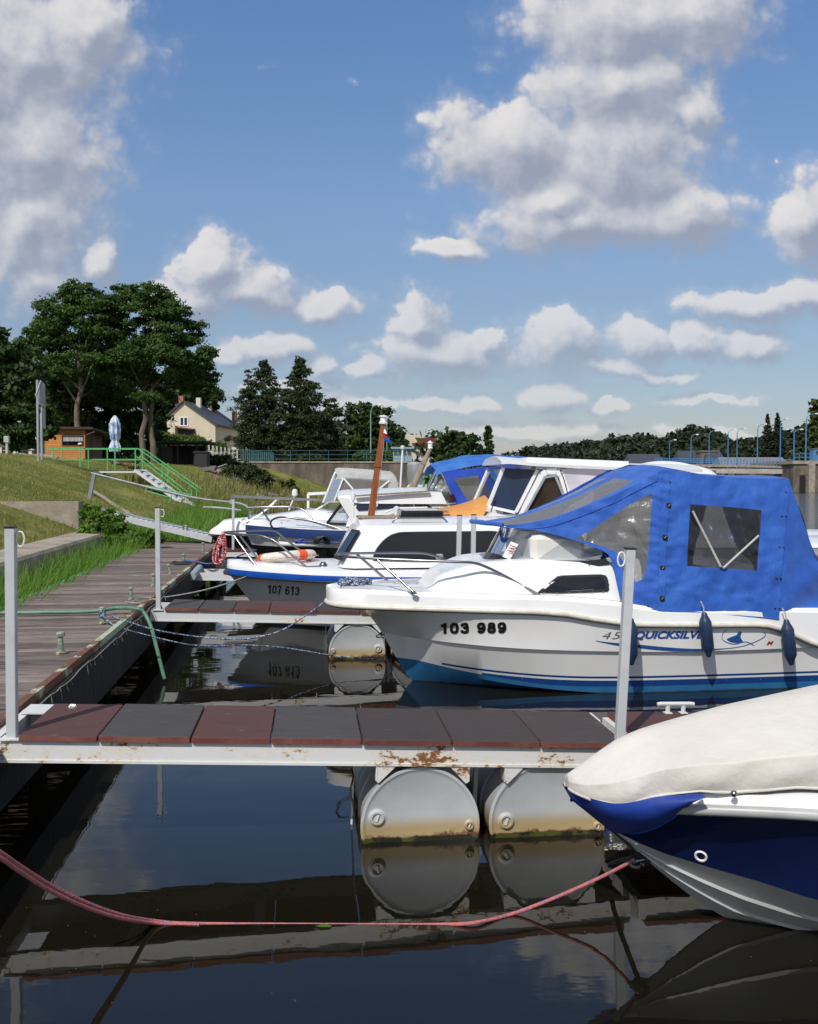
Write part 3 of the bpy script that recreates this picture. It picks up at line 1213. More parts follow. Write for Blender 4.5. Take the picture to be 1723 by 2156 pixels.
Y = 60
b = at(165, 975, Y)
tree('locust_tree', 'tall layered locust tree standing right behind the orange hut', gbase(b.x, b.y),
     px_lobes([(165, 612, 38, 22), (125, 650, 50, 24), (190, 645, 48, 26), (85, 694, 46, 20), (150, 695, 62, 28), (215, 690, 42, 30), (105, 738, 56, 24),
               (178, 752, 60, 28), (66, 722, 30, 18), (130, 775, 50, 22), (100, 690, 40, 24, 3), (175, 790, 44, 22, 4), (150, 660, 40, 30, 4), (205, 790, 42, 22, 1), (225, 640, 30, 22), (195, 812, 50, 24, 3), (240, 830, 50, 30, 5)], Y), 60000, .10, LOCUST, .22, at(166, 700, Y), BARKP, 3, 'big locust trees on the bank', flat=.45)
Y = 61
b = at(303, 975, Y)
tree('locust_tree', 'widest locust tree leaning over the closed parasol and the house gable', gbase(b.x, b.y),
     px_lobes([(255, 622, 44, 22), (315, 622, 52, 22), (285, 660, 62, 28), (360, 655, 46, 26), (395, 700, 46, 28), (325, 712, 70, 30), (258, 716, 46, 30), (412, 748, 42, 22),
               (345, 772, 62, 28), (285, 790, 50, 24), (436, 742, 22, 14), (398, 800, 42, 24, 2), (312, 835, 34, 12, -2), (240, 765, 44, 26), (268, 745, 40, 22, -2), (335, 745, 46, 20, -2), (425, 820, 26, 18, 1), (340, 818, 40, 22, 4), (420, 790, 40, 26, 3), (285, 838, 36, 24, 5)], Y), 78000, .10, LOCUST, .20, at(300, 690, Y), BARKP, 4, 'big locust trees on the bank', flat=.45,
     extra_trunks=[(gbase(at(318, 975, 61).x, 61.5), at(322, 780, 61.5), .22)])
Y = 68
b = at(225, 965, Y)
tree('shade_tree', 'dark dense tree filling the gap between the two locust trees', Vector((b.x, b.y, 3)),
     px_lobes([(225, 735, 50, 60), (230, 800, 75, 55), (180, 850, 60, 45), (270, 850, 70, 55), (215, 900, 70, 40), (290, 905, 60, 40), (235, 935, 90, 30)], Y), 16000, .22, LEAFD, .3, at(225, 780, Y), seed=5)
Y = 72
b = at(385, 960, Y + 55)
tree('shade_tree', 'dark tree under the right edge of the locust crowns, beside the house gable', Vector((b.x, b.y, 3)),
     px_lobes([(395, 790, 45, 40), (420, 830, 40, 35), (365, 840, 40, 35), (440, 840, 30, 28), (350, 880, 30, 30), (400, 815, 50, 30)], Y + 55), 12000, .34, LEAFD, .3, at(385, 800, Y + 55), seed=6)
Y = 64
b = at(118, 965, Y)
tree('shade_tree', 'yellow-green tree between the sign board and the locust trunk', Vector((b.x, b.y, 2.9)),
     px_lobes([(112, 800, 40, 45), (130, 850, 40, 40), (85, 850, 40, 40), (120, 895, 60, 30), (150, 870, 40, 40)], Y), 10000, .2, LEAFY, .2, at(118, 820, Y), seed=8)
Y = 48
b = at(-25, 985, Y)
tree('maple_tree', 'broad dark tree at the left edge, behind the sign board', gbase(b.x, b.y),
     px_lobes([(-10, 715, 28, 30), (15, 752, 48, 34), (-40, 770, 60, 50), (55, 790, 38, 34), (20, 820, 62, 38), (70, 846, 36, 34), (-30, 860, 70, 50), (40, 885, 56, 34), (88, 880, 28, 30), (15, 920, 50, 22), (95, 905, 26, 20)], Y), 26000, .17, LEAFD, .35, at(-20, 780, Y), seed=9)


def pine(name, label, base, tip, halfw, n, seed, group=None, gaps=.18, second=None, bare=.05, mat=None, leaf=.13):
    """black pine: whorls of flat, spreading branch pads round a straight trunk"""
    rng = np.random.default_rng(seed)
    base, tip = Vector(base), Vector(tip)
    H = (tip - base).length
    lob = []
    limbs = []
    k = 17
    for i in range(k):
        t = bare + (1 - bare) * (i / (k - 1)) ** .95
        rad = halfw * (max(0, 1.02 - t ** 1.7) ** .62) * (.80 + .2 * min(1, t / .25)) * rng.uniform(.80, 1.15)
        c = base.lerp(tip, t)
        m = 3 + int(6 * (1 - t) + .5) + 1
        for j in range(m):
            if rng.random() < gaps and 0 < i < k - 3:
                continue
            a = 2 * math.pi * (j + rng.random() * .7) / m + i
            rr = rad * rng.uniform(.5, .98)
            p = c + Vector((math.cos(a) * rr * .72, math.sin(a) * rr * .72, .12 * rr + rng.uniform(-.1, .2)))
            lob.append(((p.x, p.y, p.z), (max(.4, rad * .44), max(.4, rad * .44), max(.30, H * .040))))
            limbs.append((min(.99, max(.02, t - .02)), p))
    lob.append(((tip.x, tip.y, tip.z - .3), (.35, .35, .6)))
    if second:
        q = Vector(second)
        for i in range(5):
            lob.append(((q.x, q.y, q.z - i * .8), (.35 + .28 * i,) * 2 + (.42,)))
    T = Thing(name, label, 'tree', base, group)
    P, nr = lobes_points(lob, n, rng, 12, .42, .5, .35)
    V, Q = leaf_quads(P, leaf, rng, .8, .38, nr * .5)
    T.part('crown', fast_mesh('crown', V - np.array(base), Q, mat or PINE), None)
    T.part('trunk', trunk_mb(base, base.lerp(tip, .95), .28, .05, limbs[::2], .05, seed), BARK, world=True, smooth=50)
    return T


Y = 88
b1, b2 = at(543, 975, Y), at(638, 978, Y)
pine('pine_tree', 'left of the two black pines beside the house, with a forked top', (b1.x, Y, 3.1), at(556, 770, Y), 70 * Y / FPX, 42000, 21, 'black pines on the quay', .2, at(522, 786, Y))
pine('pine_tree', 'right of the two black pines, tallest, sky showing through it', (b2.x, Y - 1, 3.1), at(632, 763, Y - 1), 76 * Y / FPX, 42000, 22, 'black pines on the quay', .3)
Y = 92
tree('loose_tree', 'loose grey-green tree at the right foot of the pines', (at(695, 975, Y).x, Y, 3.1),
     px_lobes([(697, 862, 20, 20), (690, 890, 26, 22), (708, 912, 20, 26), (684, 925, 30, 24), (702, 950, 26, 22)], Y), 7000, .2, leaf_mat('grey_green_leaves', (.035, .05, .022), (.085, .10, .05)), .16, at(697, 880, Y), seed=23)
Y = 104
tree('round_tree', 'dark round tree behind the curved street lamp', (at(785, 975, Y).x, Y, 3.1),
     px_lobes([(762, 868, 32, 24), (798, 880, 30, 26), (745, 900, 32, 28), (785, 905, 46, 30), (822, 918, 28, 26), (765, 938, 52, 28), (835, 940, 26, 24), (735, 940, 24, 24), (805, 950, 46, 20)], Y), 14000, .28, LEAFD, .3, at(780, 880, Y), seed=24)
Y = 135
tree('round_tree', 'dark round tree between the red-roofed building and the poplar', (at(962, 980, Y).x, Y, 3.1),
     px_lobes([(950, 926, 26, 18), (980, 930, 26, 18), (930, 948, 24, 20), (965, 952, 42, 20), (1000, 952, 22, 18), (945, 970, 40, 14), (990, 970, 34, 14)], Y), 9000, .34, LEAFD, .3, at(962, 935, Y), seed=25)
Y = 190
tree('poplar_tree', 'slim columnar poplar standing alone on the skyline', (at(1028, 980, Y).x, Y, 3.1),
     px_lobes([(1028, 908, 6, 12), (1028, 926, 8, 16), (1028, 945, 9, 16), (1028, 960, 8, 12)], Y), 3500, .32, LEAFD, .3, at(1028, 910, Y), seed=26)
Y = 330
for k, (x, top, w, lab) in enumerate([(1617, 877, 19, 'left of the two tall dark spruces above the grey sheds'), (1638, 875, 20, 'right of the two tall dark spruces above the grey sheds')]):
    pine('spruce_tree', lab, (at(x, 985, Y).x, Y, 3), at(x, top, Y), w * Y / FPX, 9000, 31 + k, 'spruces across the river', 0, leaf=.42, mat=FARL)
Y = 215
tree('riverside_tree', 'yellow-green tree cut by the right edge, behind the blue lamps', (at(1738, 975, Y).x, Y, 3),
     px_lobes([(1722, 858, 18, 18), (1738, 880, 34, 22), (1712, 900, 22, 20), (1745, 920, 44, 26), (1708, 940, 18, 20), (1740, 952, 36, 22)], Y), 8000, .5, LEAFY, .4, at(1735, 870, Y), seed=33)

# wooded skyline across the river: one far mass
RIDGE = sp([(860, 968), (1020, 968), (1075, 956), (1130, 937), (1190, 932), (1240, 926), (1300, 917), (1345, 912), (1395, 920), (1430, 906), (1462, 896), (1500, 903), (1540, 918), (1575, 922), (1610, 920), (1660, 906), (1700, 895), (1760, 885), (1900, 880), (2300, 900)])
rng = np.random.default_rng(77)
lob = []
hr = []
x = 865.0
while x < 2250:
    Yd = 470 - (x - 1000) * .07
    r = RIDGE(x)
    yb = 992
    y = r + 8
    while y < yb:
        rx = rng.uniform(9, 19)
        c = at(x + rng.uniform(-8, 8), y + rng.uniform(-3, 4) + (rng.uniform(-3, 7) if y < r + 10 else 0), Yd - (y - r) * 1.6)
        k = Yd / FPX
        lob.append(((c.x, c.y, c.z), (rx * k, rx * k, rng.uniform(6, 11) * k)))
        y += 9
    hr.append((x, Yd))
    x += 10
P, nr = lobes_points(lob, 75000, rng, 10, .40, .8, .5)
V, Q = leaf_quads(P, 1.05, rng, .5, .7, nr)
ob = bpy.data.objects.new('far_woods', fast_mesh('far_woods', V, Q, FARL))
COL.objects.link(ob)
tagit(ob, 'dark wooded hillside along the skyline across the river', 'woods', kind='stuff')
rings = []
for (x, Yd) in hr:
    tp = at(x, RIDGE(x) + 13, Yd + 4)
    rings.append([(tp.x, Yd - 150, 2.5), at(x, 975, Yd - 40), (tp.x, tp.y, tp.z), (tp.x, tp.y + 60, tp.z), (tp.x, tp.y + 400, 2.5)])
struct('wooded_hill', MB().loft(rings), mk('woodland_floor', (.02, .026, .012), (.03, .036, .016), .05, rough=1), smooth=60)
# low trees behind the quay on the left
lob = []
for i in range(150):
    x = rng.uniform(-420, 930)
    c = at(x, rng.uniform(945, 975), rng.uniform(150, 200))
    lob.append(((c.x, c.y, c.z), (4.5, 4.5, 3)))
P, nr = lobes_points(lob, 16000, rng, 10, .4, .8, .5)
V, Q = leaf_quads(P, .6, rng, .5, .7, nr)
ob = bpy.data.objects.new('background_woods', fast_mesh('background_woods', V, Q, LEAFD))
COL.objects.link(ob)
tagit(ob, 'low dark belt of trees behind the quay and the house', 'woods', kind='stuff')


# ------------------------------------------------------------------ grass and reeds
def blades(pts, hmin, hmax, w, rng, lean=.35):
    """curved three-piece blades from ground points"""
    n = len(pts)
    a = rng.uniform(0, 2 * np.pi, n)
    h = rng.uniform(hmin, hmax, n)
    ln = rng.uniform(.05, 1, n) * lean * h
    dx, dy = np.cos(a) * ln, np.sin(a) * ln
    fa = rng.uniform(0, np.pi, n)
    wx, wy = np.cos(fa) * w * .5, np.sin(fa) * w * .5
    V = np.zeros((n, 6, 3))
    for j, (t, ww) in enumerate(((0, 1), (.55, .85), (1, .12))):
        cx = pts[:, 0] + dx * t * t
        cy = pts[:, 1] + dy * t * t
        cz = pts[:, 2] + h * (t - .18 * t * t * lean)
        V[:, j * 2, 0], V[:, j * 2, 1], V[:, j * 2, 2] = cx - wx * ww, cy - wy * ww, cz
        V[:, j * 2 + 1, 0], V[:, j * 2 + 1, 1], V[:, j * 2 + 1, 2] = cx + wx * ww, cy + wy * ww, cz
    q = np.array([[0, 1, 3, 2], [2, 3, 5, 4]])
    Q = (np.arange(n)[:, None, None] * 6 + q[None]).reshape(-1, 4)
    return V.reshape(-1, 3), Q


def blade_stuff(name, label, pts, hmin, hmax, w, mat, seed, lean=.35, cat='grass'):
    rng = np.random.default_rng(seed)
    V, Q = blades(np.array(pts), hmin, hmax, w, rng, lean)
    ob = bpy.data.objects.new(name, fast_mesh(name, V, Q, mat))
    COL.objects.link(ob)
    return tagit(ob, label, cat, kind='stuff')


def pier_left(y):
    return -1.90 - .1172 * (y - 3.0) - 1.40


R = random.Random(11)
pts = []
while len(pts) < 8500:                       # between the concrete kerb and the pier
    y = R.uniform(7.2, 21)
    x0, x1 = shore(y) + .62 if y < 17.5 else shore(y) + .1, pier_left(y) + .04
    if x1 <= x0:
        continue
    x = R.uniform(x0, x1)
    if mnoise.noise(Vector((x * 1.5, y * .7, 0))) < -.28:
        continue
    pts.append((x, y, max(-.02, ground_z(x, y))))
blade_stuff('reeds', 'bright green reeds growing between the concrete kerb and the wooden pier', pts, .48, 1.05, .016, REED, 41, .55, 'reeds')
pts = []
while len(pts) < 9000:                       # along the shore beyond the gangway
    y = R.uniform(20, 44)
    d = R.uniform(-1.9, -.45)
    x = shore(y) - d
    pts.append((x, y, max(-.02, ground_z(x, y))))
blade_stuff('reeds', 'tall reeds at the foot of the bank beyond the gangway', pts, .5, 1.05, .028, REED, 42, .5, 'reeds')
pts = []
while len(pts) < 16000:                      # rough lawn
    y = 12 + 48 * R.random() ** 1.5
    d = R.uniform(.25, 9)
    x = shore(y) - d
    if x / y < -.46:
        continue
    if mnoise.noise(Vector((x * .8, y * .5, 5))) < -.1 and R.random() < .75:
        continue
    pts.append((x, y, ground_z(x, y)))
blade_stuff('grass_tufts', 'short sun-dried grass of the sloping bank', pts, .03, .12, .018, REEDY, 43, .8)
pts = []
while len(pts) < 5000:
    y = R.uniform(40, 66)
    d = R.uniform(-1.2, 3)
    x = shore(y) - d
    pts.append((x, y, max(0, ground_z(x, y))))
blade_stuff('weeds', 'dry yellowish weeds on the far end of the bank below the quay wall', pts, .2, .8, .04, REEDY, 44, .6, 'weeds')


def bush(name, label, base, lobes, n, leaf, mat, seed, cat='bush', flat=.8):
    rng = np.random.default_rng(seed)
    T = Thing(name, label, cat, base)
    P, nr = lobes_points(lobes, n, rng, 20, .36, flat, .5)
    V, Q = leaf_quads(P, leaf, rng, .6, .6, nr)
    T.part('foliage', fast_mesh('foliage', V - np.array(base), Q, mat), None)
    mb = MB()
    RR = random.Random(seed)
    for l in lobes:
        c = Vector(l[0])
        bb = Vector((base[0] + RR.uniform(-.1, .1), base[1] + RR.uniform(-.1, .1), base[2]))
        mb.tube(smooth_path([bb, bb.lerp(c, .5) + Vector((0, 0, .05)), c], 3), [.03, .027, .024, .02, .015, .01, .006], 5)
    T.part('stems', mb, BARK, world=True)
    return T


Y = 17.6
c = at(235, 1160, Y)
bush('leafy_bush', 'bright green leafy bush beside the gangway and the end of the concrete kerb', (c.x, Y, .3),
     px_lobes([(192, 1085, 16, 18), (205, 1120, 30, 24), (250, 1130, 36, 22), (225, 1158, 40, 20), (285, 1150, 36, 22), (320, 1130, 22, 16), (265, 1175, 40, 12), (186, 1078, 16, 14), (212, 1092, 26, 20), (240, 1108, 28, 20), (190, 1110, 22, 22), (215, 1172, 34, 14)], Y), 15000, .052, BUSHL, 51)
Y = 60
c = at(520, 1030, Y)
bush('dark_hedge', 'dark clipped shrub on the bank between the pergola and the quay wall', (c.x, Y, ground_z(c.x, Y)),
     px_lobes([(490, 998, 22, 16), (520, 995, 28, 16), (548, 1008, 22, 18), (512, 1015, 36, 14), (545, 1024, 24, 9)], Y), 9000, .10, SHRUBD, 52)
Y = 66
bush('dark_hedge', 'dark shrub in shade behind the black bins', (at(480, 985, Y).x, Y, 2.7),
     px_lobes([(470, 975, 26, 16), (500, 985, 24, 14), (445, 965, 16, 10)], Y), 4000, .12, SHRUBD, 53)
Y = 78
bush('green_hedge', 'sunlit green hedge running above the pergola and pickets', (at(400, 940, Y).x, Y, 3.0),
     px_lobes([(345, 918, 24, 12), (370, 925, 26, 10), (400, 928, 26, 8), (425, 932, 24, 8), (450, 938, 22, 8), (465, 944, 12, 8), (350, 935, 24, 14), (400, 942, 60, 8)], Y), 9000, .11, HEDGEL, 54, 'hedge')
Y = 76.5
bush('climbing_shrub', 'low light green shrub behind the quay railing', (at(790, 965, Y).x, Y, 3.2),
     px_lobes([(765, 962, 26, 8), (800, 958, 26, 8), (830, 962, 20, 7)], Y), 4000, .12, HEDGEL, 55)
Y = 63
for k, (x, y, lab) in enumerate([(592, 1025, 'straggly weed bush beside the rubble'), (612, 1020, 'straggly weed bush left of the grey boat canopy')]):
    bush('weed_bush', lab, (at(x, 1040, Y).x, Y, max(.2, ground_z(at(x, 1040, Y).x, Y))), px_lobes([(x, y, 9, 14), (x + 8, y + 12, 12, 10), (x - 8, y + 10, 10, 10)], Y), 900, .10, LEAFY, 56 + k)

# rubble on the bank
mb = MB()
R = random.Random(5)
for i in range(230):
    x = R.uniform(455, 640)
    yy = 1012 + (x - 455) * .16 + R.uniform(-10, 14)
    Yd = R.uniform(54, 62)
    p = at(x, yy, Yd)
    p.z = ground_z(p.x, p.y)
    s = R.uniform(.06, .26)
    M = Tr(p) @ RotZ(R.uniform(0, 6)) @ RotX(R.uniform(-.5, .5))
    mb.rbox((-s, -s * .7, -s * .3), (s, s * .7, s * .6), s * .3, M)
solo('rubble', mb, STONE, 'pale rubble and stones tipped down the bank by the dark shrub', 'rubble', kind='stuff')
rings = []
for i in range(14):
    x = 440 + i * 15
    row = []
    for j in range(8):
        yy = 1004 + (x - 440) * .14 + j * 5
        p = at(x, yy, 64 - j * 1.4)
        row.append((p.x, p.y, ground_z(p.x, p.y) + .02))
    rings.append(row)
struct('earth_patch', MB().loft(rings), DIRT, smooth=60)

# ------------------------------------------------------------------ concrete: kerb, stub wall, quay
def poly_strip(rows):
    return MB().loft(rows)


rows = []
for y in [2, 5, 8, 11, 13, 15, 17, 18.4]:
    s = shore(y)
    n = .012 * mnoise.noise(Vector((0, y, 0)))
    rows.append([(s + .58, y, -.6), (s + .60, y, .84 + n), (s + .57, y, .885 + n), (s - .02, y, .89 + n), (s - .04, y, .3)])
mb = MB().loft(rows, closed=True)
mb.add(rows[0], [(0, 1, 2, 3, 4)])
mb.add(rows[-1], [(4, 3, 2, 1, 0)])
solo('concrete_kerb', mb, CONC, 'long low concrete kerb between the grass and the reeds at left', 'kerb', smooth=30)

a, b = at(165, 1056, 19.2), at(20, 1057, 19.2)
poly = [(b.x - .4, 19.2, b.z - .3), (a.x, 19.2, .2), (a.x, 19.2, a.z), (b.x - .4, 19.2, b.z)]
mb = MB().prism(poly, (0, .32, 0))
solo('concrete_stub_wall', mb, CONC, 'short concrete wall end in the grass where the gangway starts', 'wall')

QY = 72.0
qx0, qx1 = at(520, 975, QY).x, at(868, 975, QY).x
T = Thing('quay_wall', 'long weathered concrete quay wall under the pines and the railing', 'wall', ((qx0 + qx1) / 2, QY, 0))
mb = MB().box((qx0 - 6, QY, -1.5), (qx1, QY + 1, 3.14))
mb.box((qx1 - .5, QY + 1, -1.5), (qx1, 150, 3.14))
T.part('wall', mb, CONCD, world=True)
mb = MB().box((qx0 - 6, QY - .06, 3.143), (qx1 + .05, QY + 1.05, 3.26))
T.part('coping', mb, CONC, world=True)
# railing on it
T = Thing('quay_railing', 'teal tube railing along the top of the quay wall', 'railing', ((qx0 + qx1) / 2, QY + .4, 3.26))
xs = np.arange(qx0 - 4, qx1, 1.45)
for x in xs:
    T.part('rail_post', MB().bar((x, QY + .4, 3.26), (x, QY + .4, 4.12), .04), RAILBLUE, world=True)
for z in (3.45, 3.78, 4.10):
    T.part('rail', MB().bar((xs[0], QY + .4, z), (xs[-1], QY + .4, z), .035), RAILBLUE, world=True)

# ------------------------------------------------------------------ wooden pier
PM = Tr(-1.90, 3.0, 0) @ RotZ(math.atan(.1172))
PIER_Z = .60
T = Thing('wooden_pier', 'long weathered plank pier with rusty edge running along the bank', 'pier', PM)
PL = T
variants = []
for k in range(5):
    R = random.Random(k)
    mb = MB()
    w = .106 - .003 * k
    z0 = R.uniform(-.003, .003)
    mb.rbox((-1.37 + R.uniform(-.02, .02), -w / 2, -.036), (.0, w / 2, z0), .006)
    variants.append(mb.mesh('plank', PLANK))
y = .6
k = 0
R = random.Random(99)
while y < 16.9:
    o = PL.part('plank', variants[R.randrange(5)], None)
    o.location = (R.uniform(-.004, .004), y, PIER_Z + R.uniform(-.004, .003))
    o.rotation_euler = (R.uniform(-.012, .012), R.uniform(-.004, .004), R.uniform(-.004, .004))
    y += .122
mb = MB().box((.004, .4, PIER_Z - .11), (.012, 16.9, PIER_Z + .014))
mb.box((-.035, .4, PIER_Z + .0145), (.012, 16.9, PIER_Z + .022))
PL.part('edge_angle', mb, EDGE)
for i in range(14):
    y0 = .4 + i * 1.18
    PL.part('skirt_board', MB().box((.016, y0, PIER_Z - .40), (.045, y0 + 1.172, PIER_Z - .03)), SKIRT)
PL.part('bearer', MB().box((-.25, .4, PIER_Z - .18), (-.13, 16.8, PIER_Z - .045)), SKIRT)
PL.part('bearer', MB().box((-1.2, .4, PIER_Z - .18), (-1.08, 16.8, PIER_Z - .045)), SKIRT)
PL.part('bearer', MB().box((-.7, .4, PIER_Z - .18), (-.6, 16.8, PIER_Z - .045)), SKIRT)
for i in range(8):
    yy = 1.1 + i * 2.2
    for xx in (-.19, -1.14):
        PL.part('pile', MB().tube([(xx, yy, -1.5), (xx, yy, PIER_Z - .18)], .06, 10), SKIRT, smooth=40)
PL.part('green_strip', MB().box((-1.47, 5.0, PIER_Z - .08), (-1.40, 16.5, PIER_Z - .02)), GREENP)
# frayed cord hanging along the edge
R = random.Random(3)
pth = [(.052 + R.uniform(-.002, .008), 1.5 + i * .12, PIER_Z - .015 - .018 * abs(math.sin(i * .37)) - R.uniform(0, .010)) for i in range(52)]
solo_cord = MB().tube([PM @ Vector(p) for p in pth], .0035, 5)
for i in range(40):
    p = Vector(pth[R.randrange(len(pth))])
    solo_cord.tube([PM @ p, PM @ (p + Vector((.012, R.uniform(-.03, .03), -R.uniform(.03, .09))))], .002, 4)
solo('frayed_cord', solo_cord, mk('pale_frayed_cord', (.34, .35, .28), (.2, .26, .2), 30, rough=.9), 'frayed pale cord hanging along the rusty pier edge', 'cord')

bl_lab = ['green painted bollard nearest the camera on the pier', 'rusty bollard with the blue ropes tied round it', 'grey bollard with a thin rope lying at its foot',
          'bollard just left of the thin grey post', 'leaning bollard near the black cloth', 'bollard with blue rope near the red rope coil', 'farthest small bollard at the pier end']
bpx = [(128, 1377, 47), (216, 1313.6, 36), (276, 1263, 27), (323, 1234, 27), (359, 1208.6, 21), (387, 1187, 21), (428, 1160, 18)]
proto = None
for i, (x, y, h) in enumerate(bpx):
    p = gz(x, y, PIER_Z)
    hh = h / FPX * p.y
    M = Tr(p) @ RotY([0, 0, 0, .03, -.2, 0, 0][i]) @ Matrix.Scale(hh / .16, 4)
    if proto is None:
        B = Thing('bollard', bl_lab[i], 'bollard', M, 'bollards along the pier')
        B.part('shaft', MB().lathe([(.036, 0), (.036, .012), (.027, .016), (.022, .06), (.018, .105), (.017, .125)], 14), BOLL, smooth=40)
        B.part('cap', MB().lathe([(.017, .125), (.029, .129), (.031, .148), (.026, .158), (.0, .16)], 14), BOLL, smooth=40)
        proto = B.o
    else:
        c = copy_tree(proto, M)
        c['label'] = bl_lab[i]


# ------------------------------------------------------------------ floating finger docks
class Dock:
    pass


_bung_big = None


def loop_handle(side):
    pts = []
    for k in range(17):
        t = 2 * math.pi * k / 16
        pts.append((side * (.045 + .020 * math.cos(t)), 0, .03 * math.sin(t) * (1.25 if abs(math.sin(t)) > .5 else 1.0)))
    return MB().tube(pts, .0045, 6)


BG = [(-.2, -.05, .037), (.22, -.08, .022)]


def bung(fr, dx, dz, *px):
    return [(fr.P(x, y, 0).x - dx, fr.P(x, y, 0).z - dz, r) for x, y, r in px]


def make_dock(label, M, x0, x1, joints, mats, posts, drums, depth=.64, beam=BEAM, group='finger docks', plabels=None):
    """x along the dock, y away from the camera, z=0 the beam top under the tiles"""
    T = Thing('finger_dock', label, 'dock', M, group)
    # beams: two long channels with lips, cross pieces
    for (ya, yb, nm) in ((0, .05, 'long_beam'), (depth - .05, depth, 'long_beam')):
        mb = MB().box((x0, ya, -.105), (x1, yb, -.003))
        mb.box((x0, ya - .006 if ya == 0 else yb, -.112), (x1, ya if ya == 0 else yb + .006, -.098))
        T.part(nm, mb, beam)
    n = max(2, int((x1 - x0) / .6))
    for i in range(n + 1):
        xx = x0 + .002 + (x1 - x0 - .056) * i / n
        T.part('cross_beam', MB().box((xx, .052, -.085), (xx + .05, depth - .052, -.004)), beam)
    R = random.Random(len(label))
    for i in range(len(joints) - 1):
        a, b_ = joints[i] + .004, joints[i + 1] - .004
        mb = MB()
        e = R.uniform(-.006, .006)
        e2 = R.uniform(-.008, .006)
        mb.rbox((a, -.022 + e, 0), (b_, depth + .015 + e2, .030 + R.uniform(-.003, .003)), .004)
        mb.m = [1, 0] + [1] * 8 + [0] * 8
        T.part('tile', mb, [mats[i], TILEE])
    for pi, (px_, py_, h, side, lean) in enumerate(posts):
        Mp = Tr(px_, py_, 0) @ RotY(lean)
        mb = MB().rbox((-.0235, -.0235, 0), (.0235, .0235, h), .003, Mp)
        po = T.part('post', mb, GREYP)
        T.part('cap', MB().box((-.0262, -.0262, h), (.0262, .0262, h + .008), Mp), BLACK, po)
        lh = loop_handle(side)
        lh.v = [Mp @ (v + Vector((0, 0, h - .055))) for v in lh.v]
        T.part('loop_handle', lh, CREAMW, po)
        T.part('foot_plate', MB().box((-.05, -.045, -.001), (.05, .045, .006), Mp), beam, po)
    for di, (dx, dz, r, bungs) in enumerate(drums):
        L = .86
        Md = Tr(dx, .012, dz) @ RotX(-math.pi / 2)         # lathe z -> dock y
        prof_ = [(0, .012), (r - .03, .012), (r - .014, .004), (r - .008, 0), (r + .004, 0), (r + .006, .008), (r, .016), (r - .006, .03), (r - .006, L * .33), (r + .004, L * .34), (r - .006, L * .35),
                 (r - .006, L * .66), (r + .004, L * .67), (r - .006, L * .68), (r - .006, L - .03), (r + .006, L - .008), (r - .02, L), (0, L)]
        dr = T.part('float_drum', MB().lathe(prof_, 56, Md), DRUM, smooth=30)
        for (bx, bz, br) in bungs:
            bu = T.part('bung', MB().lathe([(br * 1.25, 0), (br * 1.25, .006), (br, .010), (br * .92, .018), (br * .70, .018), (br * .68, .008), (0, .008)], 20,
                                           Tr(dx + bx, .026, dz + bz) @ RotX(math.pi / 2)), DRUM, dr, smooth=30)
            T.part('bung_slot', MB().box((-br * .16, -.007, -br * .5), (br * .16, 0, br * .5), Tr(dx + bx, .016, dz + bz) @ RotY(.3)), BEAM2, bu)
        for sgn in (-1, 1):                                    # gussets that hold the drum to the beam
            gx = dx + sgn * .215
            pts_ = [(gx - sgn * .075, .0, -.113), (gx + sgn * .022, .0, -.113), (gx + sgn * .022, .0, -.195), (gx + sgn * .01, .0, -.20)]
            mb = MB().prism(pts_ if sgn > 0 else pts_[::-1], (0, .006, 0))
            mb.box((gx + sgn * .024 - .004, -.002, -.19), (gx + sgn * .024 + .004, .10, -.113))
            T.part('bracket', mb, beam, dr)
        for sgn in (-1, 1):
            T.part('drum_strap', MB().box((dx + sgn * (r + .035) - .005, .3, dz - .25), (dx + sgn * (r + .035) + .005, .34, -.10)), beam, dr)
    return T


DT = .030
o1 = at(22, 1558, 4.62)
M1 = Tr(o1) @ RotZ(math.radians(6.0)) @ RotY(math.radians(2.35))
F1 = Fr(M1)
J1 = [F1.P(x, 1581, -.02).x for x in (36, 205, 401, 570, 762, 952, 1138, 1318)]
tm1 = [TILER, TILEG, TILER, TILEG, TILEB, TILEB, TILEB]
px_r = F1.P(1305, 1560, .03).x
dr1 = [F1.P(888, 1700, 0).x, F1.P(1156, 1700, 0).x]
D1 = make_dock('front finger dock with red and grey tiles and two grey drums under it', M1, -.12, px_r + .06, J1, tm1,
               [(0, .03, 1.04, 1, math.radians(-2.0)), (px_r, .03, 1.04, -1, math.radians(.45))], [(dr1[0], -.43, .305, bung(F1, dr1[0], -.43, (795, 1725, .037), (990, 1740, .022))), (dr1[1], -.405, .305, bung(F1, dr1[1], -.405, (1068, 1732, .037), (1262, 1743, .022)))])
M1b = M1 @ Tr(px_r + .10, 0, 0) @ RotY(math.radians(-1.2))
F1b = Fr(M1b)
D1b = make_dock('outer end of the front dock with red tiles and a white cleat', M1b, 0, 3.2, [.03 + .45 * i for i in range(8)], [TILER, TILER, TILEB, TILER, TILEB, TILEB, TILER], [(3.1, .03, 1.04, -1, 0)], [(.9, -.41, .305, BG), (1.6, -.41, .305, BG)])
# cleat on its far edge
a = F1b.P(1422, 1494, .60)
mb = MB()
for sx_ in (-.045, .05):
    mb.tube([(a.x + sx_, .60, .03), (a.x + sx_, .60, .075)], .014, 8)
    mb.box((a.x + sx_ - .022, .578, .0305), (a.x + sx_ + .022, .622, .036))
mb.tube([(a.x - .11, .60, .083), (a.x - .09, .60, .086), (a.x + .09, .60, .086), (a.x + .115, .60, .083)], .0125, 8)
D1b.part('mooring_cleat', mb, BEAM2, smooth=40)
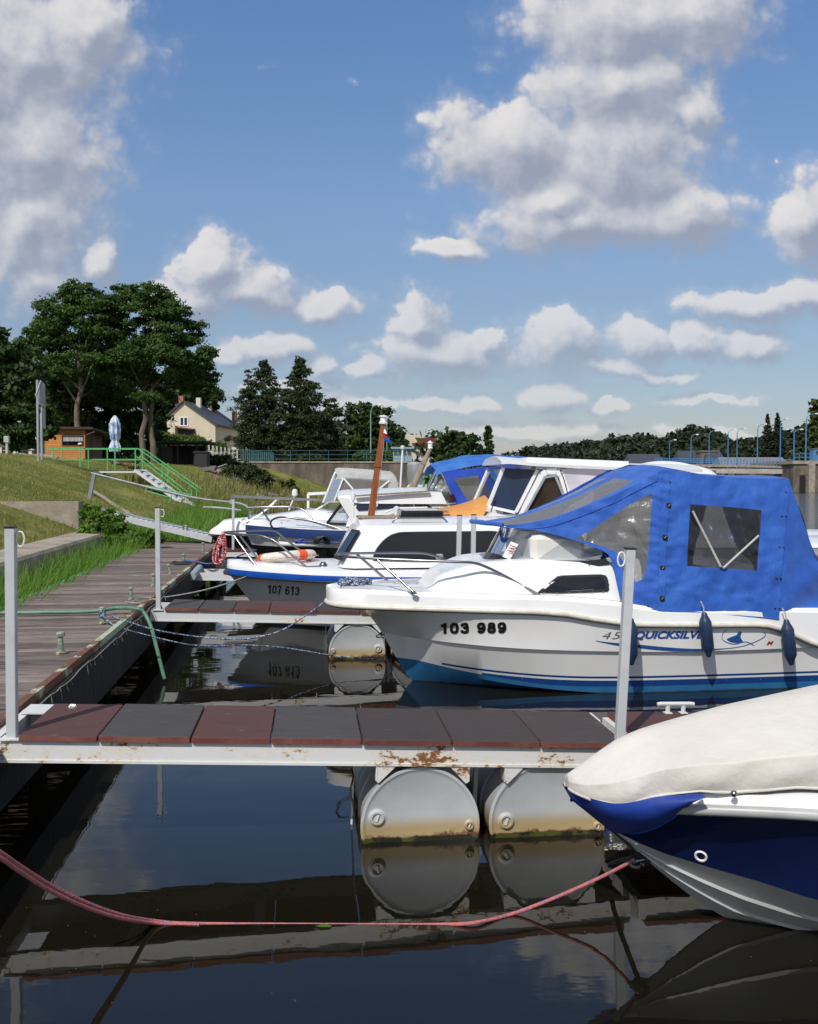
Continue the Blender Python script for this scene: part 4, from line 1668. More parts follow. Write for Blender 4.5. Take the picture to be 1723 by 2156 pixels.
# hinge pipe to the pier
p0, p1_ = at(-40, 1600, 4.45), at(30, 1508, 5.35)
mb = MB().tube([p0, p1_], .055, 18)
D1.part('hinge_pipe', mb, PIPE, world=True, smooth=40)
mb = MB().lathe([(.03, 0), (.03, .02), (.016, .022), (.016, .045), (0, .045)], 6, Tr(.16, .58, .012) @ RotX(1.2))
D1.part('hinge_bolt', mb, STEEL)
D1.part('corner_plate', MB().box((-.10, .50, .002), (.30, .70, .010)), BEAM2)
D1.part('corner_plate', MB().box((px_r - .22, .52, .002), (px_r + .05, .70, .010)), BEAM2)

o2 = at(333, 1285, 9.6)
M2 = Tr(o2) @ RotZ(math.radians(6.0)) @ RotY(math.radians(1.7))
F2 = Fr(M2)
J2 = [F2.P(x, 1289, -.02).x for x in (346, 418, 491, 567, 667)]
while J2[-1] < 2.7:
    J2.append(J2[-1] + .45)
J2.append(3.02)
px2 = F2.P(963, 1290, .03).x
dr2 = [F2.P(753, 1350, 0).x, F2.P(884, 1350, 0).x]
D2 = make_dock('second finger dock running behind the white boat numbered 103 989', M2, -.12, px2 + .06, J2, [TILEG, TILEG, TILER, TILER, TILEB, TILEB, TILEB, TILEB, TILEB][:len(J2) - 1],
               [(0, .03, 1.04, 1, math.radians(-1.7)), (px2, .03, 1.04, -1, math.radians(-.4))], [(dr2[0], -.41, .29, bung(F2, dr2[0], -.41, (797, 1367, .037), (702, 1371, .022))), (dr2[1], -.41, .29, BG)], beam=BEAM2)
M2b = M2 @ Tr(px2 + .10, 0, 0)
F2b = Fr(M2b)
x2b = F2b.P(995, 1290, .03).x
D2b = make_dock('outer end of the second dock hidden behind the white boat', M2b, 0, 3.2, [.1 + .44 * i for i in range(8)], [TILER, TILEB, TILEB, TILER, TILEB, TILEB, TILEB], [(x2b, .03, 1.05, 1, math.radians(-1.0))], [(1.0, -.42, .29, BG), (1.7, -.42, .29, BG)], beam=BEAM2)
D2.part('hinge_pipe', MB().tube([at(288, 1300, 9.35), at(316, 1268, 10.4)], .06, 16), PIPE, world=True, smooth=40)
D2.part('hinge_bolt', MB().lathe([(.035, 0), (.035, .02), (.018, .022), (.018, .05), (0, .05)], 6, Tr(-.12, -.01, -.05) @ RotX(math.pi / 2)), STEEL)

o3 = at(425, 1206, 13.7)
M3 = Tr(o3) @ RotZ(math.radians(6.5)) @ RotY(math.radians(1.0))
D3 = make_dock('third finger dock, short end showing at the bow of the boat numbered 107 613', M3, -.12, 3.2, [.3 + .46 * i for i in range(7)], [TILEB, TILEB, TILER, TILEB, TILEG, TILEB], [], [(1.8, -.40, .29, BG), (2.5, -.40, .29, BG)], beam=BEAM2)
D3.part('hinge_pipe', MB().tube([at(404, 1214, 13.2), at(420, 1196, 14.3)], .055, 14), PIPE, world=True, smooth=40)
o4 = at(450, 1160, 18.2)
M4 = Tr(o4) @ RotZ(math.radians(6.5)) @ RotY(math.radians(.6))
D4 = make_dock('farthest finger dock at the pier end, white beam with a handrail post', M4, -.15, 3.4, [.05 + .46 * i for i in range(8)], [TILEB, TILEG, TILEB, TILER, TILEB, TILEG, TILEB], [(Fr(M4).P(491, 1155, .03).x, .03, 1.0, -1, 0)], [(1.8, -.40, .29, BG), (2.5, -.40, .29, BG)], beam=BEAM2)
F4 = Fr(M4)

# handrail tube carried by that post
mb = MB()
a, b = at(487, 1045, 18.25), at(702, 1054, 19.0)
mb.bar(a, b, .055, .05)
solo('handrail_bar', mb, GALV, 'pale horizontal rail bar on the far dock post', 'handrail')

# ------------------------------------------------------------------ gangway from bank to pier
T = Thing('gangway', 'grey steel gangway sloping from the grassy bank down to the pier end', 'gangway', at(194, 1072, 19.5))
a, b = at(194, 1076, 19.3), at(447, 1136, 18.9)
T.part('side_beam', MB().bar(a, b, .06, .115), GREYP, world=True)
a2, b2 = a + Vector((.05, .48, .0)), b + Vector((.05, .48, .0))
T.part('side_beam', MB().bar(a2, b2, .06, .115), GREYP, world=True)
for i in range(24):
    t = (i + .5) / 24
    p, q = a.lerp(b, t), a2.lerp(b2, t)
    T.part('tread', MB().bar(p + Vector((0, .03, .055)), q + Vector((0, -.03, .055)), .115, .02), GREYP, world=True)
h0, h1, h2, h3 = at(192, 996, 19.3), at(398, 1046, 19.0), at(507, 1060.5, 18.7), at(525, 1078, 18.6)
T.part('handrail', MB().tube(smooth_path([h0, h1, h2, h3], 4), .026, 10), GALV, world=True, smooth=40)
T.part('rail_post', MB().bar(at(199, 998, 19.3), at(188, 1052, 19.3), .07), GALV, world=True)
T.part('rail_post', MB().bar(at(525, 1075, 18.6), at(525, 1120, 18.6), .05), GREYP, world=True)
T.part('hand_loop', MB().tube(smooth_path([a.lerp(b, .76) + Vector((0, 0, .05)), a.lerp(b, .76) + Vector((.02, 0, .14)), a.lerp(b, .79) + Vector((.02, 0, .14)), a.lerp(b, .79) + Vector((0, 0, .05))], 4), .012, 6), STEEL, world=True)
mb = MB().tube(smooth_path([at(428, 1068, 18.9), at(460, 1069, 18.9), at(508, 1074, 18.8)], 4), .022, 8)
solo('boat_pole', mb, GALV, 'thin grey pole lying above the reeds by the white boat bow', 'pole')

# ------------------------------------------------------------------ green platform and stair on the bank
GY = 40.0
T = Thing('green_railed_platform', 'white landing platform with green railings and a ramp down the bank', 'platform', at(205, 995, GY))
pz = at(285, 992, GY).z
xa, xb = at(121, 993, GY).x, at(286, 993, GY).x
T.part('deck', MB().box((xa, GY, pz - .07), (xb, GY + 1.1, pz + .0)), BEAM2, world=True)
T.part('deck_plate', MB().box((xa + .05, GY + .05, pz + .004), (xb - .05, GY + 1.05, pz + .02)), SKIRT, world=True)
for x in (214, 220):
    q = at(x, 993, GY + (.1 if x == 214 else .9))
    T.part('support_leg', MB().bar((q.x, q.y, ground_z(q.x, q.y) - .1), (q.x, q.y, pz - .07), .09), BEAM2 if x == 214 else SKIRT, world=True)
zt, zm = at(200, 944, GY).z, at(200, 967, GY).z
for yy in (GY + .03, GY + 1.07):
    for x in (96 + 15, 168.5, 226, 285):
        q = at(x, 993, GY)
        T.part('rail_post', MB().bar((q.x, yy, pz - .35 if x < 130 else pz), (q.x, yy, zt), .042), GREENP, world=True)
    for z in (zt, zm):
        T.part('rail', MB().bar((at(95 if z == zt else 111, 944, GY).x, yy, z), (at(289, 944, GY).x, yy, z), .036), GREENP, world=True)
# ramp and its rails
ra, rb = at(288, 990, GY), at(397, 1068, GY - .6)
w = Vector((0, .95, 0))
mb = MB()
T.part('ramp', MB().bar(ra + w * .5, rb + w * .5, .95, .09), BEAM2, world=True)
nst = 9
for i in range(nst):
    c = ra.lerp(rb, (i + .6) / nst)
    T.part('tread_bar', MB().box((c.x - .02, c.y + .04, c.z + .05), (c.x + .02, c.y + .9, c.z + .075)), SKIRT, world=True)
for off in (Vector((0, 0, 0)), w):
    hi0, hi1 = at(290, 944, GY) + off, at(414, 1030, GY - .3) + off
    T.part('rail', MB().bar(hi0, hi1, .036), GREENP, world=True)
    T.part('rail', MB().bar(at(286, 960, GY) + off, at(384, 1036, GY - .3) + off, .036), GREENP, world=True)
    for (x, y0, y1) in ((342, 974, 1016), (403, 1022, 1050)):
        T.part('rail_post', MB().bar(at(x, y0, GY - .1) + off, at(x, y1, GY - .1) + off, .042), GREENP, world=True)
T = Thing('low_green_rail', 'low green tube rail crossing in front of the white ramp', 'railing', at(335, 1040, 38.5))
T.part('rail', MB().bar(at(308, 1022, 38.5), at(405, 1042, 38.2), .04), GREENP, world=True)
T.part('rail', MB().bar(at(310, 1034, 38.5), at(362, 1048, 38.3), .04), GREENP, world=True)
T.part('rail_post', MB().bar(at(310, 1020, 38.5), at(303, 1050, 38.5), .036), GREENP, world=True)
T.part('rail_post', MB().bar(at(363, 1036, 38.3), at(355, 1066, 38.3), .036), GREENP, world=True)

# ------------------------------------------------------------------ hut, parasol, benches, sign
HY = 54.0
hz = at(95, 976, HY).z
xl, xr = at(95, 976, HY).x, at(179.6, 976, HY).x
HD = 3.0
T = Thing('wooden_hut', 'small orange boarded hut with a flat brown roof and one blind-covered window', 'hut', ((xl + xr) / 2, HY, hz))
zt = at(95, 905, HY).z
zt2 = zt - .0
wx0, wx1 = at(132, 925, HY).x, at(175, 925, HY).x
wz0, wz1 = at(150, 937, HY).z, at(150, 918, HY).z
nb = 15
bh = (zt - hz) / nb
for i in range(nb):
    z0, z1 = hz + i * bh, hz + (i + 1) * bh - .012
    segs = [(xl, xr)]
    if z1 > wz0 + .03 and z0 < wz1 - .03:
        segs = [(xl, wx0), (wx1, xr)]
    for (a, b) in segs:
        T.part('wall_board', MB().rbox((a, HY, z0), (b, HY + .05, z1), .008), HUTW, world=True)
    sx0 = xr
    T.part('wall_board', MB().box((xr - .05, HY + .052, z0), (xr, HY + HD, z1)), HUTD, world=True)
    T.part('wall_board', MB().box((xl, HY + .052, z0), (xl + .05, HY + HD, z1)), HUTD, world=True)
T.part('inner_wall', MB().box((xl + .06, HY + .06, hz), (xr - .06, HY + HD - .1, wz0 - .02)), HUTD, world=True)
T.part('back_wall', MB().box((xl, HY + HD - .05, hz), (xr - .06, HY + HD, zt)), HUTD, world=True)
wf = T.part('window', MB().box((wx0, HY + .06, wz0), (wx1, HY + .08, wz1)), TINT, world=True)
mb = MB()
for (a, b, c_, d_) in ((wx0 - .05, wx1 + .05, wz1, wz1 + .06), (wx0 - .05, wx1 + .05, wz0 - .06, wz0)):
    mb.box((a, HY - .02, c_), (b, HY + .06, d_))
for x in (wx0 - .05, wx1):
    mb.box((x, HY - .021, wz0), (x + .05, HY + .058, wz1))
T.part('frame', mb, HUTD, wf, world=True)
mb = MB()
k = 26
for i in range(k):
    x = wx0 + .02 + (wx1 - wx0 - .04) * i / k
    mb.box((x, HY + .03 + .012 * (i % 2), wz0 + (wz1 - wz0) * .42), (x + (wx1 - wx0) / k * .8, HY + .045 + .012 * (i % 2), wz1 - .01))
T.part('blind', mb, STRIPEBLIND, wf, world=True)
T.part('white_bundle', MB().lathe([(0, 0), (.12, .02), (.13, .08), (.06, .13), (0, .14)], 10, Tr(wx1 - .18, HY + .02, wz0)), CHROMEW, wf, world=True, smooth=60)
# roof: low slope to the right and back
mb = MB()
r0, r1 = at(113, 898, HY).x, at(192, 899, HY).x
zz = zt + .02
mb.add([(r0, HY - .25, zz), (r1 + .15, HY - .25, zz), (r1 + .45, HY + HD + .3, zz - .30), (r0, HY + HD + .3, zz - .02),
        (r0, HY - .25, zz + .16), (r1 + .15, HY - .25, zz + .13), (r1 + .45, HY + HD + .3, zz - .17), (r0, HY + HD + .3, zz + .14)],
       [(3, 2, 1, 0), (4, 5, 6, 7), (0, 1, 5, 4), (1, 2, 6, 5), (2, 3, 7, 6), (3, 0, 4, 7)])
mb.add([(xl - .25, HY - .24, zz), (r0, HY - .24, zz), (r0, HY + HD + .3, zz - .02), (xl - .25, HY + HD + .3, zz - .02),
        (xl - .25, HY - .24, zz + .14), (r0, HY - .24, zz + .155), (r0, HY + HD + .3, zz + .13), (xl - .25, HY + HD + .3, zz + .12)],
       [(3, 2, 1, 0), (4, 5, 6, 7), (0, 1, 5, 4), (2, 3, 7, 6), (3, 0, 4, 7)])
T.part('roof', mb, ROOFBR, world=True)
T.part('door', MB().box((xr + .002, HY + 1.1, hz), (xr + .03, HY + 1.95, hz + 1.75)), HUTD, world=True)
T.part('gutter_bracket', MB().bar((xr + .02, HY + .1, zt - .28), (xr + .5, HY + .2, zt - .08), .04), CHROMEW, world=True)

p = at(243, 976, 49)
T = Thing('closed_parasol', 'closed blue and white parasol standing beside the hut', 'parasol', (p.x, p.y, ground_z(p.x, p.y)))
zb, zt = at(243, 952, 49).z, at(243, 874, 49).z
H = zt - zb
prof_ = [(.10, zb), (.24, zb + .02 * H), (.26, zb + .14 * H), (.17, zb + .28 * H), (.16, zb + .33 * H), (.23, zb + .38 * H), (.25, zb + .60 * H), (.24, zb + .70 * H), (.26, zb + .75 * H), (.16, zb + .90 * H), (.05, zb + .985 * H), (0, zt)]
mb = MB().lathe([(r, z - T.M.translation.z) for r, z in prof_], 40)
for v in mb.v:
    a = math.atan2(v.y, v.x)
    k = 1 + .22 * math.sin(a * 8 + v.z * 1.5) + .08 * math.sin(a * 3 + v.z * 5)
    v.x *= k
    v.y *= k
T.part('canopy', mb, PARAS, smooth=50)
T.part('pole', MB().tube([(0, 0, 0), (0, 0, zb - T.M.translation.z + .3)], .03, 10), ALU, smooth=40)
T.part('base', MB().lathe([(.3, 0), (.3, .08), (.08, .12), (.06, .25), (0, .25)], 16), CONC, smooth=30)

p0, p1_ = at(232, 978, 49), at(285, 978, 49)
T = Thing('picnic_table', 'dark brown picnic table behind the green railing', 'table', ((p0.x + p1_.x) / 2, 49, ground_z(p0.x, 49)))
gz0 = T.M.translation.z
tz = at(258, 969, 49).z
for i in range(4):
    T.part('top_board', MB().box((p0.x, 49 + .18 * i, tz - .05), (p1_.x, 49.16 + .18 * i, tz)), BENCHW, world=True)
for s in (-.55, 1.05):
    T.part('seat_board', MB().box((p0.x, 49 + s, tz - .34), (p1_.x, 49.25 + s, tz - .29)), BENCHW, world=True)
for x in (p0.x + .2, p1_.x - .2):
    T.part('leg', MB().bar((x, 48.5, gz0), (x, 49.3, tz - .05), .08), BENCHW, world=True)
    T.part('leg', MB().bar((x, 50.2, gz0), (x, 49.4, tz - .05), .08), BENCHW, world=True)
    T.part('cross_bar', MB().bar((x, 48.5, tz - .38), (x, 50.3, tz - .38), .07), BENCHW, world=True)

SY = 37.0
p = at(85, 992, SY)
T = Thing('river_sign', 'pale sign board seen edge-on on two thin grey posts in the grass', 'sign', (p.x, SY, ground_z(p.x, SY)))
for i, (x, y1) in enumerate(((81, 800), (88.5, 870))):
    q = at(x, 990, SY + .9 * i)
    T.part('post', MB().tube([(q.x, q.y, ground_z(q.x, q.y) - .1), (q.x, q.y, at(x, y1, q.y).z)], .05, 10), ALU, world=True, smooth=40)
a, b = at(80.3, 800, SY - .12), at(93.5, 808, SY + 1.05)
zb = at(80, 854, SY).z
mb = MB().prism([(a.x, a.y, zb + .05), (b.x, b.y, zb), (b.x, b.y, b.z - .02), (a.x + .04, a.y + .1, a.z), (a.x - .10, a.y - .05, (a.z + zb) / 2 - .1)], (.035, -.01, 0))
T.part('upper_board', mb, SIGNW, world=True)
zb2 = at(80, 901, SY).z
mb = MB().prism([(a.x + .05, a.y + .1, zb2 + .05), (b.x, b.y, zb2), (b.x, b.y, zb - .04), (a.x + .05, a.y + .1, zb - .04)], (.035, -.01, 0))
T.part('lower_board', mb, SIGNW, world=True)

for (q0, q1, Y0, lab) in (((36, 968), (122, 1014), 40, 'pale log lying down the grass slope below the sign'), ((195, 1048), (305, 1084), 24, 'pale log lying in the grass below the gangway rail')):
    a, b = at(*q0, Y0 + 6), at(*q1, Y0)
    pth = []
    for i in range(9):
        p = a.lerp(b, i / 8)
        p.z = ground_z(p.x, p.y) + .09
        pth.append(p)
    # follow the sight lines of the photograph on the slope
    solo('log', MB().tube(pth, .10 if Y0 > 30 else .06, 8), PALEWOOD, lab, 'log', 'logs lying on the bank', smooth=60)

# white bench and low pale building at the far left
p = at(30, 978, 52)
T = Thing('white_bench', 'weathered white bench beside the sign, under the dark tree', 'bench', (p.x - .3, 52, ground_z(p.x, 52)))
for i in range(3):
    T.part('back_slat', MB().box((-.2, .2, .55 + .17 * i), (1.5, .24, .66 + .17 * i)), GCANV)
T.part('seat', MB().box((-.2, -.25, .40), (1.5, .19, .45)), GCANV)
for x in (-.1, 1.35):
    T.part('leg', MB().box((x, -.2, 0), (x + .08, -.12, .40)), GCANV)
    T.part('leg', MB().box((x, .245, 0), (x + .08, .32, 1.0)), GCANV)
p = at(15, 975, 46)
T = Thing('white_post_box', 'small white box on a post at the left edge of the bank', 'box', (p.x, 46, ground_z(p.x, 46)))
T.part('post', MB().box((-.05, -.05, 0), (.05, .05, .7)), GCANV)
T.part('box', MB().rbox((-.12, -.10, .7), (.12, .10, 1.0), .02), GCANV)
a, b = at(-90, 985, 74), at(78, 985, 74)
T = Thing('low_white_building', 'low white building glimpsed under the tree at the left edge', 'building', ((a.x + b.x) / 2, 74, 2.9))
T.part('wall', MB().box((a.x, 74, 2.9), (b.x, 80, 4.75)), RENDERL, world=True)
T.part('roof', MB().box((a.x - .3, 73.7, 4.752), (b.x + .3, 80.3, 4.9)), SLATEL, world=True)
for i in range(5):
    x = a.x + 1 + i * 1.25
    T.part('window', MB().box((x, 73.97, 3.5), (x + .8, 73.999, 4.4)), TINT, world=True)

# dark pergola, bins, pickets
PY = 64.0
x0, x1 = at(334, 985, PY).x, at(414, 985, PY).x
T = Thing('dark_pergola', 'dark open shelter in the shade below the hedge', 'shelter', ((x0 + x1) / 2, PY, 2.7))
zr = at(370, 932, PY).z
T.part('roof', MB().bar((x0 - .4, PY + 1.4, zr + .05), (x1 + .75, PY + 1.4, zr + .02), 3.2, .13), DARKSHED, world=True)
for x in (x0, (x0 + x1) / 2, x1):
    for yy in (PY + .1, PY + 2.6):
        T.part('post', MB().bar((x, yy, 2.6), (x, yy, zr), .12), DARKSHED, world=True)
T.part('back_wall', MB().box((x0, PY + 2.7, 2.7), (x1, PY + 2.8, zr - .1)), DARKSHED, world=True)
T.part('side_panel', MB().box((x0 - .05, PY + .2, 2.7), (x0 + .9, PY + .3, zr - .3)), DARKSHED, world=True)
T.part('base_wall', MB().box((x0 - .3, PY - .1, 2.3), (x1 + 2.6, PY + .05, 2.75)), CONC, world=True)
q = at(425, 985, 62)
T = Thing('dark_crate', 'black covered crate in front of the pickets', 'crate', (q.x, 62, 2.62))
T.part('body', MB().rbox((-.45, -.4, 0), (.45, .4, 1.0), .04), TYRE)
T.part('lid', MB().rbox((-.5, -.45, 1.0), (.5, .45, 1.08), .03), TYRE)
q = at(463, 1008, 60)
T = Thing('wheelbarrow', 'grey wheelbarrow tipped beside the blue bundle on the bank', 'wheelbarrow', (q.x - .6, 60, ground_z(q.x, 60)))
T.part('handle', MB().bar((-.5, 0, .25), (1.0, .1, .75), .05), ALU)
T.part('leg', MB().bar((.1, 0, .4), (-.1, 0, 0), .04), ALU)
T.part('leg', MB().bar((.3, .1, .5), (.5, .1, 0), .04), ALU)
T.part('tray', MB().loft([[(-.4, -.3, .3), (-.4, .4, .3), (-.55, .5, .5), (-.55, -.4, .5)], [(.3, -.3, .35), (.3, .4, .35), (.45, .5, .65), (.45, -.4, .65)]], closed=True), ALU)
mb = MB().lathe([(0, 0), (.4, .02), (.5, .15), (.35, .3), (.1, .36), (0, .36)], 14)
for v in mb.v:
    v *= 1 + .15 * mnoise.noise(v * 4)
q = at(498, 1010, 60)
mb.v = [v + Vector((q.x, 60, ground_z(q.x, 60))) for v in mb.v]
solo('blue_bundle', mb, BLUEBARREL, 'blue tarpaulin bundle on the bank by the dark shrub', 'bundle', smooth=60)
PKY = 76
x0, x1 = at(440, 960, PKY).x, at(508, 960, PKY).x
T = Thing('picket_fence', 'pale picket fence beneath the house and hedge', 'fence', ((x0 + x1) / 2, PKY, 3.1))
n = 9
for i in range(n):
    x = x0 + (x1 - x0) * i / (n - 1)
    zt = at(440 + 68 * i / (n - 1), 937 + 2.5 * i * .5, PKY).z
    T.part('picket', MB().box((x - .06, PKY, 3.1), (x + .06, PKY + .05, zt)), PICKET, world=True)
T.part('rail', MB().bar((x0, PKY + .08, 3.5), (x1, PKY + .08, 3.5), .06), PICKET, world=True)
x0, x1 = at(508, 960, PKY).x, at(575, 960, PKY).x
T = Thing('green_slat_fence', 'teal slatted fence between the pickets and the quay railing', 'fence', ((x0 + x1) / 2, PKY, 3.1))
n = 16
for i in range(n):
    x = x0 + (x1 - x0) * i / (n - 1)
    T.part('slat', MB().box((x - .05, PKY, 3.1), (x + .05, PKY + .04, 4.35 - .02 * i)), RAILBLUE, world=True)
T.part('rail', MB().bar((x0, PKY + .06, 3.6), (x1, PKY + .06, 3.6), .05), RAILBLUE, world=True)

# ------------------------------------------------------------------ house
HYY = 118.0
k = HYY / FPX
le, re_, rg = at(345, 884, HYY), at(455.8, 893, HYY), at(388.5, 845, HYY)
HM = Tr(le.x, HYY, 3.0) @ RotZ(math.radians(-5))
T = Thing('beige_house', 'beige gabled house with slate roof, three chimneys and a white window', 'house', HM)
W_ = re_.x - le.x
ez = re_.z - 3.0
rz = rg.z - 3.0 - .1
rx = rg.x - le.x
L = 12.5
wl_z = ez - .0
# solid gable wall; garage opening is a dark panel, its shade put into colour
g2 = T.part('wall', MB().prism([(0, 0, 0), (W_, 0, 0), (W_, 0, ez), (rx, 0, rz), (0, 0, ez + .45)][::-1], (0, L, 0)), RENDERW)
mb = MB()
ov = .35
for (ax, azz, bx, bz) in ((rx, rz, W_ + .3, ez - .25), (rx, rz, -.35, ez + .18)):
    d = Vector((bx - ax, 0, bz - azz)).normalized()
    nrm = Vector((-d.z, 0, d.x))
    if nrm.z < 0:
        nrm = -nrm
    a0 = Vector((ax, -ov, azz)) + nrm * .02
    b0 = Vector((bx, -ov, bz)) + nrm * .02
    mb.prism([a0, b0, b0 + nrm * .16, a0 + nrm * .16][::(1 if bx > ax else -1)], (0, L + 2 * ov, 0))
rf = T.part('roof', mb, SLATE)
for (x, y0, y1, mat, dp, w_) in ((416.5, 838, 860, RENDERL, 3.6, 7.5), (440, 843, 866, RENDERL, 8.2, 7.5), (380, 834, 848, BRICKCH, 1.2, 7)):
    t = dp
    cx = rx + (.75 if x > 400 else -.7)
    top = at(x, y0, HYY + dp).z - 3.0
    T.part('chimney', MB().box((cx - .28, t - .28, rz - 1.2), (cx + .28, t + .28, top)), mat, rf)
wx0, wx1, wz0, wz1 = [*(at(x, 880, HYY).x - le.x for x in (380.4, 396.6)), *(at(380, y, HYY).z - 3.0 for y in (896, 879))]
wd = T.part('window', MB().box((wx0, -.03, wz0), (wx1, -.004, wz1)), TINTB)
mb = MB()
for x in (wx0 - .07, (wx0 + wx1) / 2 - .06, wx1 - .05):
    mb.box((x, -.07, wz0), (x + .12, -.031, wz1))
for z in (wz0 - .08, wz1 - .04):
    mb.box((wx0 - .07, -.072, z), (wx1 + .07, -.033, z + .12))
T.part('frame', mb, CHROMEW, wd)
ga0, ga1 = at(376, 915, HYY).x - le.x, at(411, 915, HYY).x - le.x
gt = at(380, 903, HYY).z - 3.0
T.part('porch', MB().box((ga0 - 1.6, -1.2, 0), (ga0 - .02, -.004, gt + .35)), RENDERW)
T.part('garage_shade_panel', MB().box((ga0, -.05, 0), (ga1, -.004, gt)), mk('recess_shade', (.05, .045, .045), rough=.9))  # dark slab on the wall face, painted as the garage opening's shade
T.part('red_beam', MB().bar((ga0, -.35, gt + .16), (ga1 + .1, -.35, gt - .1), .7, .16), REDROOF)
T.part('red_post', MB().box((ga1, -.36, 0), (ga1 + .14, -.2, gt)), REDROOF)
T.part('drain_pipe', MB().tube([(.9, -.06, 1), (.9, -.06, rz * .82)], .05, 6), ALU)
p = at(470, 880, 128)
T = Thing('neighbour_house', 'pale house half hidden behind the left pine', 'house', (p.x, 128, 3))
T.part('wall', MB().prism([(0, 0, 0), (5, 0, 0), (5, 0, 5), (2.5, 0, 7.4), (0, 0, 5)][::-1], (0, 9, 0)), RENDERL)
mb = MB()
mb.prism([(2.5, -.3, 7.45), (5.3, -.3, 4.8), (5.3, -.3, 4.95), (2.5, -.3, 7.62)], (0, 9.6, 0))
mb.prism([(-.3, -.3, 4.8), (2.49, -.3, 7.45), (2.49, -.3, 7.62), (-.3, -.3, 4.95)], (0, 9.6, 0))
rf = T.part('roof', mb, SLATE)
T.part('chimney', MB().box((.9, 1.5, 5.6), (1.5, 2.1, 8.2)), BRICKCH, rf)
p = at(510, 960, 110)
T = Thing('white_shed', 'pale shed end showing under the pine branches', 'shed', (p.x - 1.2, 110, 3))
T.part('wall', MB().box((0, 0, 0), (2.4, 3, 2.9)), RENDERL)
T.part('roof', MB().box((-.2, -.2, 2.903), (2.6, 3.2, 3.1)), SLATEL)

# building with the red roof behind the shelter
BY = 150
x0, x1 = at(866, 950, BY).x, at(941, 950, BY).x
T = Thing('red_roofed_building', 'white harbour building with a dull red roof beyond the quay', 'building', ((x0 + x1) / 2, BY, 3.1))
zt = at(900, 940, BY).z
T.part('wall', MB().box((x0, BY, 3), (x1, BY + 8, zt)), RENDERL, world=True)
a, b = at(868, 940, BY), at(918, 922, BY)
T.part('roof', MB().prism([(a.x + .3, BY - .3, zt + .01), (at(922, 940, BY).x, BY - .3, zt + .01), (b.x, BY - .3, b.z), (a.x + 1.2, BY - .3, b.z)], (0, 8, 0)), REDROOF, world=True)
T.part('upper_wall', MB().box((at(918, 940, BY).x + .35, BY + .5, zt + .01), (x1 + .6, BY + 7, b.z - .2)), RENDERL, world=True)
T.part('gable_tower', MB().box((x0 - .8, BY + .3, 3), (x0 + 1.5, BY + 6, b.z + .5)), RENDERW, world=True)
for i in range(4):
    x = x0 + 1.9 + i * .95
    T.part('window', MB().box((x, BY - .03, zt - 1.6), (x + .5, BY - .004, zt - .7)), TINT, world=True)

# glazed shelter on the quay
SYY = 74
x0, x1 = at(829, 976, SYY).x, at(867, 976, SYY).x
zt = at(840, 945, SYY).z
T = Thing('glazed_kiosk', 'small pale blue glazed kiosk at the end of the quay', 'kiosk', ((x0 + x1) / 2, SYY, 3.12))
for i in range(5):
    x = x0 + (x1 - x0) * i / 4
    for yy in (SYY, SYY + 1.3):
        T.part('frame_post', MB().box((x - .035, yy, 3.12), (x + .035, yy + .06, zt)), SHELTER, world=True)
for i in range(4):
    xa, xb = x0 + (x1 - x0) * i / 4 + .036, x0 + (x1 - x0) * (i + 1) / 4 - .036
    T.part('pane', MB().box((xa, SYY + .02, 3.75), (xb, SYY + .035, zt)), GLASS, world=True)
    T.part('panel', MB().box((xa, SYY + .015, 3.14), (xb, SYY + .045, 3.74)), SHELTER, world=True)
T.part('roof', MB().box((x0 - .2, SYY - .2, zt + .002), (x1 + .2, SYY + 1.6, zt + .14)), SHELTER, world=True)


# ------------------------------------------------------------------ street lamps
def lamp(label, x, ytop, ybase, Y, arm_px, mat, group, double=False, zb=None):
    b = at(x, ybase, Y)
    top = at(x, ytop, Y).z
    T = Thing('street_lamp', label, 'street lamp', (b.x, Y, b.z), group)
    h = top - b.z
    k = Y / FPX
    r = .055 if Y < 120 else .13
    R_ = min(1.1, h * .14)
    T.part('pole', MB().tube([(0, 0, 0), (0, 0, h * .25), (0, 0, h - R_)], [r * 1.25, r, r * .8], 8), mat, smooth=40)
    for s in ((1, -1) if double else (1,)):
        a = arm_px * k * s
        pth = [(0, 0, h - R_), (a * .12, 0, h - R_ * .45), (a * .4, 0, h - R_ * .1), (a * .8, 0, h - .02)]
        T.part('arm', MB().tube(smooth_path(pth, 4), r * .6, 6), mat, smooth=40)
        lo, hi = sorted((a * .75, a * 1.15))
        T.part('lamp_head', MB().rbox((lo, -.12 * max(1, Y / 90), h - .06 * max(1, Y / 120)), (hi, .12 * max(1, Y / 90), h + .07 * max(1, Y / 120)), .03), CHROMEW)
    return T


lamp('tall curved street lamp in front of the dark round tree', 781, 852, 978, 76, 19, LAMPGREY, 'lamps on the quay')
lamp('shorter street lamp just right of the wooden mast', 815, 873, 978, 98, 15, LAMPGREY, 'lamps on the quay')
LAMPS = [(1410, 926, 985, 300, 12, 0), (1455, 915, 990, 262, 13, 0), (1493, 907, 990, 240, 15, 0), (1533, 904, 992, 225, 14, 0), (1552, 902, 992, 232, 16, 0), (1595, 893, 992, 215, 16, 0), (1643, 882, 990, 200, 14, 0), (1672, 904, 972, 190, 16, 1), (1697, 871, 975, 172, 24, 0)]
LL = ['smallest blue lamp, leftmost over the grey sheds', 'second blue lamp from the left along the weir', 'third blue lamp from the left along the weir', 'left blue lamp of the close pair over the weir',
      'right blue lamp of the close pair over the weir', 'single blue lamp between the close pair and the spruces', 'tall blue lamp in front of the spruces', 'blue lamp with two arms above the concrete pier', 'largest blue lamp with curved arm near the right edge']
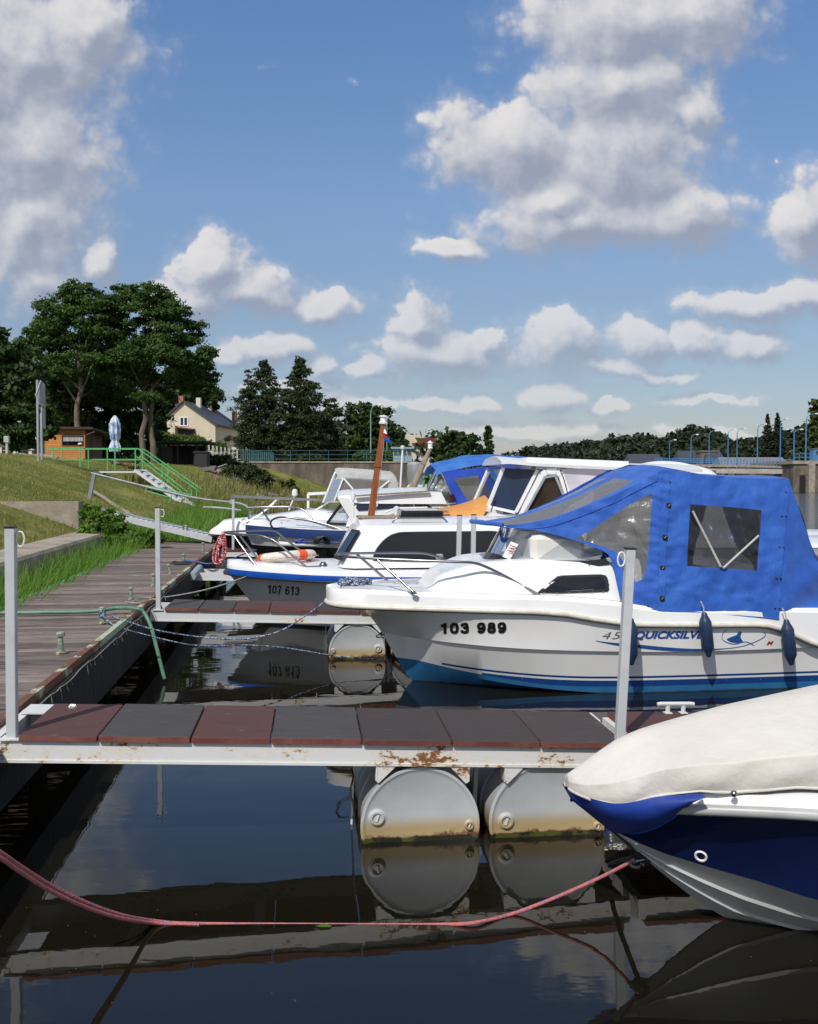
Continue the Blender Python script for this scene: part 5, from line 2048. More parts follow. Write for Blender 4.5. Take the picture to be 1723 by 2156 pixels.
for a_, lab in zip(LAMPS, LL):
    lamp(lab, a_[0], a_[1], a_[2], a_[3], a_[4], LAMPBLUE, 'blue lamps along the weir', bool(a_[5]))

# ------------------------------------------------------------------ weir bridge and far buildings
WY = 150.0
x0, x1 = at(1380, 1000, 162).x, at(1671, 1000, WY).x
T = Thing('weir_bridge', 'long pale weir footbridge with blue railing across the river', 'bridge', ((x0 + x1) / 2, 156, 0))
za, zb_ = at(1500, 988, WY).z, at(1500, 1006, WY).z
T.part('girder', MB().bar((x0, 162, (za + .9)), (x1, WY, za + .9 - .55), .9, .35), CONC, world=True)
T.part('girder', MB().bar((x0, 162, za - .1), (x1, WY, za - .35), 1.0, .75), mk('pale_girder', (.42, .40, .37), (.32, .30, .27), .8, rough=.9), world=True)
T.part('lower_pipe', MB().bar((x0, 162.2, zb_ - .1), (x1, WY + .2, zb_ - .3), .2, .2), mk('weir_pipe', (.36, .38, .38), rough=.6), world=True)
n = 44
mb = MB()
for i in range(n + 1):
    t = i / n
    x = x0 + (x1 - x0) * t
    y = 162 + (WY - 162) * t
    mb.bar((x, y, za + 1.0 - .5 * t), (x, y, za + 2.0 - .5 * t), .09)
for z in (1.35, 1.7, 2.0):
    mb.bar((x0, 162, za + z), (x1, WY, za + z - .5), .09)
T.part('railing', mb, LAMPBLUE, world=True, kind='stuff')
for i in range(3):
    t = (i + .3) / 3
    x = x0 + (x1 - x0) * t
    T.part('pier', MB().box((x - .8, 156, -1), (x + .8, 161, za - .1)), CONCD, world=True)
p0, p1_ = at(1671, 1035, WY - 4), at(1800, 1035, WY - 4)
T = Thing('weir_pier', 'big stained concrete weir pier at the right edge of the river', 'pier', (p0.x, WY - 4, 0))
zt = at(1690, 970, WY - 4).z
T.part('body', MB().box((p0.x, WY - 4, -2), (p1_.x, WY + 14, zt - .5)), CONCD, world=True)
T.part('cap', MB().box((p0.x - .25, WY - 4.25, zt - .497), (p1_.x, WY + 14, zt)), CONC, world=True)
T.part('buttress', MB().box((at(1699, 1000, WY - 4).x, WY - 4.9, -2), (at(1712, 1000, WY - 4).x, WY - 4.003, zt - .51)), CONC, world=True)
T.part('recess_shade', MB().box((at(1684, 1000, WY - 4).x, WY - 4.06, 0), (at(1696, 1000, WY - 4).x, WY - 4.004, 2.6)), BLACK, world=True)  # black slab on the pier face; the recess shade is its colour
mb = MB()
for i in range(12):
    x = p0.x + (p1_.x - p0.x) * i / 11
    mb.bar((x, WY - 4, zt), (x, WY - 4, zt + 1.05), .08)
for z in (.5, 1.05):
    mb.bar((p0.x, WY - 4, zt + z), (p1_.x, WY - 4, zt + z), .08)
T.part('railing', mb, LAMPBLUE, world=True)
q = at(1719, 965, WY)
T = Thing('blue_cabin', 'bright blue control cabin on the weir pier at the right edge', 'cabin', (q.x, WY, zt))
T.part('body', MB().rbox((-.4, 0, 0), (1.6, 1.6, 1.9), .05), LAMPBLUE)
T.part('roof', MB().box((-.5, -.1, 1.902), (1.7, 1.7, 2.0)), SLATEL)
T.part('window', MB().box((0, -.02, 1.0), (1.1, -.003, 1.6)), TINTB)

FB = [((1326, 1400), 955, 985, 270, SLATE, 'dark slate-roofed shed, leftmost across the river'), ((1432, 1490), 948, 985, 262, SLATE, 'stone building with a stepped gable across the river'),
      ((1490, 1530), 948, 990, 255, SLATE, 'small stone house end behind the blue lamps'), ((1520, 1665), 962, 985, 245, SLATEL, 'long low shed with a grey sheet roof behind the weir')]
STONEB = mk('far_stone_wall', (.16, .13, .10), (.12, .10, .08), .3, rough=.95)
for (xs_, yt, yb, Y0, rm, lab) in FB:
    a, b = at(xs_[0], yb, Y0), at(xs_[1], yb, Y0)
    zt = at(xs_[0], yt, Y0).z
    ze = 2 + (zt - 2) * .58
    T = Thing('far_building', lab, 'building', ((a.x + b.x) / 2, Y0, 2), 'buildings across the river')
    T.part('wall', MB().box((a.x, Y0, 1.5), (b.x, Y0 + 9, ze)), STONEB, world=True)
    wd_ = .5
    mb = MB().add([(a.x - .3, Y0 - .4, ze + .004), (b.x + .3, Y0 - .4, ze + .004), (b.x - wd_, Y0 + 4.5, zt), (a.x + wd_, Y0 + 4.5, zt), (a.x - .3, Y0 + 9.4, ze + .004), (b.x + .3, Y0 + 9.4, ze + .004)],
                  [(0, 1, 2, 3), (3, 2, 5, 4), (0, 3, 4), (1, 5, 2), (0, 4, 5, 1)])
    T.part('roof', mb, rm, world=True)
    n = max(2, int((b.x - a.x) / 2.4))
    for i in range(n):
        x = a.x + (b.x - a.x) * (i + .5) / n
        T.part('window', MB().box((x - .4, Y0 - .03, 2.4), (x + .4, Y0 - .004, ze - .6)), TINT, world=True)
a = at(1492, 945, 258)
T = Thing('far_tower', 'square stone stair tower among the far buildings', 'tower', (a.x, 258, 2))
T.part('wall', MB().box((-2.2, 0, -.5), (2.2, 4, at(1492, 952, 258).z - 2)), STONEB)
T.part('parapet', MB().box((-2.4, -.2, at(1492, 952, 258).z - 1.997), (2.4, 4.2, at(1492, 948, 258).z - 2)), STONEB)
T.part('window', MB().box((-.5, -.03, 3), (.5, -.003, 4.6)), TINT)

# ------------------------------------------------------------------ boats: helpers
def hull_loft(S, rows_f, sub=(1,)):
    """rows_f: functions s -> (half breadth, z), keel to rail.  Returns MB of both sides and the transom."""
    rings = []
    for s in S:
        side = [rf(s) for rf in rows_f]
        pts_ = []
        for i in range(len(side) - 1):
            n = sub[i] if i < len(sub) else 1
            for j in range(n):
                t = j / n
                pts_.append((side[i][0] * (1 - t) + side[i + 1][0] * t, side[i][1] * (1 - t) + side[i + 1][1] * t))
        pts_.append(side[-1])
        rings.append([(s, -b, z) for b, z in reversed(pts_)] + [(s, b, z) for b, z in pts_])
    mb = MB().loft(rings)
    n = len(rings[0])
    b = len(mb.v) - n
    mb.f.append(tuple(b + i for i in range(n)))
    mb.m.append(0)
    return mb


def bvh_of(mb):
    return BVHTree.FromPolygons([tuple(v) for v in mb.v], mb.f)


def text_mesh(body, bold=0.0, shear=0.0, spacing=1.0):
    cu = bpy.data.curves.new('lettering', 'FONT')
    cu.body = body
    cu.offset = bold
    cu.shear = shear
    cu.space_character = spacing
    cu.resolution_u = 3
    o = bpy.data.objects.new('tmp', cu)
    COL.objects.link(o)
    bpy.context.view_layer.update()
    dg = bpy.context.evaluated_depsgraph_get()
    me = bpy.data.meshes.new_from_object(o.evaluated_get(dg))
    v = [(p.co.x, p.co.y) for p in me.vertices]
    f = [tuple(p.vertices) for p in me.polygons]
    bpy.data.objects.remove(o)
    bpy.data.meshes.remove(me)
    x0, x1 = min(p[0] for p in v), max(p[0] for p in v)
    y0, y1 = min(p[1] for p in v), max(p[1] for p in v)
    return [((p[0] - x0) / (x1 - x0), (p[1] - y0) / (y1 - y0)) for p in v], f


STROKES = {
    '0': [[(.5, 0), (.2, .05), (.06, .25), (.03, .5), (.06, .75), (.2, .95), (.5, 1), (.8, .95), (.94, .75), (.97, .5), (.94, .25), (.8, .05), (.5, 0)]],
    '1': [[(.66, 1.14), (.66, -.14)], [(.02, .80), (.34, .84), (.66, 1.02)]],
    '3': [[(.06, .74), (.14, .92), (.38, 1), (.66, 1), (.86, .9), (.88, .68), (.72, .55), (.42, .53), (.72, .51), (.94, .38), (.92, .14), (.70, .01), (.38, 0), (.12, .08), (.04, .26)]],
    '6': [[(.92, .78), (.80, .95), (.55, 1), (.25, .93), (.07, .65), (.04, .35), (.14, .08), (.45, 0), (.80, .06), (.95, .28), (.84, .52), (.55, .60), (.25, .52), (.07, .34)]],
    '7': [[(.03, 1), (1.0, 1)], [(.93, .97), (.62, .55), (.40, -.14)]],
    '8': [[(.5, .54), (.2, .62), (.12, .8), (.26, .96), (.5, 1), (.74, .96), (.88, .8), (.8, .62), (.5, .54), (.14, .44), (.04, .24), (.18, .04), (.5, 0), (.82, .04), (.96, .24), (.86, .44), (.5, .54)]],
}
STROKES['9'] = [[(1 - x, 1 - y) for x, y in STROKES['6'][0]]]


def stroke_text(fr, bvh, s, p0, p1, h, wt, off=.004):
    """hull numbers: thick rounded strokes laid on the hull; wt is the stroke as part of the height"""
    ux, uy = p1[0] - p0[0], p1[1] - p0[1]
    L = math.hypot(ux, uy)
    nx, ny = uy / L, -ux / L
    cells = sum(.62 if c == ' ' else 1.0 for c in s)
    cw = L / cells
    out = MB()
    x = 0.0
    w = wt * h
    for c in s:
        if c == ' ':
            x += .62 * cw
            continue
        g = .045 * cw
        for k, st in enumerate(STROKES[c]):
            pts = [(p.x, p.y) for p in smooth_path([(a, b, 0) for a, b in st], 3)] if c not in '17' else [(st[i][0] + (st[i + 1][0] - st[i][0]) * j / 6, st[i][1] + (st[i + 1][1] - st[i][1]) * j / 6) for i in range(len(st) - 1) for j in range(6)] + [st[-1]]
            pp = []
            for a, b in pts:
                xx = x + g + w * .5 + a * (cw - 2 * g - w)
                yy = w * .42 + b * (h - w * .84)
                pp.append((p0[0] + ux / L * xx + nx * yy, p0[1] + uy / L * xx + ny * yy))
            r = ribbon(fr, bvh, pp, w * (1.0 if c not in '17' else 1.05), off)
            out.add(r.v, r.f)
        x += cw
    return out


def decal(fr, bvh, v, f, p0, p1, h, off=.004):
    """flat print laid on a hull: unit square letters between two picture points, h pixels tall"""
    out = []
    ux, uy = p1[0] - p0[0], p1[1] - p0[1]
    L = math.hypot(ux, uy)
    nx, ny = uy / L, -ux / L
    for (a, b) in v:
        q = fr.hit(bvh, p0[0] + ux * a + nx * h * b, p0[1] + uy * a + ny * h * b, off)
        out.append(q if q is not None else None)
    f = [t for t in f if all(out[i] is not None for i in t)]
    out = [q if q is not None else Vector((0, 0, 0)) for q in out]
    return clean(MB().add(out, f))


def px_poly(fr, bvh, pts, off=.004):
    vs = [fr.hit(bvh, x, y, off) for x, y in pts]
    vs = [v for v in vs if v is not None]
    return MB().add(vs, [tuple(range(len(vs)))])


def ribbon(fr, bvh, pts, w, off=.004):
    """a thin printed line; pts (x, y) px, w list or number of px"""
    vs, fs = [], []
    n = len(pts)
    for i, (x, y) in enumerate(pts):
        a, b = pts[max(0, i - 1)], pts[min(n - 1, i + 1)]
        d = Vector((b[0] - a[0], b[1] - a[1])).normalized()
        ww = (w[i] if isinstance(w, (list, tuple)) else w) / 2
        for s in (-1, -.33, .33, 1):
            vs.append(fr.hit(bvh, x - d.y * ww * s, y + d.x * ww * s, off))
    for i in range(n - 1):
        for c in range(3):
            q = (4 * i + c, 4 * i + c + 1, 4 * i + c + 5, 4 * i + c + 4)
            if all(vs[k] is not None for k in q):
                fs.append(q)
    vs = [v if v is not None else Vector((0, 0, 0)) for v in vs]
    return clean(MB().add(vs, fs))


def sp2(pts, k=6):
    return [(p.x, p.y) for p in smooth_path([(x, y, 0) for x, y in pts], k)]


def skin_between(path_a, path_b, nv=6, mapw=None):
    """quads between two equal-length 3d paths"""
    rings = []
    for a, b in zip(path_a, path_b):
        row = []
        for j in range(nv + 1):
            p = Vector(a).lerp(Vector(b), j / nv)
            if mapw:
                p = mapw(p, j / nv)
            row.append(p)
        rings.append(row)
    return MB().loft(rings)


# ================================================================== white cuddy boat with the blue canvas
OB = gz(869, 1433, 0)
MBt = Tr(OB) @ RotZ(math.radians(8.0))
FB_ = Fr(MBt)
Bt = Thing('canopy_boat', 'white cuddy-cabin motorboat numbered 103 989 with a royal blue canvas canopy', 'boat', MBt, 'boats moored at the finger docks')
bR = sp([(-.80, .0), (-.785, .13), (-.75, .23), (-.68, .32), (-.5, .44), (-.2, .56), (.2, .675), (.8, .84), (1.5, .945), (2.5, .975), (3.9, .93)])
rub_px = [(697, 1270), (720, 1274), (771, 1277), (850, 1280), (946, 1283), (1097, 1287), (1185, 1292), (1239, 1301), (1302, 1310), (1335, 1314), (1480, 1315.5), (1604, 1315), (1625, 1318), (1723, 1358)]
zR = sp(sorted(FB_.picks(rub_px, bR)))
stem = sp(sorted([(p.x, p.z) for p in (FB_.P(x, y, 0) for x, y in ((768, 1284), (785, 1304), (805, 1333), (840, 1393), (869, 1433)))] + [(.35, -.14), (1.0, -.2), (4, -.2)]))
s_stem0 = FB_.P(768, 1284, 0).x


def keelB(s):
    if s < s_stem0:
        return (0, zR(s) - .035)
    return (0, min(stem(s), zR(s) - .02))


bK = sp([(-.28, 0), (-.1, .18), (.2, .45), (.6, .67), (1.1, .80), (1.7, .87), (2.5, .90), (3.9, .86)])
zK = sp(sorted(FB_.picks([(805, 1333), (900, 1347), (996, 1358), (1100, 1366), (1239, 1371), (1450, 1372), (1641, 1366), (1740, 1362)], bK)))
bC = sp([(-.13, 0), (.1, .17), (.4, .38), (.8, .57), (1.3, .71), (2, .79), (3.9, .80)])
zC = sp([(-.13, .165), (.1, .155), (.4, .115), (.8, .065), (1.3, .02), (1.9, -.015), (3.9, -.02)])


def rowC(s):
    k = keelB(s)
    if s < -.13:
        return (0.0, k[1])
    return (bC(s), max(k[1], zC(s)))


def rowK(s):
    if s < -.28:
        k = keelB(s)
        return (0.0, k[1]) if s > s_stem0 else (bR(s) * .45, k[1])
    return (bK(s), max(rowC(s)[1] + .0, zK(s)))


def rowK2(s):
    b, z = rowK(s)
    if s < -.28:
        return (b, z)
    e = min(1, (s + .28) / .5)
    return (b + .022 * e, z + .004)


def rowRl(s):
    return (max(0, bR(s) - .03), zR(s) - .035)


def rowMid(s):
    a, b = rowK2(s), rowRl(s)
    fl = max(0, .09 - .07 * max(0, s))              # bow flare is hollow
    return (a[0] * .5 + b[0] * .5 - fl * b[0] * .55, a[1] * .5 + b[1] * .5)


sT = 3.72
S = [-.80, -.795, -.785, -.77, -.75, -.72, -.68, -.62, -.55, -.5, -.46, s_stem0, -.4, -.35, -.28, -.2, -.13, -.05] + [i * .1 for i in range(0, 37)] + [sT]
S = sorted(set(S))
mb = hull_loft(S, [keelB, rowC, rowK, rowK2, rowMid, rowRl])
bv = bvh_of(mb)
HB = Bt.part('hull', mb, HULLB, smooth=28)
BVB = bv

# rub rail
for sd_ in (-1, 1):
    pth = [(s, sd_ * (bR(s) - .006), zR(s) - .006) for s in S if s >= -.785]
    if sd_ < 0:
        pathn = pth
    else:
        pathf = pth
full = pathn[::-1] + [(-.802, 0, zR(-.80) - .006)] + pathf
Bt.part('rub_rail', MB().tube(full, .021, 10), RUBC, smooth=50)

# deck moulding: gunwale, foredeck, cuddy
gtop = sp(sorted(FB_.picks([(716, 1240), (760, 1241), (892, 1247), (1016, 1252), (1137, 1254), (1290, 1266)], lambda s: max(0, bR(s) - .05)) + [(2.1, zR(2.1) + .135), (3.0, zR(2.6) + .13), (3.9, zR(2.6) + .10)]))


def dk_out(s):
    return (max(0, bR(s) - .012), zR(s) + .012)


def dk_mid(s):
    return (max(0, bR(s) - .022), max(zR(s) + .02, gtop(s) - .035))


def dk_top(s):
    return (max(0, bR(s) - .055), gtop(s))


def dk_in(s):
    return (max(0, bR(s) - .15), gtop(s) - .004)


def dk_c(s):
    return (0, gtop(s) + .015)


rows_d = [dk_c, dk_in, dk_top, dk_mid, dk_out]
Sd = [s for s in S if s <= 1.75]
mb = hull_loft(Sd, rows_d, (3, 1, 2, 1))
mb.f.pop(); mb.m.pop()
Sg = [s for s in S if s >= 1.7]
for sd_ in (-1, 1):
    rings = [[(s, sd_ * max(0, bR(s) - .26), gtop(s) - .45), (s, sd_ * (bR(s) - .25), gtop(s) - .01), (s, sd_ * dk_in(s)[0], dk_in(s)[1]), (s, sd_ * dk_top(s)[0], dk_top(s)[1]), (s, sd_ * dk_mid(s)[0], dk_mid(s)[1]), (s, sd_ * dk_out(s)[0], dk_out(s)[1])] for s in Sg]
    mb.loft(rings, flip=sd_ > 0)
Bt.part('deck', mb, WHITE, smooth=35)
Bt.part('cockpit_sole', MB().box((1.7, -.72, .22), (sT - .02, .72, .26)), DARKSHED)  # near-black colour carries the shade under the canopy
Bt.part('transom_top', MB().box((sT - .06, -.82, .1), (sT - .005, .82, gtop(3.0) - .03)), WHITE)

# cuddy cabin
cb_ = sp([(.08, .40), (.3, .52), (.7, .66), (1.2, .74), (1.95, .79)])
csh_b = sp([(.10, .30), (.3, .40), (.7, .535), (1.2, .63), (1.95, .69)])
cz = sp(sorted([(.115, gtop(.11) + .055)] + FB_.picks([(945, 1207), (1030, 1186), (1150, 1183), (1282, 1184)], csh_b) + [(2.1, gtop(1.9) + .40)]))
ctop = sp(sorted([(.12, gtop(.11) + .065)] + [(p.x, p.z) for p in (FB_.P(x, y, -.22) for x, y in ((940, 1203), (1000, 1189), (1050, 1176), (1120, 1169)))] + [(1.95, gtop(1.9) + .50)]))
rings = []
for s in [.085, .11, .14, .18, .25, .35, .45, .55, .65, .75, .9, 1.05, 1.2, 1.35, 1.5, 1.65, 1.8, 1.93]:
    e = min(1, max(0, (s - .08) / .10))
    b0, z0 = cb_(s), gtop(s) - .002
    b1, z1 = csh_b(s), z0 + (cz(s) - z0) * e
    b2, z2 = b1 * .55, z1 + (ctop(s) - cz(s)) * .8 * e
    z3 = z1 + (ctop(s) - cz(s)) * e
    prof2 = [(b0, z0), (b0 * .94 + b1 * .06, z0 + .25 * (z1 - z0)), (b0 * .25 + b1 * .75, z0 + .86 * (z1 - z0)), (b1 * .97, z1), (b1 * .85, z1 + .012 * e), (b2, z2), (0, z3)]
    rings.append([(s, -b, z) for b, z in prof2] + [(s, b, z) for b, z in reversed(prof2[:-1])])
mb = MB().loft(rings)
mb.f.append(tuple(range(len(rings[0])))); mb.m.append(0)
n0 = len(mb.v) - len(rings[0])
mb.f.append(tuple(n0 + i for i in range(len(rings[0])))[::-1]); mb.m.append(0)
CABB = bvh_of(mb)
Bt.part('cabin', mb, WHITE, smooth=40)
# side window
win = sp2([(1131, 1249), (1137, 1243), (1158, 1226), (1174, 1214), (1182, 1212), (1225, 1210.5), (1265, 1209.5), (1276, 1212), (1281, 1222), (1283, 1242), (1280, 1246), (1240, 1248), (1180, 1250), (1140, 1252)], 1)
inn = [(1142, 1245), (1160, 1231), (1178, 1218), (1225, 1215.5), (1266, 1214.5), (1273, 1222), (1277, 1239), (1230, 1242), (1170, 1245)]
wb = px_poly(FB_, CABB, win, .006)
w0 = Bt.part('window', wb, BLACK)
Bt.part('pane', px_poly(FB_, CABB, inn, .009), GLASSD if False else TINT, w0)
mb = MB()
for (x, y) in ((1146, 1247), (1158, 1229), (1181, 1214), (1213, 1212), (1243, 1211.5), (1277, 1217), (1281, 1231), (1270, 1245.5), (1247, 1246.3), (1222, 1247), (1197, 1247.5), (1172, 1248.5)):
    q = FB_.hit(CABB, x, y, .009)
    if q:
        mb.lathe([(0, .004), (.0075, .002), (.008, 0)][::-1], 8, Tr(q) @ RotX(math.pi / 2 + .25))
Bt.part('rivets', mb, STEEL, w0)

# windscreen: black base band and perspex
def lw(s):
    return csh_b(s) * .985


base_px = [(1033, 1180), (1060, 1185), (1100, 1190), (1150, 1193.5), (1238, 1193.5), (1284, 1184)]
top_px = [(1046, 1166), (1075, 1174), (1110, 1177.5), (1150, 1179), (1238, 1180), (1276, 1175)]
up_px = [(1074, 1112), (1100, 1116), (1140, 1121), (1190, 1132), (1240, 1148), (1290, 1172)]
bw = [.20, .33, .45, .54, .66, .69]
near_b = [FB_.P(x, y, -l) for (x, y), l in zip(base_px, bw)]
near_t = [FB_.P(x, y, -l * .985) for (x, y), l in zip(top_px, bw)]
near_u = [FB_.P(x, y, -l * .90) for (x, y), l in zip(up_px, bw)]
for lst in (near_b, near_t, near_u):
    mid = lst[0].copy(); mid.y = 0; mid.x -= .03
    lst.insert(0, mid)
def both(l):
    return [Vector((p.x, -p.y, p.z)) for p in reversed(l[1:])] + l
pb, pt, pu = (smooth_path(both(l), 3) for l in (near_b, near_t, near_u))
for p in pb:
    p.z -= .012
ws = Bt.part('windscreen', skin_between(pt, pu, 4), GLASS, smooth=60)
Bt.part('black_base_band', skin_between(pb, pt, 2), BLACKP, ws, smooth=60)
mb = MB()
for (x, y, l) in ((1241, 1188, .665), (1154, 1187, .55)):
    mb.lathe([(.009, 0), (.008, .003), (0, .005)], 8, Tr(FB_.P(x, y, -l - .012)) @ RotX(math.pi / 2))
Bt.part('band_screws', mb, STEEL, ws)
q0, q1 = FB_.P(1063, 1180, -.36), FB_.P(1082, 1128, -.33)
# sticker of notes behind the screen: a white notice with red lines
nt = MB().add([FB_.P(1058, 1172, -.30), FB_.P(1074, 1178, -.36), FB_.P(1092, 1146, -.36), FB_.P(1076, 1140, -.30)], [(0, 1, 2, 3)])
n_ = Bt.part('notice_sheet', nt, CHROMEW, ws)
mb = MB()
for j, (x0, y0, x1, y1) in enumerate(((1068, 1158, 1081, 1164), (1071, 1153, 1084, 1158.5), (1074, 1147.5, 1088, 1153))):
    mb.bar(FB_.P(x0, y0, -.345), FB_.P(x1, y1, -.375), .006, .008)
Bt.part('notice_lines', mb, REDL, n_)
# console and wheel seen through the screen
Bt.part('dashboard', MB().rbox((1.0, -.5, gtop(1.2) + .2), (1.5, .5, gtop(1.2) + .52), .05), CREAMW)
wh = [(1.62 + .03 * math.sin(t), .25 + .17 * math.cos(t), .98 + .17 * math.sin(t)) for t in np.linspace(0, 2 * math.pi, 21)]
Bt.part('steering_wheel', MB().tube(wh, .014, 6), BLACK)
for (y0, y1) in ((-.6, -.12), (.12, .6)):
    sb = MB().rbox((2.15, y0, .26), (2.6, y1, .62), .04)
    sb.rbox((2.52, y0, .63), (2.64, y1, 1.08), .04)
    Bt.part('seat', sb, DARKSHED)  # seats coloured dark to stand for the shaded canopy interior

# bow rail
rn = [FB_.P(x, y, l) for x, y, l in ((707, 1168, 0.0), (720, 1171, -.22), (790, 1176, -.38), (880, 1180, -.50), (956, 1183, -.58), (996, 1185, -.60), (1027, 1195, -.60), (1075, 1219, -.63), (1137, 1254, -.74))]
rf_ = [FB_.P(x, y, l) for x, y, l in ((707, 1168, 0.0), (730, 1165.5, .22), (800, 1164.5, .36), (880, 1164.5, .44), (914, 1170, .47), (943, 1181, .49), (985, 1200, .52))]
mb = MB().tube(smooth_path(rn, 5), .0125, 8)
mb.tube(smooth_path(rf_, 5), .0125, 8)
Bt.part('bow_rail', mb, STEEL, smooth=60)
for (a, b, l0, l1) in (((793, 1177), (872, 1248), -.38, -.62), ((751, 1166), (825, 1231), .28, .42)):
    p, q = FB_.P(*a, l0), FB_.P(*b, l1)
    Bt.part('rail_stanchion', MB().tube([p, q], .0125, 8).lathe([(.03, 0), (.03, .006), (.016, .012), (.016, .02)], 12, Tr(q - Vector((0, 0, .008)))), STEEL, smooth=50)
q = FB_.P(965, 1193, -.30)
mb = MB().lathe([(.036, 0), (.036, .012), (.026, .018), (.030, .05), (.034, .085), (.030, .092), (0, .094)], 14, Tr(q.x, q.y, gtop(q.x) + .06))
Bt.part('nav_light', mb, BLACKP, smooth=40)
Bt.part('nav_light_lens', MB().lathe([(.037, 0), (.037, .03)], 14, Tr(q.x, q.y, gtop(q.x) + .09)), CHROMEW, smooth=40)
cl = MB()
for (x, y) in ((840, 1241), (868, 1241.5)):
    p = FB_.P(x, y, -.02)
    cl.rbox((p.x - .05, -.05, gtop(p.x) + .013), (p.x + .05, .0, gtop(p.x) + .03), .01)
Bt.part('deck_hatch_hinges', cl, ALU)
e0 = FB_.P(803, 1338, 0)
Bt.part('towing_eye', MB().tube(smooth_path([e0 + Vector((.03, -.012, .01)), e0 + Vector((-.03, -.02, .01)), e0 + Vector((-.045, 0, -.005)), e0 + Vector((-.03, .02, -.02)), e0 + Vector((.03, .012, -.02))], 4), .006, 6), STEEL)

# lettering
Bt.part('registration_number', stroke_text(FB_, BVB, '103 989', (925, 1334), (1068, 1332.5), 23, .27, .007), LETTER)
v, f = text_mesh('450', -.012, .35, 1.1)
Bt.part('model_number', decal(FB_, BVB, v, f, (1268, 1345.5), (1331, 1344.5), 15), GREYL)
v, f = text_mesh('QUICKSILVER', .04, .32, 1.0)
Bt.part('maker_name', decal(FB_, BVB, v, f, (1337, 1348), (1497, 1347), 19), BLUEL)
sw = sp2([(1255, 1349), (1290, 1355), (1340, 1360), (1400, 1366), (1460, 1368.5), (1520, 1366), (1560, 1361), (1588, 1352), (1606, 1343), (1612, 1336), (1608, 1330)], 6)
n = len(sw)
wv = [max(1.2, 7.5 * math.sin(math.pi * min(1, (i / n) * 1.9)) if i / n < .53 else 1.2) for i in range(n)]
Bt.part('swoosh_print', ribbon(FB_, BVB, sw, wv), BLUEL)
fin = [(1530, 1345), (1540, 1341), (1551, 1337), (1556, 1330), (1560, 1323), (1566, 1320.5), (1562, 1330), (1559, 1340), (1562, 1347), (1566, 1352), (1552, 1353.5), (1540, 1352), (1534, 1349)]
em = px_poly(FB_, BVB, fin)
for pth, w_ in ((sp2([(1530, 1325), (1522, 1334), (1521, 1345), (1530, 1352)]), 1.0), (sp2([(1526, 1350), (1545, 1356), (1570, 1351), (1588, 1359)]), 1.3), (sp2([(1531, 1346.5), (1546, 1343.5), (1560, 1349)]), 1.0)):
    r_ = ribbon(FB_, BVB, pth, w_)
    em.add(r_.v, r_.f)
Bt.part('fin_emblem', em, BLUEL)
v, f = text_mesh('M', .03, .45, 1.0)
Bt.part('red_mark', decal(FB_, BVB, v, f, (1614, 1358), (1630, 1357), 8), REDL)

# ------------------------------------------------------------------ canvas canopy (a cover set on the boat, tied to it)
Cv = Thing('canvas_canopy', 'royal blue canvas canopy with clear and shade-tinted windows on the white boat', 'canopy', MBt)


def lat_near(x, y):
    """how far out the canvas stands on the near side at a picture point"""
    t = (y - 985) / 300.0
    t = max(0, min(1.06, t))
    l = -.70 - .23 * t ** .8
    if x < 1400:                                        # runs in to the windscreen
        u = max(0, min(1, (1400 - x) / 340.0))
        l = l * (1 - u ** 1.35) + (-.30 - .1 * t) * u ** 1.35
    return l


def wr(p, a=.012, sc=3.1):
    n = mnoise.noise(Vector((p.x * sc, p.z * sc * 1.2, 1.7))) + .5 * mnoise.noise(Vector((p.x * sc * 2.6 + p.z * 2.5, p.z * sc * 2.2, 4)))
    return n * a


def mapn(x, y):
    p = FB_.P(x, y, lat_near(x, y))
    d = FB_.d(x, y).normalized()
    q = wr(p, .030) + .022 * abs(mnoise.noise(Vector((p.x * 5 - p.z * 4, p.z * 6 + p.x * 2, 6)))) - .012 * abs(mnoise.noise(Vector((p.x * 11 + p.z * 8, p.z * 12, 2))))
    # slack bunches of cloth along the sewn seam and the lower edge
    q += .008 * math.sin(y * .32 + 2 * math.sin(x * .07)) * math.exp(-((x - 1396) / 26.0) ** 2)
    q += .010 * mnoise.noise(Vector((x * .035, y * .11, 9))) * max(0, min(1, (y - 1190) / 60))
    q *= max(0, min(1, (1280 + (x - 1392) * .07 - y) / 26)) if x > 1300 else 1
    return p - d * (q + .012)


side_front = [(1058, 1106), (1100, 1104), (1150, 1095), (1215, 1074), (1290, 1044), (1350, 1014), (1403, 985), (1402, 1030), (1398, 1100), (1395, 1180), (1392, 1284), (1360, 1281), (1333, 1277), (1316, 1269), (1309, 1258), (1300, 1228), (1293, 1200), (1288, 1180), (1279, 1166), (1250, 1151), (1212, 1137), (1175, 1126), (1145, 1119), (1110, 1113), (1075, 1112)]
hole_f = [(1212, 1135), (1240, 1118), (1280, 1093), (1320, 1066), (1366, 1041), (1374, 1041), (1372, 1070), (1368, 1130), (1362, 1190), (1356, 1218), (1340, 1226), (1318, 1200), (1312, 1180), (1300, 1163), (1270, 1151), (1240, 1141)]
side_main = [(1403, 985), (1430, 990), (1490, 1000.5), (1560, 1006), (1615, 1008), (1662, 1008), (1660, 1060), (1655, 1110), (1648, 1200), (1641, 1302), (1600, 1298), (1540, 1294), (1480, 1289), (1440, 1288), (1392, 1284), (1395, 1180), (1398, 1100), (1402, 1030)]
hole_m = [(1454, 1062), (1530, 1067), (1604, 1074), (1600, 1130), (1594, 1202), (1520, 1196), (1447, 1192), (1450, 1130)]
main, wins = cdt_panel(side_front, [hole_f], mapn, 7)
mirror = lambda m: MB().add([Vector((v.x, -v.y, v.z)) for v in m.v], [f[::-1] for f in m.f])
Cv.part('front_side_panel', clean(main), CANVAS, smooth=60)
Cv.part('far_front_panel', mirror(main), CANVAS, smooth=60)
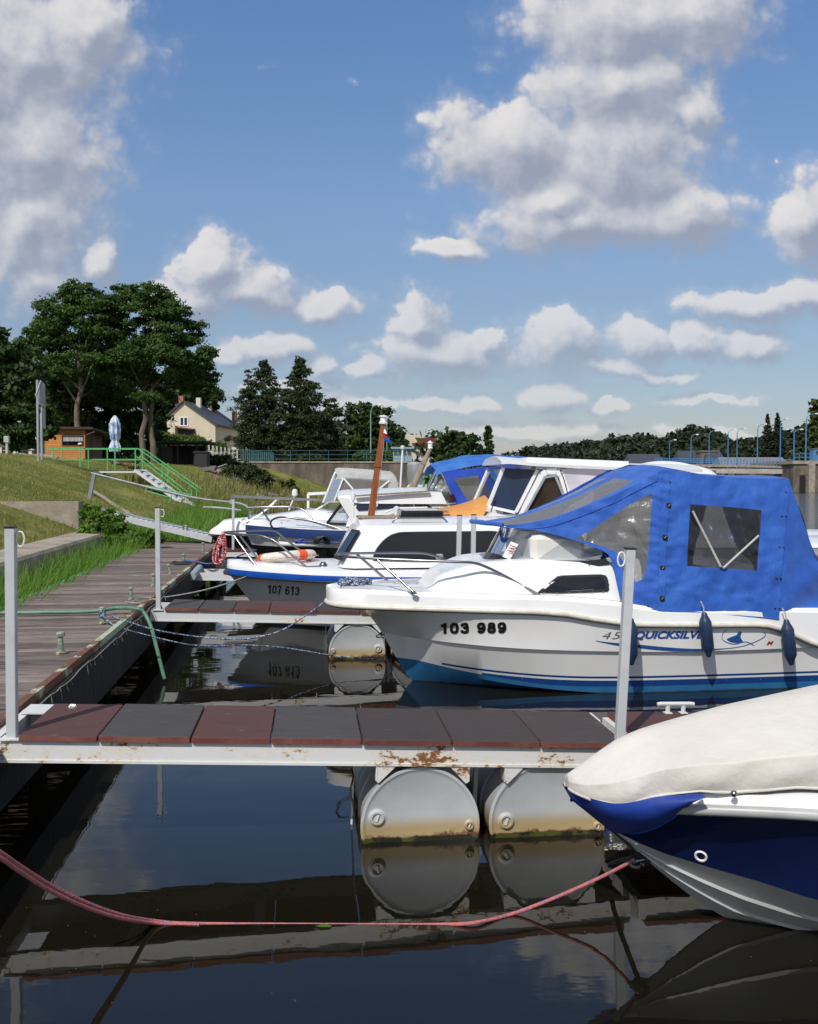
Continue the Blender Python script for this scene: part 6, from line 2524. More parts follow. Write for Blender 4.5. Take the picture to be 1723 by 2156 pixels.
Cv.part('clear_window', clean(mirror(wins[0])), VINYL, smooth=60)
Cv.part('clear_window', clean(wins[0]), VINYL, smooth=60)
main, wins = cdt_panel(side_main, [hole_m], mapn, 7)
Cv.part('main_side_panel', clean(main), CANVAS, smooth=60)
Cv.part('far_side_panel', mirror(main), CANVAS, smooth=60)
Cv.part('shade_tinted_window', clean(mirror(wins[0])), VINYLD, smooth=60)
Cv.part('shade_tinted_window', clean(wins[0]), VINYLD, smooth=60)
# overlapping seam strip with turn-button fasteners
seam = [(1406, 986), (1405, 1030), (1401, 1100), (1398, 1180), (1395, 1286)]
ea = [mapn(x - 10, y) + Vector((0, -.008, 0)) for x, y in sp2(seam, 10)]
eb = [mapn(x + 4, y) + Vector((0, -.010, 0)) for x, y in sp2(seam, 10)]
Cv.part('seam_strip', skin_between(ea, eb, 2), CANVAS, smooth=60)
mb, mb2 = MB(), MB()
for (x, y) in ((1407, 1063.5), (1399, 1130.5), (1394, 1195), (1393, 1259)):
    p = mapn(x, y) + Vector((0, -.018, 0))
    mb.rbox((-.022, -.008, -.019), (.022, .006, .019), .006, Tr(p))
    mb2.rbox((-.005, -.016, -.014), (.005, -.008, .014), .002, Tr(p) @ RotY(.6))
tb = Cv.part('turn_buttons', mb, BLACK)
Cv.part('button_bars', mb2, mk('brass', (.35, .26, .12), rough=.35, metal=1), tb)
mb = MB()
for (x, y) in ((1646, 1085.5), (1655, 1085.5), (1641, 1151), (1650, 1151), (1635, 1216), (1644, 1216), (1632, 1280), (1641, 1280), (1655, 1035), (1410, 1013), (1364, 1274)):
    p = mapn(x, y) + Vector((0, -.008, 0))
    mb.lathe([(.010, 0), (.009, .004), (0, .006)], 10, Tr(p) @ RotX(math.pi / 2))
Cv.part('press_studs', mb, STEEL, smooth=50)
# stitched hem ridge running from the windscreen to the front hoop
hem = [mapn(x, y) + Vector((0, -.004, 0)) for x, y in sp2([(1100, 1112), (1150, 1110), (1215, 1090), (1290, 1060), (1340, 1034), (1385, 1012)], 6)]
Cv.part('stitched_hem', MB().tube(hem, .0035, 5), BCANV2S)
# hoops behind the windows
mb = MB().tube([*[FB_.P(x, y, lat_near(x, y) - .045) for x, y in ((1459, 1076), (1518, 1193), (1524, 1196), (1598, 1128))]], .010, 8)
Cv.part('hoop_frame', mb, GCANV, smooth=40)
Cv.part('hoop_frame', MB().tube([FB_.P(1333, 1113, -.42), FB_.P(1398, 1232, -.70)], .010, 8), mk('grey_tube', (.25, .25, .25), rough=.4), smooth=40)
# roof
n = 16
near_top = [mapn(x, y) for x, y in sp2([(1403, 985), (1430, 990), (1490, 1000.5), (1560, 1006), (1615, 1008), (1662, 1008)], 4)]
rings = []
for p in near_top:
    row = []
    for j in range(n + 1):
        t = j / n
        y = p.y + (-p.y * 2) * t
        row.append((p.x + .012 * math.sin(t * 9 + p.x * 3), y, p.z + .035 * math.sin(math.pi * t) + .012 * mnoise.noise(Vector((p.x * 2.5, y * 2.5, 0)))))
    rings.append(row)
Cv.part('roof_panel', MB().loft(rings), CANVAS, smooth=60)
far_top = [Vector(r[-1]) for r in rings]
# far side and rear
fs0 = [Vector((p.x, p.y, p.z)) for p in far_top]
fs1 = [Vector((p.x + .05, .93, gtop(min(3.7, p.x)) - .02)) for p in far_top]
rc = [(1662, 1008), (1672, 1040), (1690, 1092), (1708, 1145), (1724, 1183), (1748, 1212), (1760, 1250), (1756, 1286), (1720, 1294), (1680, 1299), (1641, 1302), (1648, 1200), (1655, 1110), (1660, 1060)]


def maprc(x, y):
    e = max(0, (x - 1655) / 100.0)
    p = FB_.P(x, y, lat_near(x, y) + .16 * e)
    d = FB_.d(x, y).normalized()
    q = wr(p, .03) * min(1, e * 2.5) + .03 * math.sin(x * .05 + y * .06) * max(0, min(1, (y - 1150) / 60)) * min(1, e * 2)
    return p - d * q


main, _w = cdt_panel(rc, [], maprc, 7)
Cv.part('rear_corner_panel', clean(main), CANVAS, smooth=60)
rear_n = smooth_path([maprc(*q) for q in rc[:8]], 4)
rearA = [Vector(r) for r in rings[-1]]
kk = len(rear_n)
rear_out = []
for i, p in enumerate(rear_n):
    t = i / (kk - 1)
    row = []
    for j in range(13):
        u = j / 12
        y = p.y * (1 - 2 * u)
        x = p.x + .06 * math.sin(math.pi * u) * t
        row.append(Vector((x + .025 * mnoise.noise(Vector((u * 6, t * 5, 2))), y, p.z + (.0 if t < .9 else .03 * math.sin(u * 20)))))
    rear_out.append(row)
Cv.part('rear_panel', MB().loft(rear_out), CANVAS, smooth=60)
# front slope, four-sided sheet from hoop to windscreen with two clear strips
nb_ = [mapn(x, y) for x, y in sp2([(1058, 1106), (1100, 1104), (1150, 1095), (1215, 1074), (1290, 1044), (1350, 1014), (1403, 985)], 6)]
nbl = len(nb_)
zf = near_top[0]


def mapslope(u, v):
    """u 0..1 windscreen -> hoop, v 0..1 near -> far"""
    i = u * (nbl - 1)
    a = nb_[min(nbl - 2, int(i))].lerp(nb_[min(nbl - 1, int(i) + 1)], i - int(min(nbl - 2, int(i))))
    b = Vector((a.x - .02, -a.y, a.z - .03 * u))
    p = a.lerp(b, v)
    # the sheet stands fuller in the middle, and the screen's top edge bows forward
    p.x -= .20 * math.sin(math.pi * v) * (1 - u)
    p.z += .05 * math.sin(math.pi * v) * (.4 + .6 * u) - .035 * math.sin(math.pi * u) * (.6 + .4 * math.cos(6 * v))
    p.z += .010 * mnoise.noise(Vector((u * 7, v * 5, 3)))
    return p


K = 100.0
out_ = [(0, 0), (K, 0), (K, K), (0, K)]
strips = [[(7, 12), (84, 12), (84, 40), (7, 40)], [(7, 54), (84, 54), (84, 88), (7, 88)]]
main, wins = cdt_panel(out_, strips, lambda x, y: mapslope(x / K, y / K), 3.2)
Cv.part('front_slope_panel', clean(main), CANVAS, smooth=60)
for w_ in wins:
    Cv.part('clear_strip', clean(w_), VINYLS, smooth=60)
# thickness of the rolled front edge
Cv.part('rolled_edge', MB().tube([mapslope(.01, j / 20) for j in range(21)], .02, 8), CANVAS, smooth=60)
edge = [mapn(x, y) + Vector((0, -.003, 0)) for x, y in sp2([(1058, 1110), (1110, 1113), (1145, 1119), (1212, 1137), (1250, 1151), (1279, 1165), (1290, 1185), (1300, 1228), (1309, 1260), (1333, 1277), (1392, 1285), (1480, 1290), (1540, 1295), (1641, 1303)], 5)]
Cv.part('lower_hem', MB().tube(edge, .0055, 6), CANVAS, smooth=60)
# outboard behind the transom
ob_ = MB().lathe([(.0, .58), (.13, .56), (.17, .48), (.18, .30), (.16, .16), (.10, .10), (.08, .08)][::-1], 18, Tr(sT + .28, .25, .55) @ Matrix.Diagonal((1.35, .8, 1, 1)))
OM = Thing('outboard_motor', 'black outboard motor at the stern of the white canopy boat', 'motor', MBt)
OM.part('cowl', ob_, BLACKP, smooth=60)
OM.part('leg', MB().bar((sT + .25, .25, .65), (sT + .32, .25, -.5), .12, .18), BLACK)
OM.part('clamp', MB().box((sT + .002, .1, .3), (sT + .14, .4, .62)), BLACK)

# fenders hanging on the near side
fl = ['blue fender partly hidden behind the right grey post', 'blue fender hanging over the end of the lettering', 'rightmost blue fender near the stern']
fx = [((1329, 1301), (1330, 1401)), ((1483, 1289), (1493, 1384)), ((1656, 1304), (1667, 1401))]
proto = None
for i, ((x0, y0), (x1, y1)) in enumerate(fx):
    a = FB_.P(x0, y0, -1.03)
    b = FB_.P(x1, y1, -1.03)
    top = a
    zdir = (a - b)
    Lf = zdir.length
    zdir.normalize()
    q = Vector((0, 0, 1)).rotation_difference(zdir).to_matrix().to_4x4()
    M = MBt @ Tr(a) @ q @ Matrix.Scale(Lf / .44, 4)
    if proto is None:
        Fd = Thing('fender', fl[i], 'fender', M, 'fenders on the white boat')
        r = .060
        Fd.part('body', MB().lathe([(0, -.44), (.018, -.437), (.026, -.42), (.030, -.405), (r * .8, -.365), (r, -.34), (r, -.20), (r, -.10), (r * .8, -.07), (.030, -.035), (.026, -.015), (.016, -.002), (0, 0)], 24), FENDER, smooth=30)
        Fd.part('eye', MB().tube([(0, -.026, -.418), (0, .026, -.418)], .009, 10), BLACK, smooth=50)
        Fd.part('lanyard', MB().tube([(0, 0, -.02), (.004, .01, .05), (0, .05, .10)], .006, 6), ROPEG, smooth=60)
        proto = Fd.o
    else:
        c = copy_tree(proto, M)
        c['label'] = fl[i]

# ================================================================== covered bowrider, front right
OA = gz(1533, 1934, 0)
MA = Tr(OA) @ RotZ(math.radians(7.0))
FA = Fr(MA)
A = Thing('covered_boat', 'navy blue bowrider under a cream canvas cover, cut by the right edge', 'boat', MA, 'boats moored at the finger docks')
sN = FA.P(1200, 1655, 0).x
bRA = sp([(sN, 0), (sN + .02, .06), (sN + .06, .115), (sN + .14, .18), (sN + .3, .28), (sN + .55, .41), (sN + .9, .56), (sN + 1.3, .70), (sN + 2, .86), (sN + 3, .93), (sN + 4.6, .88)])
zRA = sp(sorted(FA.picks([(1250, 1690), (1432, 1704), (1600, 1711), (1723, 1718)], bRA) + [(sN, FA.P(1203, 1672, 0).z), (3.9, .60)]))
stA = sp(sorted([(p.x, p.z) for p in (FA.P(x, y, 0) for x, y in ((1210, 1688), (1250, 1722), (1289, 1753), (1359, 1809), (1435, 1871), (1490, 1910), (1533, 1934)))] + [(.5, -.12), (4, -.25)]))


def kA(s):
    return (0, min(stA(s), zRA(s) - .03))


sA0 = FA.P(1289, 1753, 0).x
bcA = sp([(sA0, .0), (sA0 + .15, .085), (sA0 + .4, .22), (sA0 + .8, .40), (sA0 + 1.3, .58), (sA0 + 2.2, .74), (4, .78)])
zcA = sp(sorted([(p[0], p[1]) for p in FA.picks([(1289, 1753), (1352, 1784), (1470, 1823), (1592, 1858), (1723, 1899)], bcA)] + [(2.2, .02), (4, -.02)]))


def cA(s):
    k = kA(s)
    if s < sA0:
        return (0, k[1])
    return (bcA(s), max(k[1] + .0, zcA(s)))


def c2A(s):
    b, z = cA(s)
    return (b + (.018 if s > sA0 + .1 else 0), z + .012 if s > sA0 else z)


def rA(s):
    return (max(0, bRA(s) - .02), zRA(s) - .02)


def mA(s):
    a, b = c2A(s), rA(s)
    return (a[0] * .5 + b[0] * .5 - .10 * b[0] * max(.2, 1 - max(0, s - sN) / 2.2), a[1] * .5 + b[1] * .5)


SA = sorted(set([sN + .002, sN + .02, sN + .04, sN + .06, sN + .1, sN + .14, sA0] + [sN + .2 + .08 * i for i in range(24)] + [1.3 + .2 * i for i in range(13)]))
mb = hull_loft(SA, [c2A, mA, rA])
mb.f.pop(); mb.m.pop()
# split: topsides navy, bottom pale
A.part('topsides', mb, NAVY, smooth=40)
rings = []
for s in SA:
    k, c = kA(s), cA(s)
    hb = max(0, c[0])
    side = [(0, k[1])]
    for t in (.30, .33, .36, .62, .65, .68, 1.0):
        st = .014 if t in (.33, .65) and hb > .08 else 0
        side.append((hb * t + st * .5, k[1] + (c[1] - k[1]) * t ** 1.15 - st * .55))
    side.append(c2A(s))
    rings.append([(s, -b, z) for b, z in reversed(side)] + [(s, b, z) for b, z in side[1:]])
A.part('bottom', MB().loft(rings), mk('pale_grey_bottom', (.50, .50, .49), (.43, .43, .42), 3, rough=.35), smooth=25)
hb_ = hull_loft(SA, [c2A, mA, rA])
BVA = bvh_of(hb_)
A.part('transom', MB().add([(SA[-1], -bRA(4) + .02, zRA(4) - .02), (SA[-1], bRA(4) - .02, zRA(4) - .02), (SA[-1], .8, -.02), (SA[-1], 0, -.25), (SA[-1], -.8, -.02)], [(0, 1, 2, 3, 4)]), NAVY)
pn = [(s, -(bRA(s) - .004), zRA(s)) for s in SA]
pf = [(s, bRA(s) - .004, zRA(s)) for s in SA]
A.part('rub_rail', MB().tube([p for p in pn if p[0] > sN + .15], .022, 10), RUBG, smooth=50)
A.part('rub_rail', MB().tube([p for p in pf if p[0] > sN + .15], .022, 10), RUBG, smooth=50)
mb = MB()
for sd_ in (-1, 1):
    rings = [[(s, sd_ * max(0, bRA(s) - .010), zRA(s) + .01), (s, sd_ * max(0, bRA(s) - .03), zRA(s) + .055), (s, sd_ * max(0, bRA(s) - .12), zRA(s) + .075), (s, 0, zRA(s) + .08)] for s in SA]
    mb.loft(rings, flip=sd_ > 0)
A.part('gunwale', mb, WHITE, smooth=40)
v = [(.5 + .5 * math.cos(t), .5 + .5 * math.sin(t)) for t in np.linspace(0, 2 * math.pi, 25)[:-1]]
vo = [(1463 + 27 * a, 1807 - 22 * (1 - b) + 10 * (a - .5)) for a, b in v]
pth = [FA.hit(BVA, 1476.5 + 11.5 * math.cos(t), 1802 + 9.5 * math.sin(t) + 2.5 * math.cos(t), .002) for t in np.linspace(0, 2 * math.pi, 21)]
A.part('through_hull_ring', MB().tube(pth, .0055, 6, cap=False), CHROMEW, smooth=60)
A.part('through_hull_hole', MB().add([p.lerp(pth[0].lerp(pth[10], .5), .25) for p in pth[:-1]], [tuple(range(20))]), TINT)
e0 = FA.P(1352, 1804, 0)
mb = MB().tube(smooth_path([e0 + Vector((.03, -.02, .0)), e0 + Vector((-.02, -.026, -.005)), e0 + Vector((-.035, 0, -.03)), e0 + Vector((-.01, .022, -.035)), e0 + Vector((.05, .02, -.03))], 4), .006, 8)
A.part('bow_eye', mb, STEEL, smooth=60)

# cream cover
cz_px = [(1195, 1648), (1197, 1640), (1205, 1630), (1219, 1620), (1255, 1594), (1303, 1561), (1350, 1540), (1400, 1524.5), (1470, 1505), (1540, 1486), (1620, 1468), (1714, 1448), (1760, 1440)]
ridge = sp(sorted([(p.x, p.z) for p in (FA.P(x, y, -.03) for x, y in cz_px)] + [(1.2, .98), (2.0, 1.10), (2.8, 1.02), (3.7, .75)]))
low_px = [(1196, 1662), (1244, 1682), (1296, 1693), (1383, 1679), (1477, 1671), (1540, 1676), (1630, 1673), (1723, 1672)]
lowz = sp(sorted(FA.picks(low_px, lambda s: bRA(s) + .022) + [(2.0, .66), (3.7, .64)]))
Cc = Thing('boat_cover', 'cream canvas cover with a blue lower band stretched over the navy bowrider', 'boat cover', MA)
sC0 = FA.P(1194, 1648, 0).x
rings = []
SC_ = sorted(set([sC0 + .001, sC0 + .008, sC0 + .02, sC0 + .035, sC0 + .055, sC0 + .08, sC0 + .11] + [sC0 + .15 + .055 * i for i in range(32)] + [1.3 + .18 * i for i in range(13)]))
for s in SC_:
    b = bRA(s + .02) + .022 if s > sN else bRA(max(sN + .004, s + .02)) + .01
    e = (s - sC0)
    b = min(b, .004 + .52 * math.sqrt(max(0, e)))
    zt, zl = ridge(s), lowz(s)
    zt = max(zt, zl + .02)
    sh = min(.155, .55 * (zt - zl))
    row = []
    for t in (0, .1, .2, .3, .4, .5, .57, .615, .64, .66, .68, .705, .74, .79, .84, .89, .94, 1.0):
        ang = t * math.pi / 2
        # flat sloping top, rounded shoulder, hanging skirt
        if t < .66:
            u = t / .66
            y = b * (u * .985)
            z = zt + (zl + sh - zt) * (u ** 1.08)
            zf = zt + (zl + .03 - zt) * (u ** .85)
        else:
            u = (t - .66) / .34
            y = b * (.985 + .03 * math.sin(u * 3.0)) + (.016 * math.sin(s * 38 + 3 * math.sin(s * 9)) * math.exp(-max(0, s - sC0) / .35) + .005 * math.sin(s * 23 + u * 3)) * math.sin(u * 2.4) * min(1, e * 8)
            z0 = zl + sh
            z = z0 + (zl - z0) * u
            zf = zl + .03 * (1 - u)
        nrm = mnoise.noise(Vector((s * 2.4, y * 3, 1))) * .012 + mnoise.noise(Vector((s * 9 + y * 5, t * 4, 2))) * .009 * t
        pu = math.exp(-((s - FA.P(1541, 1671, -.5).x) / .10) ** 2) * max(0, t - .6) * math.sin(s * 70) * .012
        row.append((y + nrm + pu, z + nrm * .6, zf + nrm * .3))
    rings.append([(s, -y, z) for y, z, q in reversed(row)] + [(s, y, q) for y, z, q in row[1:]])
mb = MB().loft(rings)
mb.f.append(tuple(range(len(rings[0])))); mb.m.append(0)
Cc.part('cream_panel', mb, CREAM, smooth=60)
mb = MB().tube([r[0] for r in rings], .006, 6)
mb.tube([r[-1] for r in rings], .006, 6)
Cc.part('hem', mb, CREAM, smooth=60)
# blue nose band
bl_top = [(1196, 1664), (1215, 1672), (1244, 1681), (1296, 1692), (1340, 1687), (1383, 1678), (1430, 1674), (1477, 1671)]
bl_bot = [(1208, 1688), (1238, 1712), (1275, 1739), (1299, 1755), (1360, 1750), (1410, 1726), (1448, 1696), (1478, 1672)]


def at_out(x, y, extra):
    p = FA.P(x, y, 0)
    for _ in range(6):
        k = kA(p.x)[1]
        f_ = max(0, min(1, (p.z - k) / max(.02, zRA(p.x) - k)))
        p = FA.P(x, y, -(max(.0, bRA(p.x)) * f_ ** .75 + extra))
    return p


ta = smooth_path([at_out(x, y, .045) for x, y in bl_top], 4)
tb_ = smooth_path([at_out(x, y, .014) for x, y in bl_bot], 4)
mb = skin_between(ta, tb_, 8, lambda p, t: p + Vector((0, .010 * mnoise.noise(Vector((p.x * 9, p.z * 5, 3))) * math.sin(math.pi * t) - .048 * math.sin(math.pi * t ** .75) * min(1, max(0, (p.x - sC0) / .08)), 0)))
mb2 = MB().add([Vector((v.x, -v.y, v.z)) for v in mb.v], [f[::-1] for f in mb.f])
mb.add(mb2.v, mb2.f)
# joining nose between both flanks
mb.add([ta[0], Vector((ta[0].x, -ta[0].y, ta[0].z)), Vector((tb_[0].x, -tb_[0].y, tb_[0].z)), tb_[0]], [(0, 1, 2, 3)])
Cc.part('blue_band', mb, COVERB, smooth=60)
Cc.part('band_piping', MB().tube([p + Vector((0, -.002, 0)) for p in tb_[len(tb_) // 2:]], .005, 6), BLUESTR)
p = FA.P(1545, 1671, -(bRA(FA.P(1545, 1671, -.5).x) + .035))
Cc.part('snap_button', MB().lathe([(.013, 0), (.013, .006), (.008, .014), (0, .016)], 14, Tr(p) @ RotX(math.pi / 2)), STEEL, smooth=50)

# ================================================================== cabin cruiser 107 613
Z0 = 12.2
OC = at(574, 1316, Z0); OC.z = 0
MC = Tr(OC) @ RotZ(math.radians(7.0))
FC = Fr(MC)
Cb = Thing('cabin_cruiser', 'white cabin cruiser numbered 107 613 with a blue stripe and long black side window', 'boat', MC, 'boats moored at the finger docks')
sn = FC.P(478, 1205, 0).x


def simple_hull(fr, T, sn, L, beam, zb, zs, mat, stem_px=None, zch=.10, rake=1.0, stripes=None):
    bR_ = sp([(sn, 0), (sn + .03, .10), (sn + .1, .2), (sn + .3, .36), (sn + .7, .58), (sn + 1.2, .78), (sn + 2, .93), (sn + 3.2, 1.0), (L, .93)])
    zR_ = sp([(sn, zb), (sn + 1.5, (zb * 2 + zs) / 3 if False else zb - (zb - zs) * .45), (L, zs)])
    stx = sp([(sn, zb - .03), (sn * .72, zb * .66), (sn * .35, zb * .28), (0, 0), (.5, -.2), (1.5, -.3), (L, -.3)])
    bc = sp([(sn * .3, 0), (.3, .22), (.8, .48), (1.6, .72), (2.6, .82), (L, .80)])

    def k_(s):
        return (0, min(stx(s), zR_(s) - .02))

    def c_(s):
        k = k_(s)
        if s < sn * .3:
            return (0, k[1])
        return (bc(s) * beam, max(k[1], zch * max(0, 1 - s / 2.5)))

    def r_(s):
        return (bR_(s) * beam, zR_(s))

    def m_(s):
        a, b = c_(s), r_(s)
        return (a[0] * .5 + b[0] * .5 - .08 * b[0], a[1] * .5 + b[1] * .5)
    S_ = sorted(set([sn + .001, sn + .03, sn + .06, sn + .1, sn + .2] + [sn + .3 + .15 * i for i in range(int((L - sn - .3) / .15))] + [L]))
    mb = hull_loft(S_, [k_, c_, m_, r_])
    T.part('hull', mb, mat, smooth=35)
    return bR_, zR_, S_, mb


matC = two_tone('white_hull_dark_bottom', [(.03, (.03, .05, .10)), (9, (.66, .66, .64))])
bRC, zRC, SCs, hm = simple_hull(FC, Cb, sn, 6.2, 1.15, .735, .66, matC)
BVC = bvh_of(hm)
bmC = 1.15


def band(T, name, S_, bf, zf, beam, z0, z1, out, mat, w0=None):
    mb = MB()
    for sd_ in (-1, 1):
        rings = [[(s, sd_ * (bf(s) * beam + out), zf(s) + z0), (s, sd_ * (bf(s) * beam + out * 1.6), zf(s) + (z0 + z1) / 2), (s, sd_ * (bf(s) * beam + out), zf(s) + z1)] for s in S_]
        mb.loft(rings, flip=sd_ > 0)
    s0 = S_[0]
    return T.part(name, mb, mat, smooth=60)


band(Cb, 'blue_stripe', SCs, bRC, zRC, bmC, -.058, .012, .012, BLUESTR)
band(Cb, 'black_strake', SCs, bRC, zRC, bmC, -.078, -.058, .010, BLACK)


def deck_sheet(S_, bf, zf, beam, edge=.06, crown=.05, inset=.04, c0=0):
    rings = []
    for s in S_:
        b = bf(s) * beam
        prof2 = [(b + .008, zf(s) + c0), (b - .004, zf(s) + c0 + edge * .7), (max(0, b - inset), zf(s) + c0 + edge), (b * .5, zf(s) + c0 + edge + crown * .75), (0, zf(s) + c0 + edge + crown)]
        rings.append([(s, -y, z) for y, z in prof2] + [(s, y, z) for y, z in reversed(prof2[:-1])])
    mb = MB().loft(rings)
    mb.f.append(tuple(range(9))); mb.m.append(0)
    return mb


Cb.part('deck', deck_sheet(SCs, bRC, zRC, bmC, .06, .05, .05, .012), WHITE, smooth=40)
# cabin trunk
zd = .80
lb, lt = .90, .74
zroof = FC.P(744, 1108, -lt).z
x_fb, x_ft = FC.P(712, 1182, -.62).x, FC.P(750, 1110, -.55).x


def box_cabin(x0b, x0t, x1b, x1t, lb, lt, z0, z1, crown=.08, nose=.28, r=.05):
    """trunk cabin with rounded plan corners, sloped front and sides"""
    rings = []
    for (t, ins) in ((0, 0), (.45, .0), (.82, .0), (.93, .012), (1.0, .045)):
        z = z0 + (z1 - z0) * t
        xa = x0b + (x0t - x0b) * t + ins * 1.2
        xb = x1b + (x1t - x1b) * t - ins
        l = lb + (lt - lb) * t - ins
        rr = nose
        ring = []
        for k in range(7):
            a = math.pi / 2 * k / 6
            ring.append((xa + rr * .45 * (1 - math.sin(a)), -(l - rr + rr * math.sin(a)) if False else -(l - rr * (1 - math.sin(a))) if False else -(l - rr + rr * math.cos(math.pi / 2 - a)), z))
        ring = [(xa + rr * .8 * (1 - math.cos(a)), -(l - rr * (1 - math.sin(a))), z) for a in [math.pi / 2 * k / 6 for k in range(7)]]
        # ring from the front corner to the near side
        ring = [(xa, 0, z)] + ring + [(xb - .08, -l, z), (xb, -(l - .08), z), (xb, 0, z)]
        full_ = ring + [(x, -y, zz) for (x, y, zz) in reversed(ring[1:-1])]
        rings.append(full_)
    mb = MB().loft(rings, closed=True)
    n = len(rings[0])
    b = len(mb.v) - n
    m = n // 2
    # crowned roof
    mid = []
    top = rings[-1]
    half = [i for i in range(0, m + 1)]
    rows_ = []
    for i in half:
        p = Vector(top[i])
        q = Vector(top[(n - i) % n])
        rows_.append([p.lerp(q, t) + Vector((0, 0, crown * math.sin(math.pi * t) * (1 if 0 < i < m else 0))) for t in (0, .2, .4, .6, .8, 1)])
    mb.loft(rows_)
    return mb


cabm = box_cabin(x_fb, x_ft, 4.0, 3.95, lb, lt, zd, zroof, .09)
CABC = bvh_of(cabm)
Cb.part('cabin', cabm, WHITE, smooth=35)
wp = [(786, 1181), (785, 1175), (790, 1160), (803, 1142), (820, 1128), (836, 1122), (855, 1120), (930, 1119), (1000, 1118.5), (1035, 1118), (1052, 1121), (1059, 1131), (1056, 1155), (1044, 1176), (1034, 1185), (960, 1184), (870, 1183.5)]
Wn = Cb.part('side_window', px_poly(FC, CABC, sp2(wp + [wp[0]], 3)[:-1], .006), BLACK)
mb = MB()
cx_, cy_ = 925, 1152
Cb.part('pane', px_poly(FC, CABC, [(x + (cx_ - x) * .022, y + (cy_ - y) * .07) for x, y in sp2(wp + [wp[0]], 3)[:-1]], .010), TINT, Wn)
p = FC.hit(CABC, 925, 1175, .012)
Cb.part('window_handle', MB().rbox((-.045, -.01, -.05), (.045, 0, .05), .01, Tr(p)), ALU, Wn)
fwp = [(703.5, 1175), (718, 1150), (735, 1125), (743, 1114), (753, 1114), (758.5, 1118), (751, 1138), (735, 1162), (722, 1179), (717, 1181)]
vs = []
for x, y in fwp:
    q = FC.hit(CABC, x, y, .008)
    vs.append(q)
good = [q for q in vs if q is not None]
Fw = None
# raked front pane, built on the sloped corner of the trunk
fa, fb_ = FC.P(704, 1176, -.52), FC.P(743, 1114, -.46)
fc, fd = FC.P(759, 1117, -.735), FC.P(720, 1181, -.80)
Fw = Cb.part('front_window', MB().prism([fa, fd, fc, fb_], (-.012, -.008, .004)), BLACK)
cc_ = (fa + fb_ + fc + fd) / 4
Cb.part('pane', MB().add([p.lerp(cc_, .17) + Vector((-.018, -.013, .006)) for p in (fa, fd, fc, fb_)], [(0, 1, 2, 3)]), TINTB, Fw)
Cb.part('registration_number', stroke_text(FC, BVC, '107 613', (562, 1248.5), (631, 1253), 17, .15), LETTER)
# roof rails, hatch
mb = MB()
for (x0, x1, lat) in ((826, 942, -.56), (830, 940, .5)):
    a, b = FC.P(x0, 1106.5, lat), FC.P(x1, 1099, lat)
    zr = zroof + .035
    mb.tube(smooth_path([(a.x, lat, zr), (a.x + .05, lat, zr + .045), (a.x + .12, lat, zr + .055), (b.x - .12, lat, zr + .055), (b.x - .05, lat, zr + .045), (b.x, lat, zr)], 4), .011, 8)
Cb.part('roof_handrail', mb, STEEL, smooth=60)
hp0, hp1 = FC.P(842, 1090, -.15), FC.P(931, 1086, -.15)
hz_ = zroof + .095
hb2 = Cb.part('roof_hatch', MB().rbox((hp0.x, -.30, hz_), (hp1.x, .30, hz_ + .075), .02), BLACKP)
Cb.part('hatch_lid', MB().rbox((hp0.x + .04, -.26, hz_ + .077), (hp1.x - .04, .26, hz_ + .088), .005), GREYP, hb2)
q = FC.P(1128, 1096, -.4)
Cb.part('roof_vent', MB().lathe([(.06, 0), (.06, .03), (.10, .04), (.10, .055), (0, .07)], 16, Tr(q.x, q.y, zroof + .05)), ALU, smooth=40)
q0 = FC.P(758, 1100, -.2)
Cb.part('mast_step', MB().box((q0.x - .02, -.28, zroof + .075), (q0.x + .5, .2, zroof + .10)), PALEWOOD)
q = FC.P(744, 1070, -.05)
Cb.part('roof_light', MB().tube([(q.x, -.05, zroof + .07), (q.x, -.05, zroof + .30)], .012, 8).lathe([(.025, .30), (.03, .32), (.03, .39), (0, .40)], 12, Tr(q.x, -.05, zroof)), CHROMEW, smooth=40)
q = FC.P(838, 1072, .1)
Cb.part('mast_rest', MB().lathe([(.035, 0), (.03, .03), (.04, .10), (0, .12)], 12, Tr(q.x, .25, zroof + .10)), CHROMEW, smooth=40)
# mast with lantern and pennant
mlat = -.05
ma, mt = FC.P(781, 1092, mlat), FC.P(807, 893, mlat)
MT = Thing('wooden_mast', 'leaning varnished wooden mast with a white lantern on the cabin cruiser roof', 'mast', MC)
mb = MB().bar(ma, mt, .085, .085, w2=.06, h2=.06)
MT.part('spar', mb, MAHOG)
d_ = (mt - ma).normalized()
MT.part('band', MB().bar(ma.lerp(mt, .55), ma.lerp(mt, .565), .105, .105), MAHOG)
q = Vector((0, 0, 1)).rotation_difference(d_).to_matrix().to_4x4()
MT.part('lantern', MB().lathe([(.055, 0), (.06, .02), (.045, .03), (.045, .08), (.062, .09), (.062, .105), (0, .12)], 14, Tr(mt) @ q), CHROMEW, smooth=40)
MT.part('cleat', MB().tube([ma.lerp(mt, .13) + Vector((.055, -.04, 0)), ma.lerp(mt, .18) + Vector((.06, -.045, 0))], .01, 6), CHROMEW)
MT.part('halyard', MB().tube([FC.P(812, 898, mlat - .03), FC.P(803, 985, mlat - .04), FC.P(792, 1080, mlat - .02)], .004, 5), ROPEG)
fp = [FC.P(x, y, mlat) for x, y in ((809, 906), (815, 905), (816, 916), (807, 918))]
pn_ = [(809, 905), (817, 931), (824, 936), (806, 928)]
pen = Thing('pennant', 'small red white and blue pennant on the wooden mast', 'flag', MC)
P_ = lambda x, y: FC.P(x, y, mlat - .06 + .02 * math.sin(x * .7))
pen.part('white_strip', MB().add([P_(809, 903), P_(812, 905), P_(815, 914), P_(808, 911)], [(0, 1, 2, 3)]), FLAGW)
